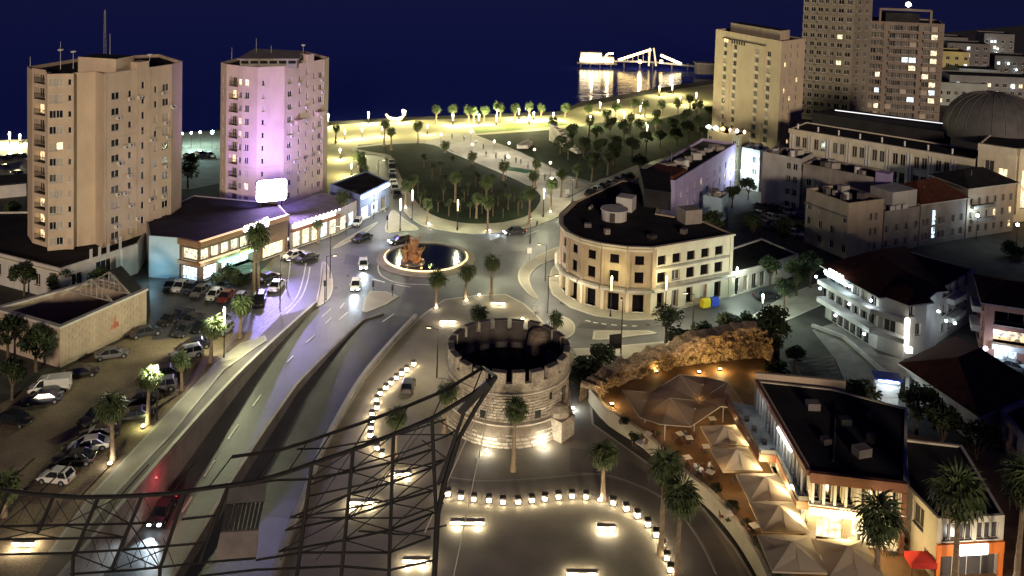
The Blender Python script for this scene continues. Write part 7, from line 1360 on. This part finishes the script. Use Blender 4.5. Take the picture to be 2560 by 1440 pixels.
pq = [T3(565, 1262), T3(661, 1257), T3(647, 1322), T3(551, 1328)]
for k in range(9):
    t0, t1 = k / 9 + .01, (k + 1) / 9 - .015; a, b, c, d = (pq[0].lerp(pq[1], t0), pq[0].lerp(pq[1], t1), pq[3].lerp(pq[2], t1), pq[3].lerp(pq[2], t0)); o_ = Vector((0, .12, .02)); part(lat, 'louvre', MB().add([a, b, c, d, a + o_, b + o_, c + o_, d + o_], [(0, 3, 2, 1), (4, 5, 6, 7), (0, 1, 5, 4), (1, 2, 6, 5), (2, 3, 7, 6), (3, 0, 4, 7)]), blackm)
def slab(nm, q, m, th=.12):
    V = [T3(*p) for p in q]; o_ = Vector((0, th, .03)); part(lat, nm, MB().add(V + [v + o_ for v in V], [(0, 3, 2, 1), (4, 5, 6, 7), (0, 1, 5, 4), (1, 2, 6, 5), (2, 3, 7, 6), (3, 0, 4, 7)]), m)
slab('sheet_panel', [(551, 1332), (647, 1326), (640, 1394), (535, 1402)], mat('sheet_metal', (.16, .14, .13), .6, .2, 1)); slab('sheet_panel', [(572, 1222), (668, 1200), (662, 1254), (566, 1260)], mat('sheet_metal_dark', (.07, .065, .065), .6, .2, 1))

# ================================================================== PIER AND SEA
YP = 452.0
pr_ = thing('pier_bridge', 'floodlit suspension footbridge leading out to the pier', 'bridge', (*T3(1630, 160, YP)[:2], 0))
deck = [(1536, 153), (1600, 154), (1640, 156), (1700, 162), (1745, 166), (1790, 172)]
for a, b in zip(deck, deck[1:]): part(pr_, 'deck', MB().tube(T3(*a, YP), T3(*b, YP), .55, n=4), lightw)
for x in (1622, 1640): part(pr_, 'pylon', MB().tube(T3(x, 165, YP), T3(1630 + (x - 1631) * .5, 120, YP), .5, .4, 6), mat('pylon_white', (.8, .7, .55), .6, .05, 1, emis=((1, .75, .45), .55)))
wm2 = glow('pier_lights', (1, .66, .24), 11, True); wm3 = glow('pier_lights_white', (1, .78, .45), 9, True)
part(pr_, 'light_cable', MB().tube(T3(1546, 150, YP), T3(1627, 124, YP), .55, .55, 6), wm2); part(pr_, 'light_cable', MB().tube(T3(1652, 138, YP), T3(1703, 160, YP), .65, .6, 6), wm3)
for k in range(6): x = 1556 + k * 13; part(pr_, 'hanger', MB().tube(T3(x, 147 - k * 4.2, YP), T3(x, 153, YP), .1, n=4), MAT['pylon_white'])
for x in (1600, 1653): part(pr_, 'deck_lamp', MB().lathe([(.01, -.5), (.7, 0), (.01, .9)], 6).mesh('x', wm2) and MB().box(T3(x, 154, YP), (1.4, 1.4, 1.4)), wm2)
for x in (1560, 1600, 1632, 1680, 1720): a = T3(x, 158, YP); part(pr_, 'pile', MB().tube((a.x, a.y, -2.5), (a.x, a.y, a.z), .4), concd)
pv = thing('pier_pavilion', 'brightly lit pavilion at the end of the pier', 'pavilion', (*T3(1490, 158, YP)[:2], 0)); z0 = T3(1490, 158, YP).z
x0_, x1_ = T3(1447, 155, YP).x, T3(1537, 155, YP).x
part(pv, 'platform', MB().box(((x0_ + x1_) / 2, YP + 2, z0), (x1_ - x0_ + 2, 9, .6)), concd); part(pv, 'hall', MB().box(((x0_ + x1_) / 2, YP + 3, z0 + 1.8), (x1_ - x0_ - 1, 6, 3.2)), lightw)
for k in range(9): x = x0_ + (k + .7) * (x1_ - x0_) / 9.4; part(pv, 'window', MB().box((x, YP - .1, z0 + 1.6), (1.45, .2, 1.6)), [wm3, wm2][k % 3 == 2])
part(pv, 'light_band', MB().box(((x0_ + x1_) / 2 - 3, YP - .3, z0 + 3.9), (10, .5, 1.1)), wm3); part(pv, 'upper_hall', MB().box(((x0_ + x1_) / 2 - 3, YP + 3, z0 + 4.2), (11, 5, 2.4)), lightw)
part(pv, 'arched_canopy', MB().tube((x1_ - 5, YP - .2, z0 + 3.6), (x1_ - 3.6, YP - .2, z0 + 5.2), .4, n=5).tube((x1_ - 3.6, YP - .2, z0 + 5.2), (x1_ - .9, YP - .2, z0 + 5.3), .4, n=5), wm2)
for x in (x0_ + 1, x0_ + 6, x0_ + 11, x1_ - 2): part(pv, 'pile', MB().tube((x, YP, -2.5), (x, YP, z0), .4), concd)
for x_, p_ in ((1480, 2500), (1520, 2500), (1600, 3000), (1680, 2000)): a = T3(x_, 150, YP - 5); lamp(pv, a - pv.location, p_, (1, .8, .5), .8)
by = thing('bathing_house', 'dim low beach building beside the pier end near the tan tower', 'building', (*T3(1765, 165, 430)[:2], 0)); a = T3(1765, 165, 430); part(by, 'hall', MB().box((a.x, a.y, 2.2), (10, 6, 5)), concd); part(by, 'roof', MB().box((a.x, a.y, 4.9), (11, 7, .4)), greyw)
# stepped monument and mound in the sea park
mo = thing('stepped_monument', 'pale stepped wedge monument in the sea park', 'monument', (*G(1410, 372), 0)); a0 = Vector(G(1380, 352)); b0 = Vector(G(1446, 384))
for k in range(9): t_ = k / 9; q = a0.lerp(b0, t_ + .05); part(mo, 'step', MB().box((q.x, q.y, (5.2 - 5.0 * t_) / 2), (3.2, 1.4, 5.2 - 5.0 * t_), math.atan2((b0 - a0).y, (b0 - a0).x)), mat('monument_stone', (.5, .46, .38), .8, .15, .5))
md_ = thing('stone_mound', 'low pale stone wedge lying left of the stepped monument', 'monument', (*G(1312, 366), 0)); part(md_, 'block', MB().prism(GL([(1292, 372), (1318, 356), (1332, 362), (1320, 372)]), 0, 1.0), MAT['monument_stone']); part(md_, 'ridge', MB().tube((*G(1294, 371), .9), (*G(1322, 357), 1.3), .35, n=4), MAT['monument_stone'])
gc = thing('green_canopy', 'green flat kiosk canopy on the bright walkway', 'canopy', (*G(1292, 432), 0)); q = G(1292, 424, 3); part(gc, 'roof', MB().box((q[0], q[1], 3), (7, 3, .2), -.5), mat('green_roof', (.08, .3, .14), .7)); 
for s in (-1, 1): part(gc, 'post', MB().tube((q[0] + s * 2.6, q[1] - s * 1.3, 0), (q[0] + s * 2.6, q[1] - s * 1.3, 3), .07), steelg)
sl = thing('seafront_sculpture', 'small pale curved boat sculpture on the sea front', 'sculpture', (*G(988, 303), 0)); q = G(988, 303); hb = MB()
for k in range(6): a = rad(200 + k * 28); b_ = rad(228 + k * 28); hb.tube((q[0] + 3.4 * math.cos(a), q[1], 3.4 + 3.0 * math.sin(a)), (q[0] + 3.4 * math.cos(b_), q[1], 3.4 + 3.0 * math.sin(b_)), .3 + .25 * min(k, 5 - k), .3 + .25 * min(k + 1, 4 - k if k < 5 else 0) + .01, 6)
part(sl, 'hull', hb, MAT['monument_stone']); part(sl, 'plinth', MB().box((q[0], q[1], .2), (2.4, 1.4, .4)), conc)
lot = thing('low_store', 'low dark-roofed store in front of the lot left of the left tower', 'building', (*G(30, 470), 0)); part(lot, 'wall', MB().prism(GL([(-40, 500), (66, 490), (66, 470), (-40, 478)]), 0, 3), lightw); part(lot, 'roof', MB().prism(inset(ccw(GL([(-40, 500), (66, 490), (66, 470), (-40, 478)])), -.6), 3, 3.3), roofd)
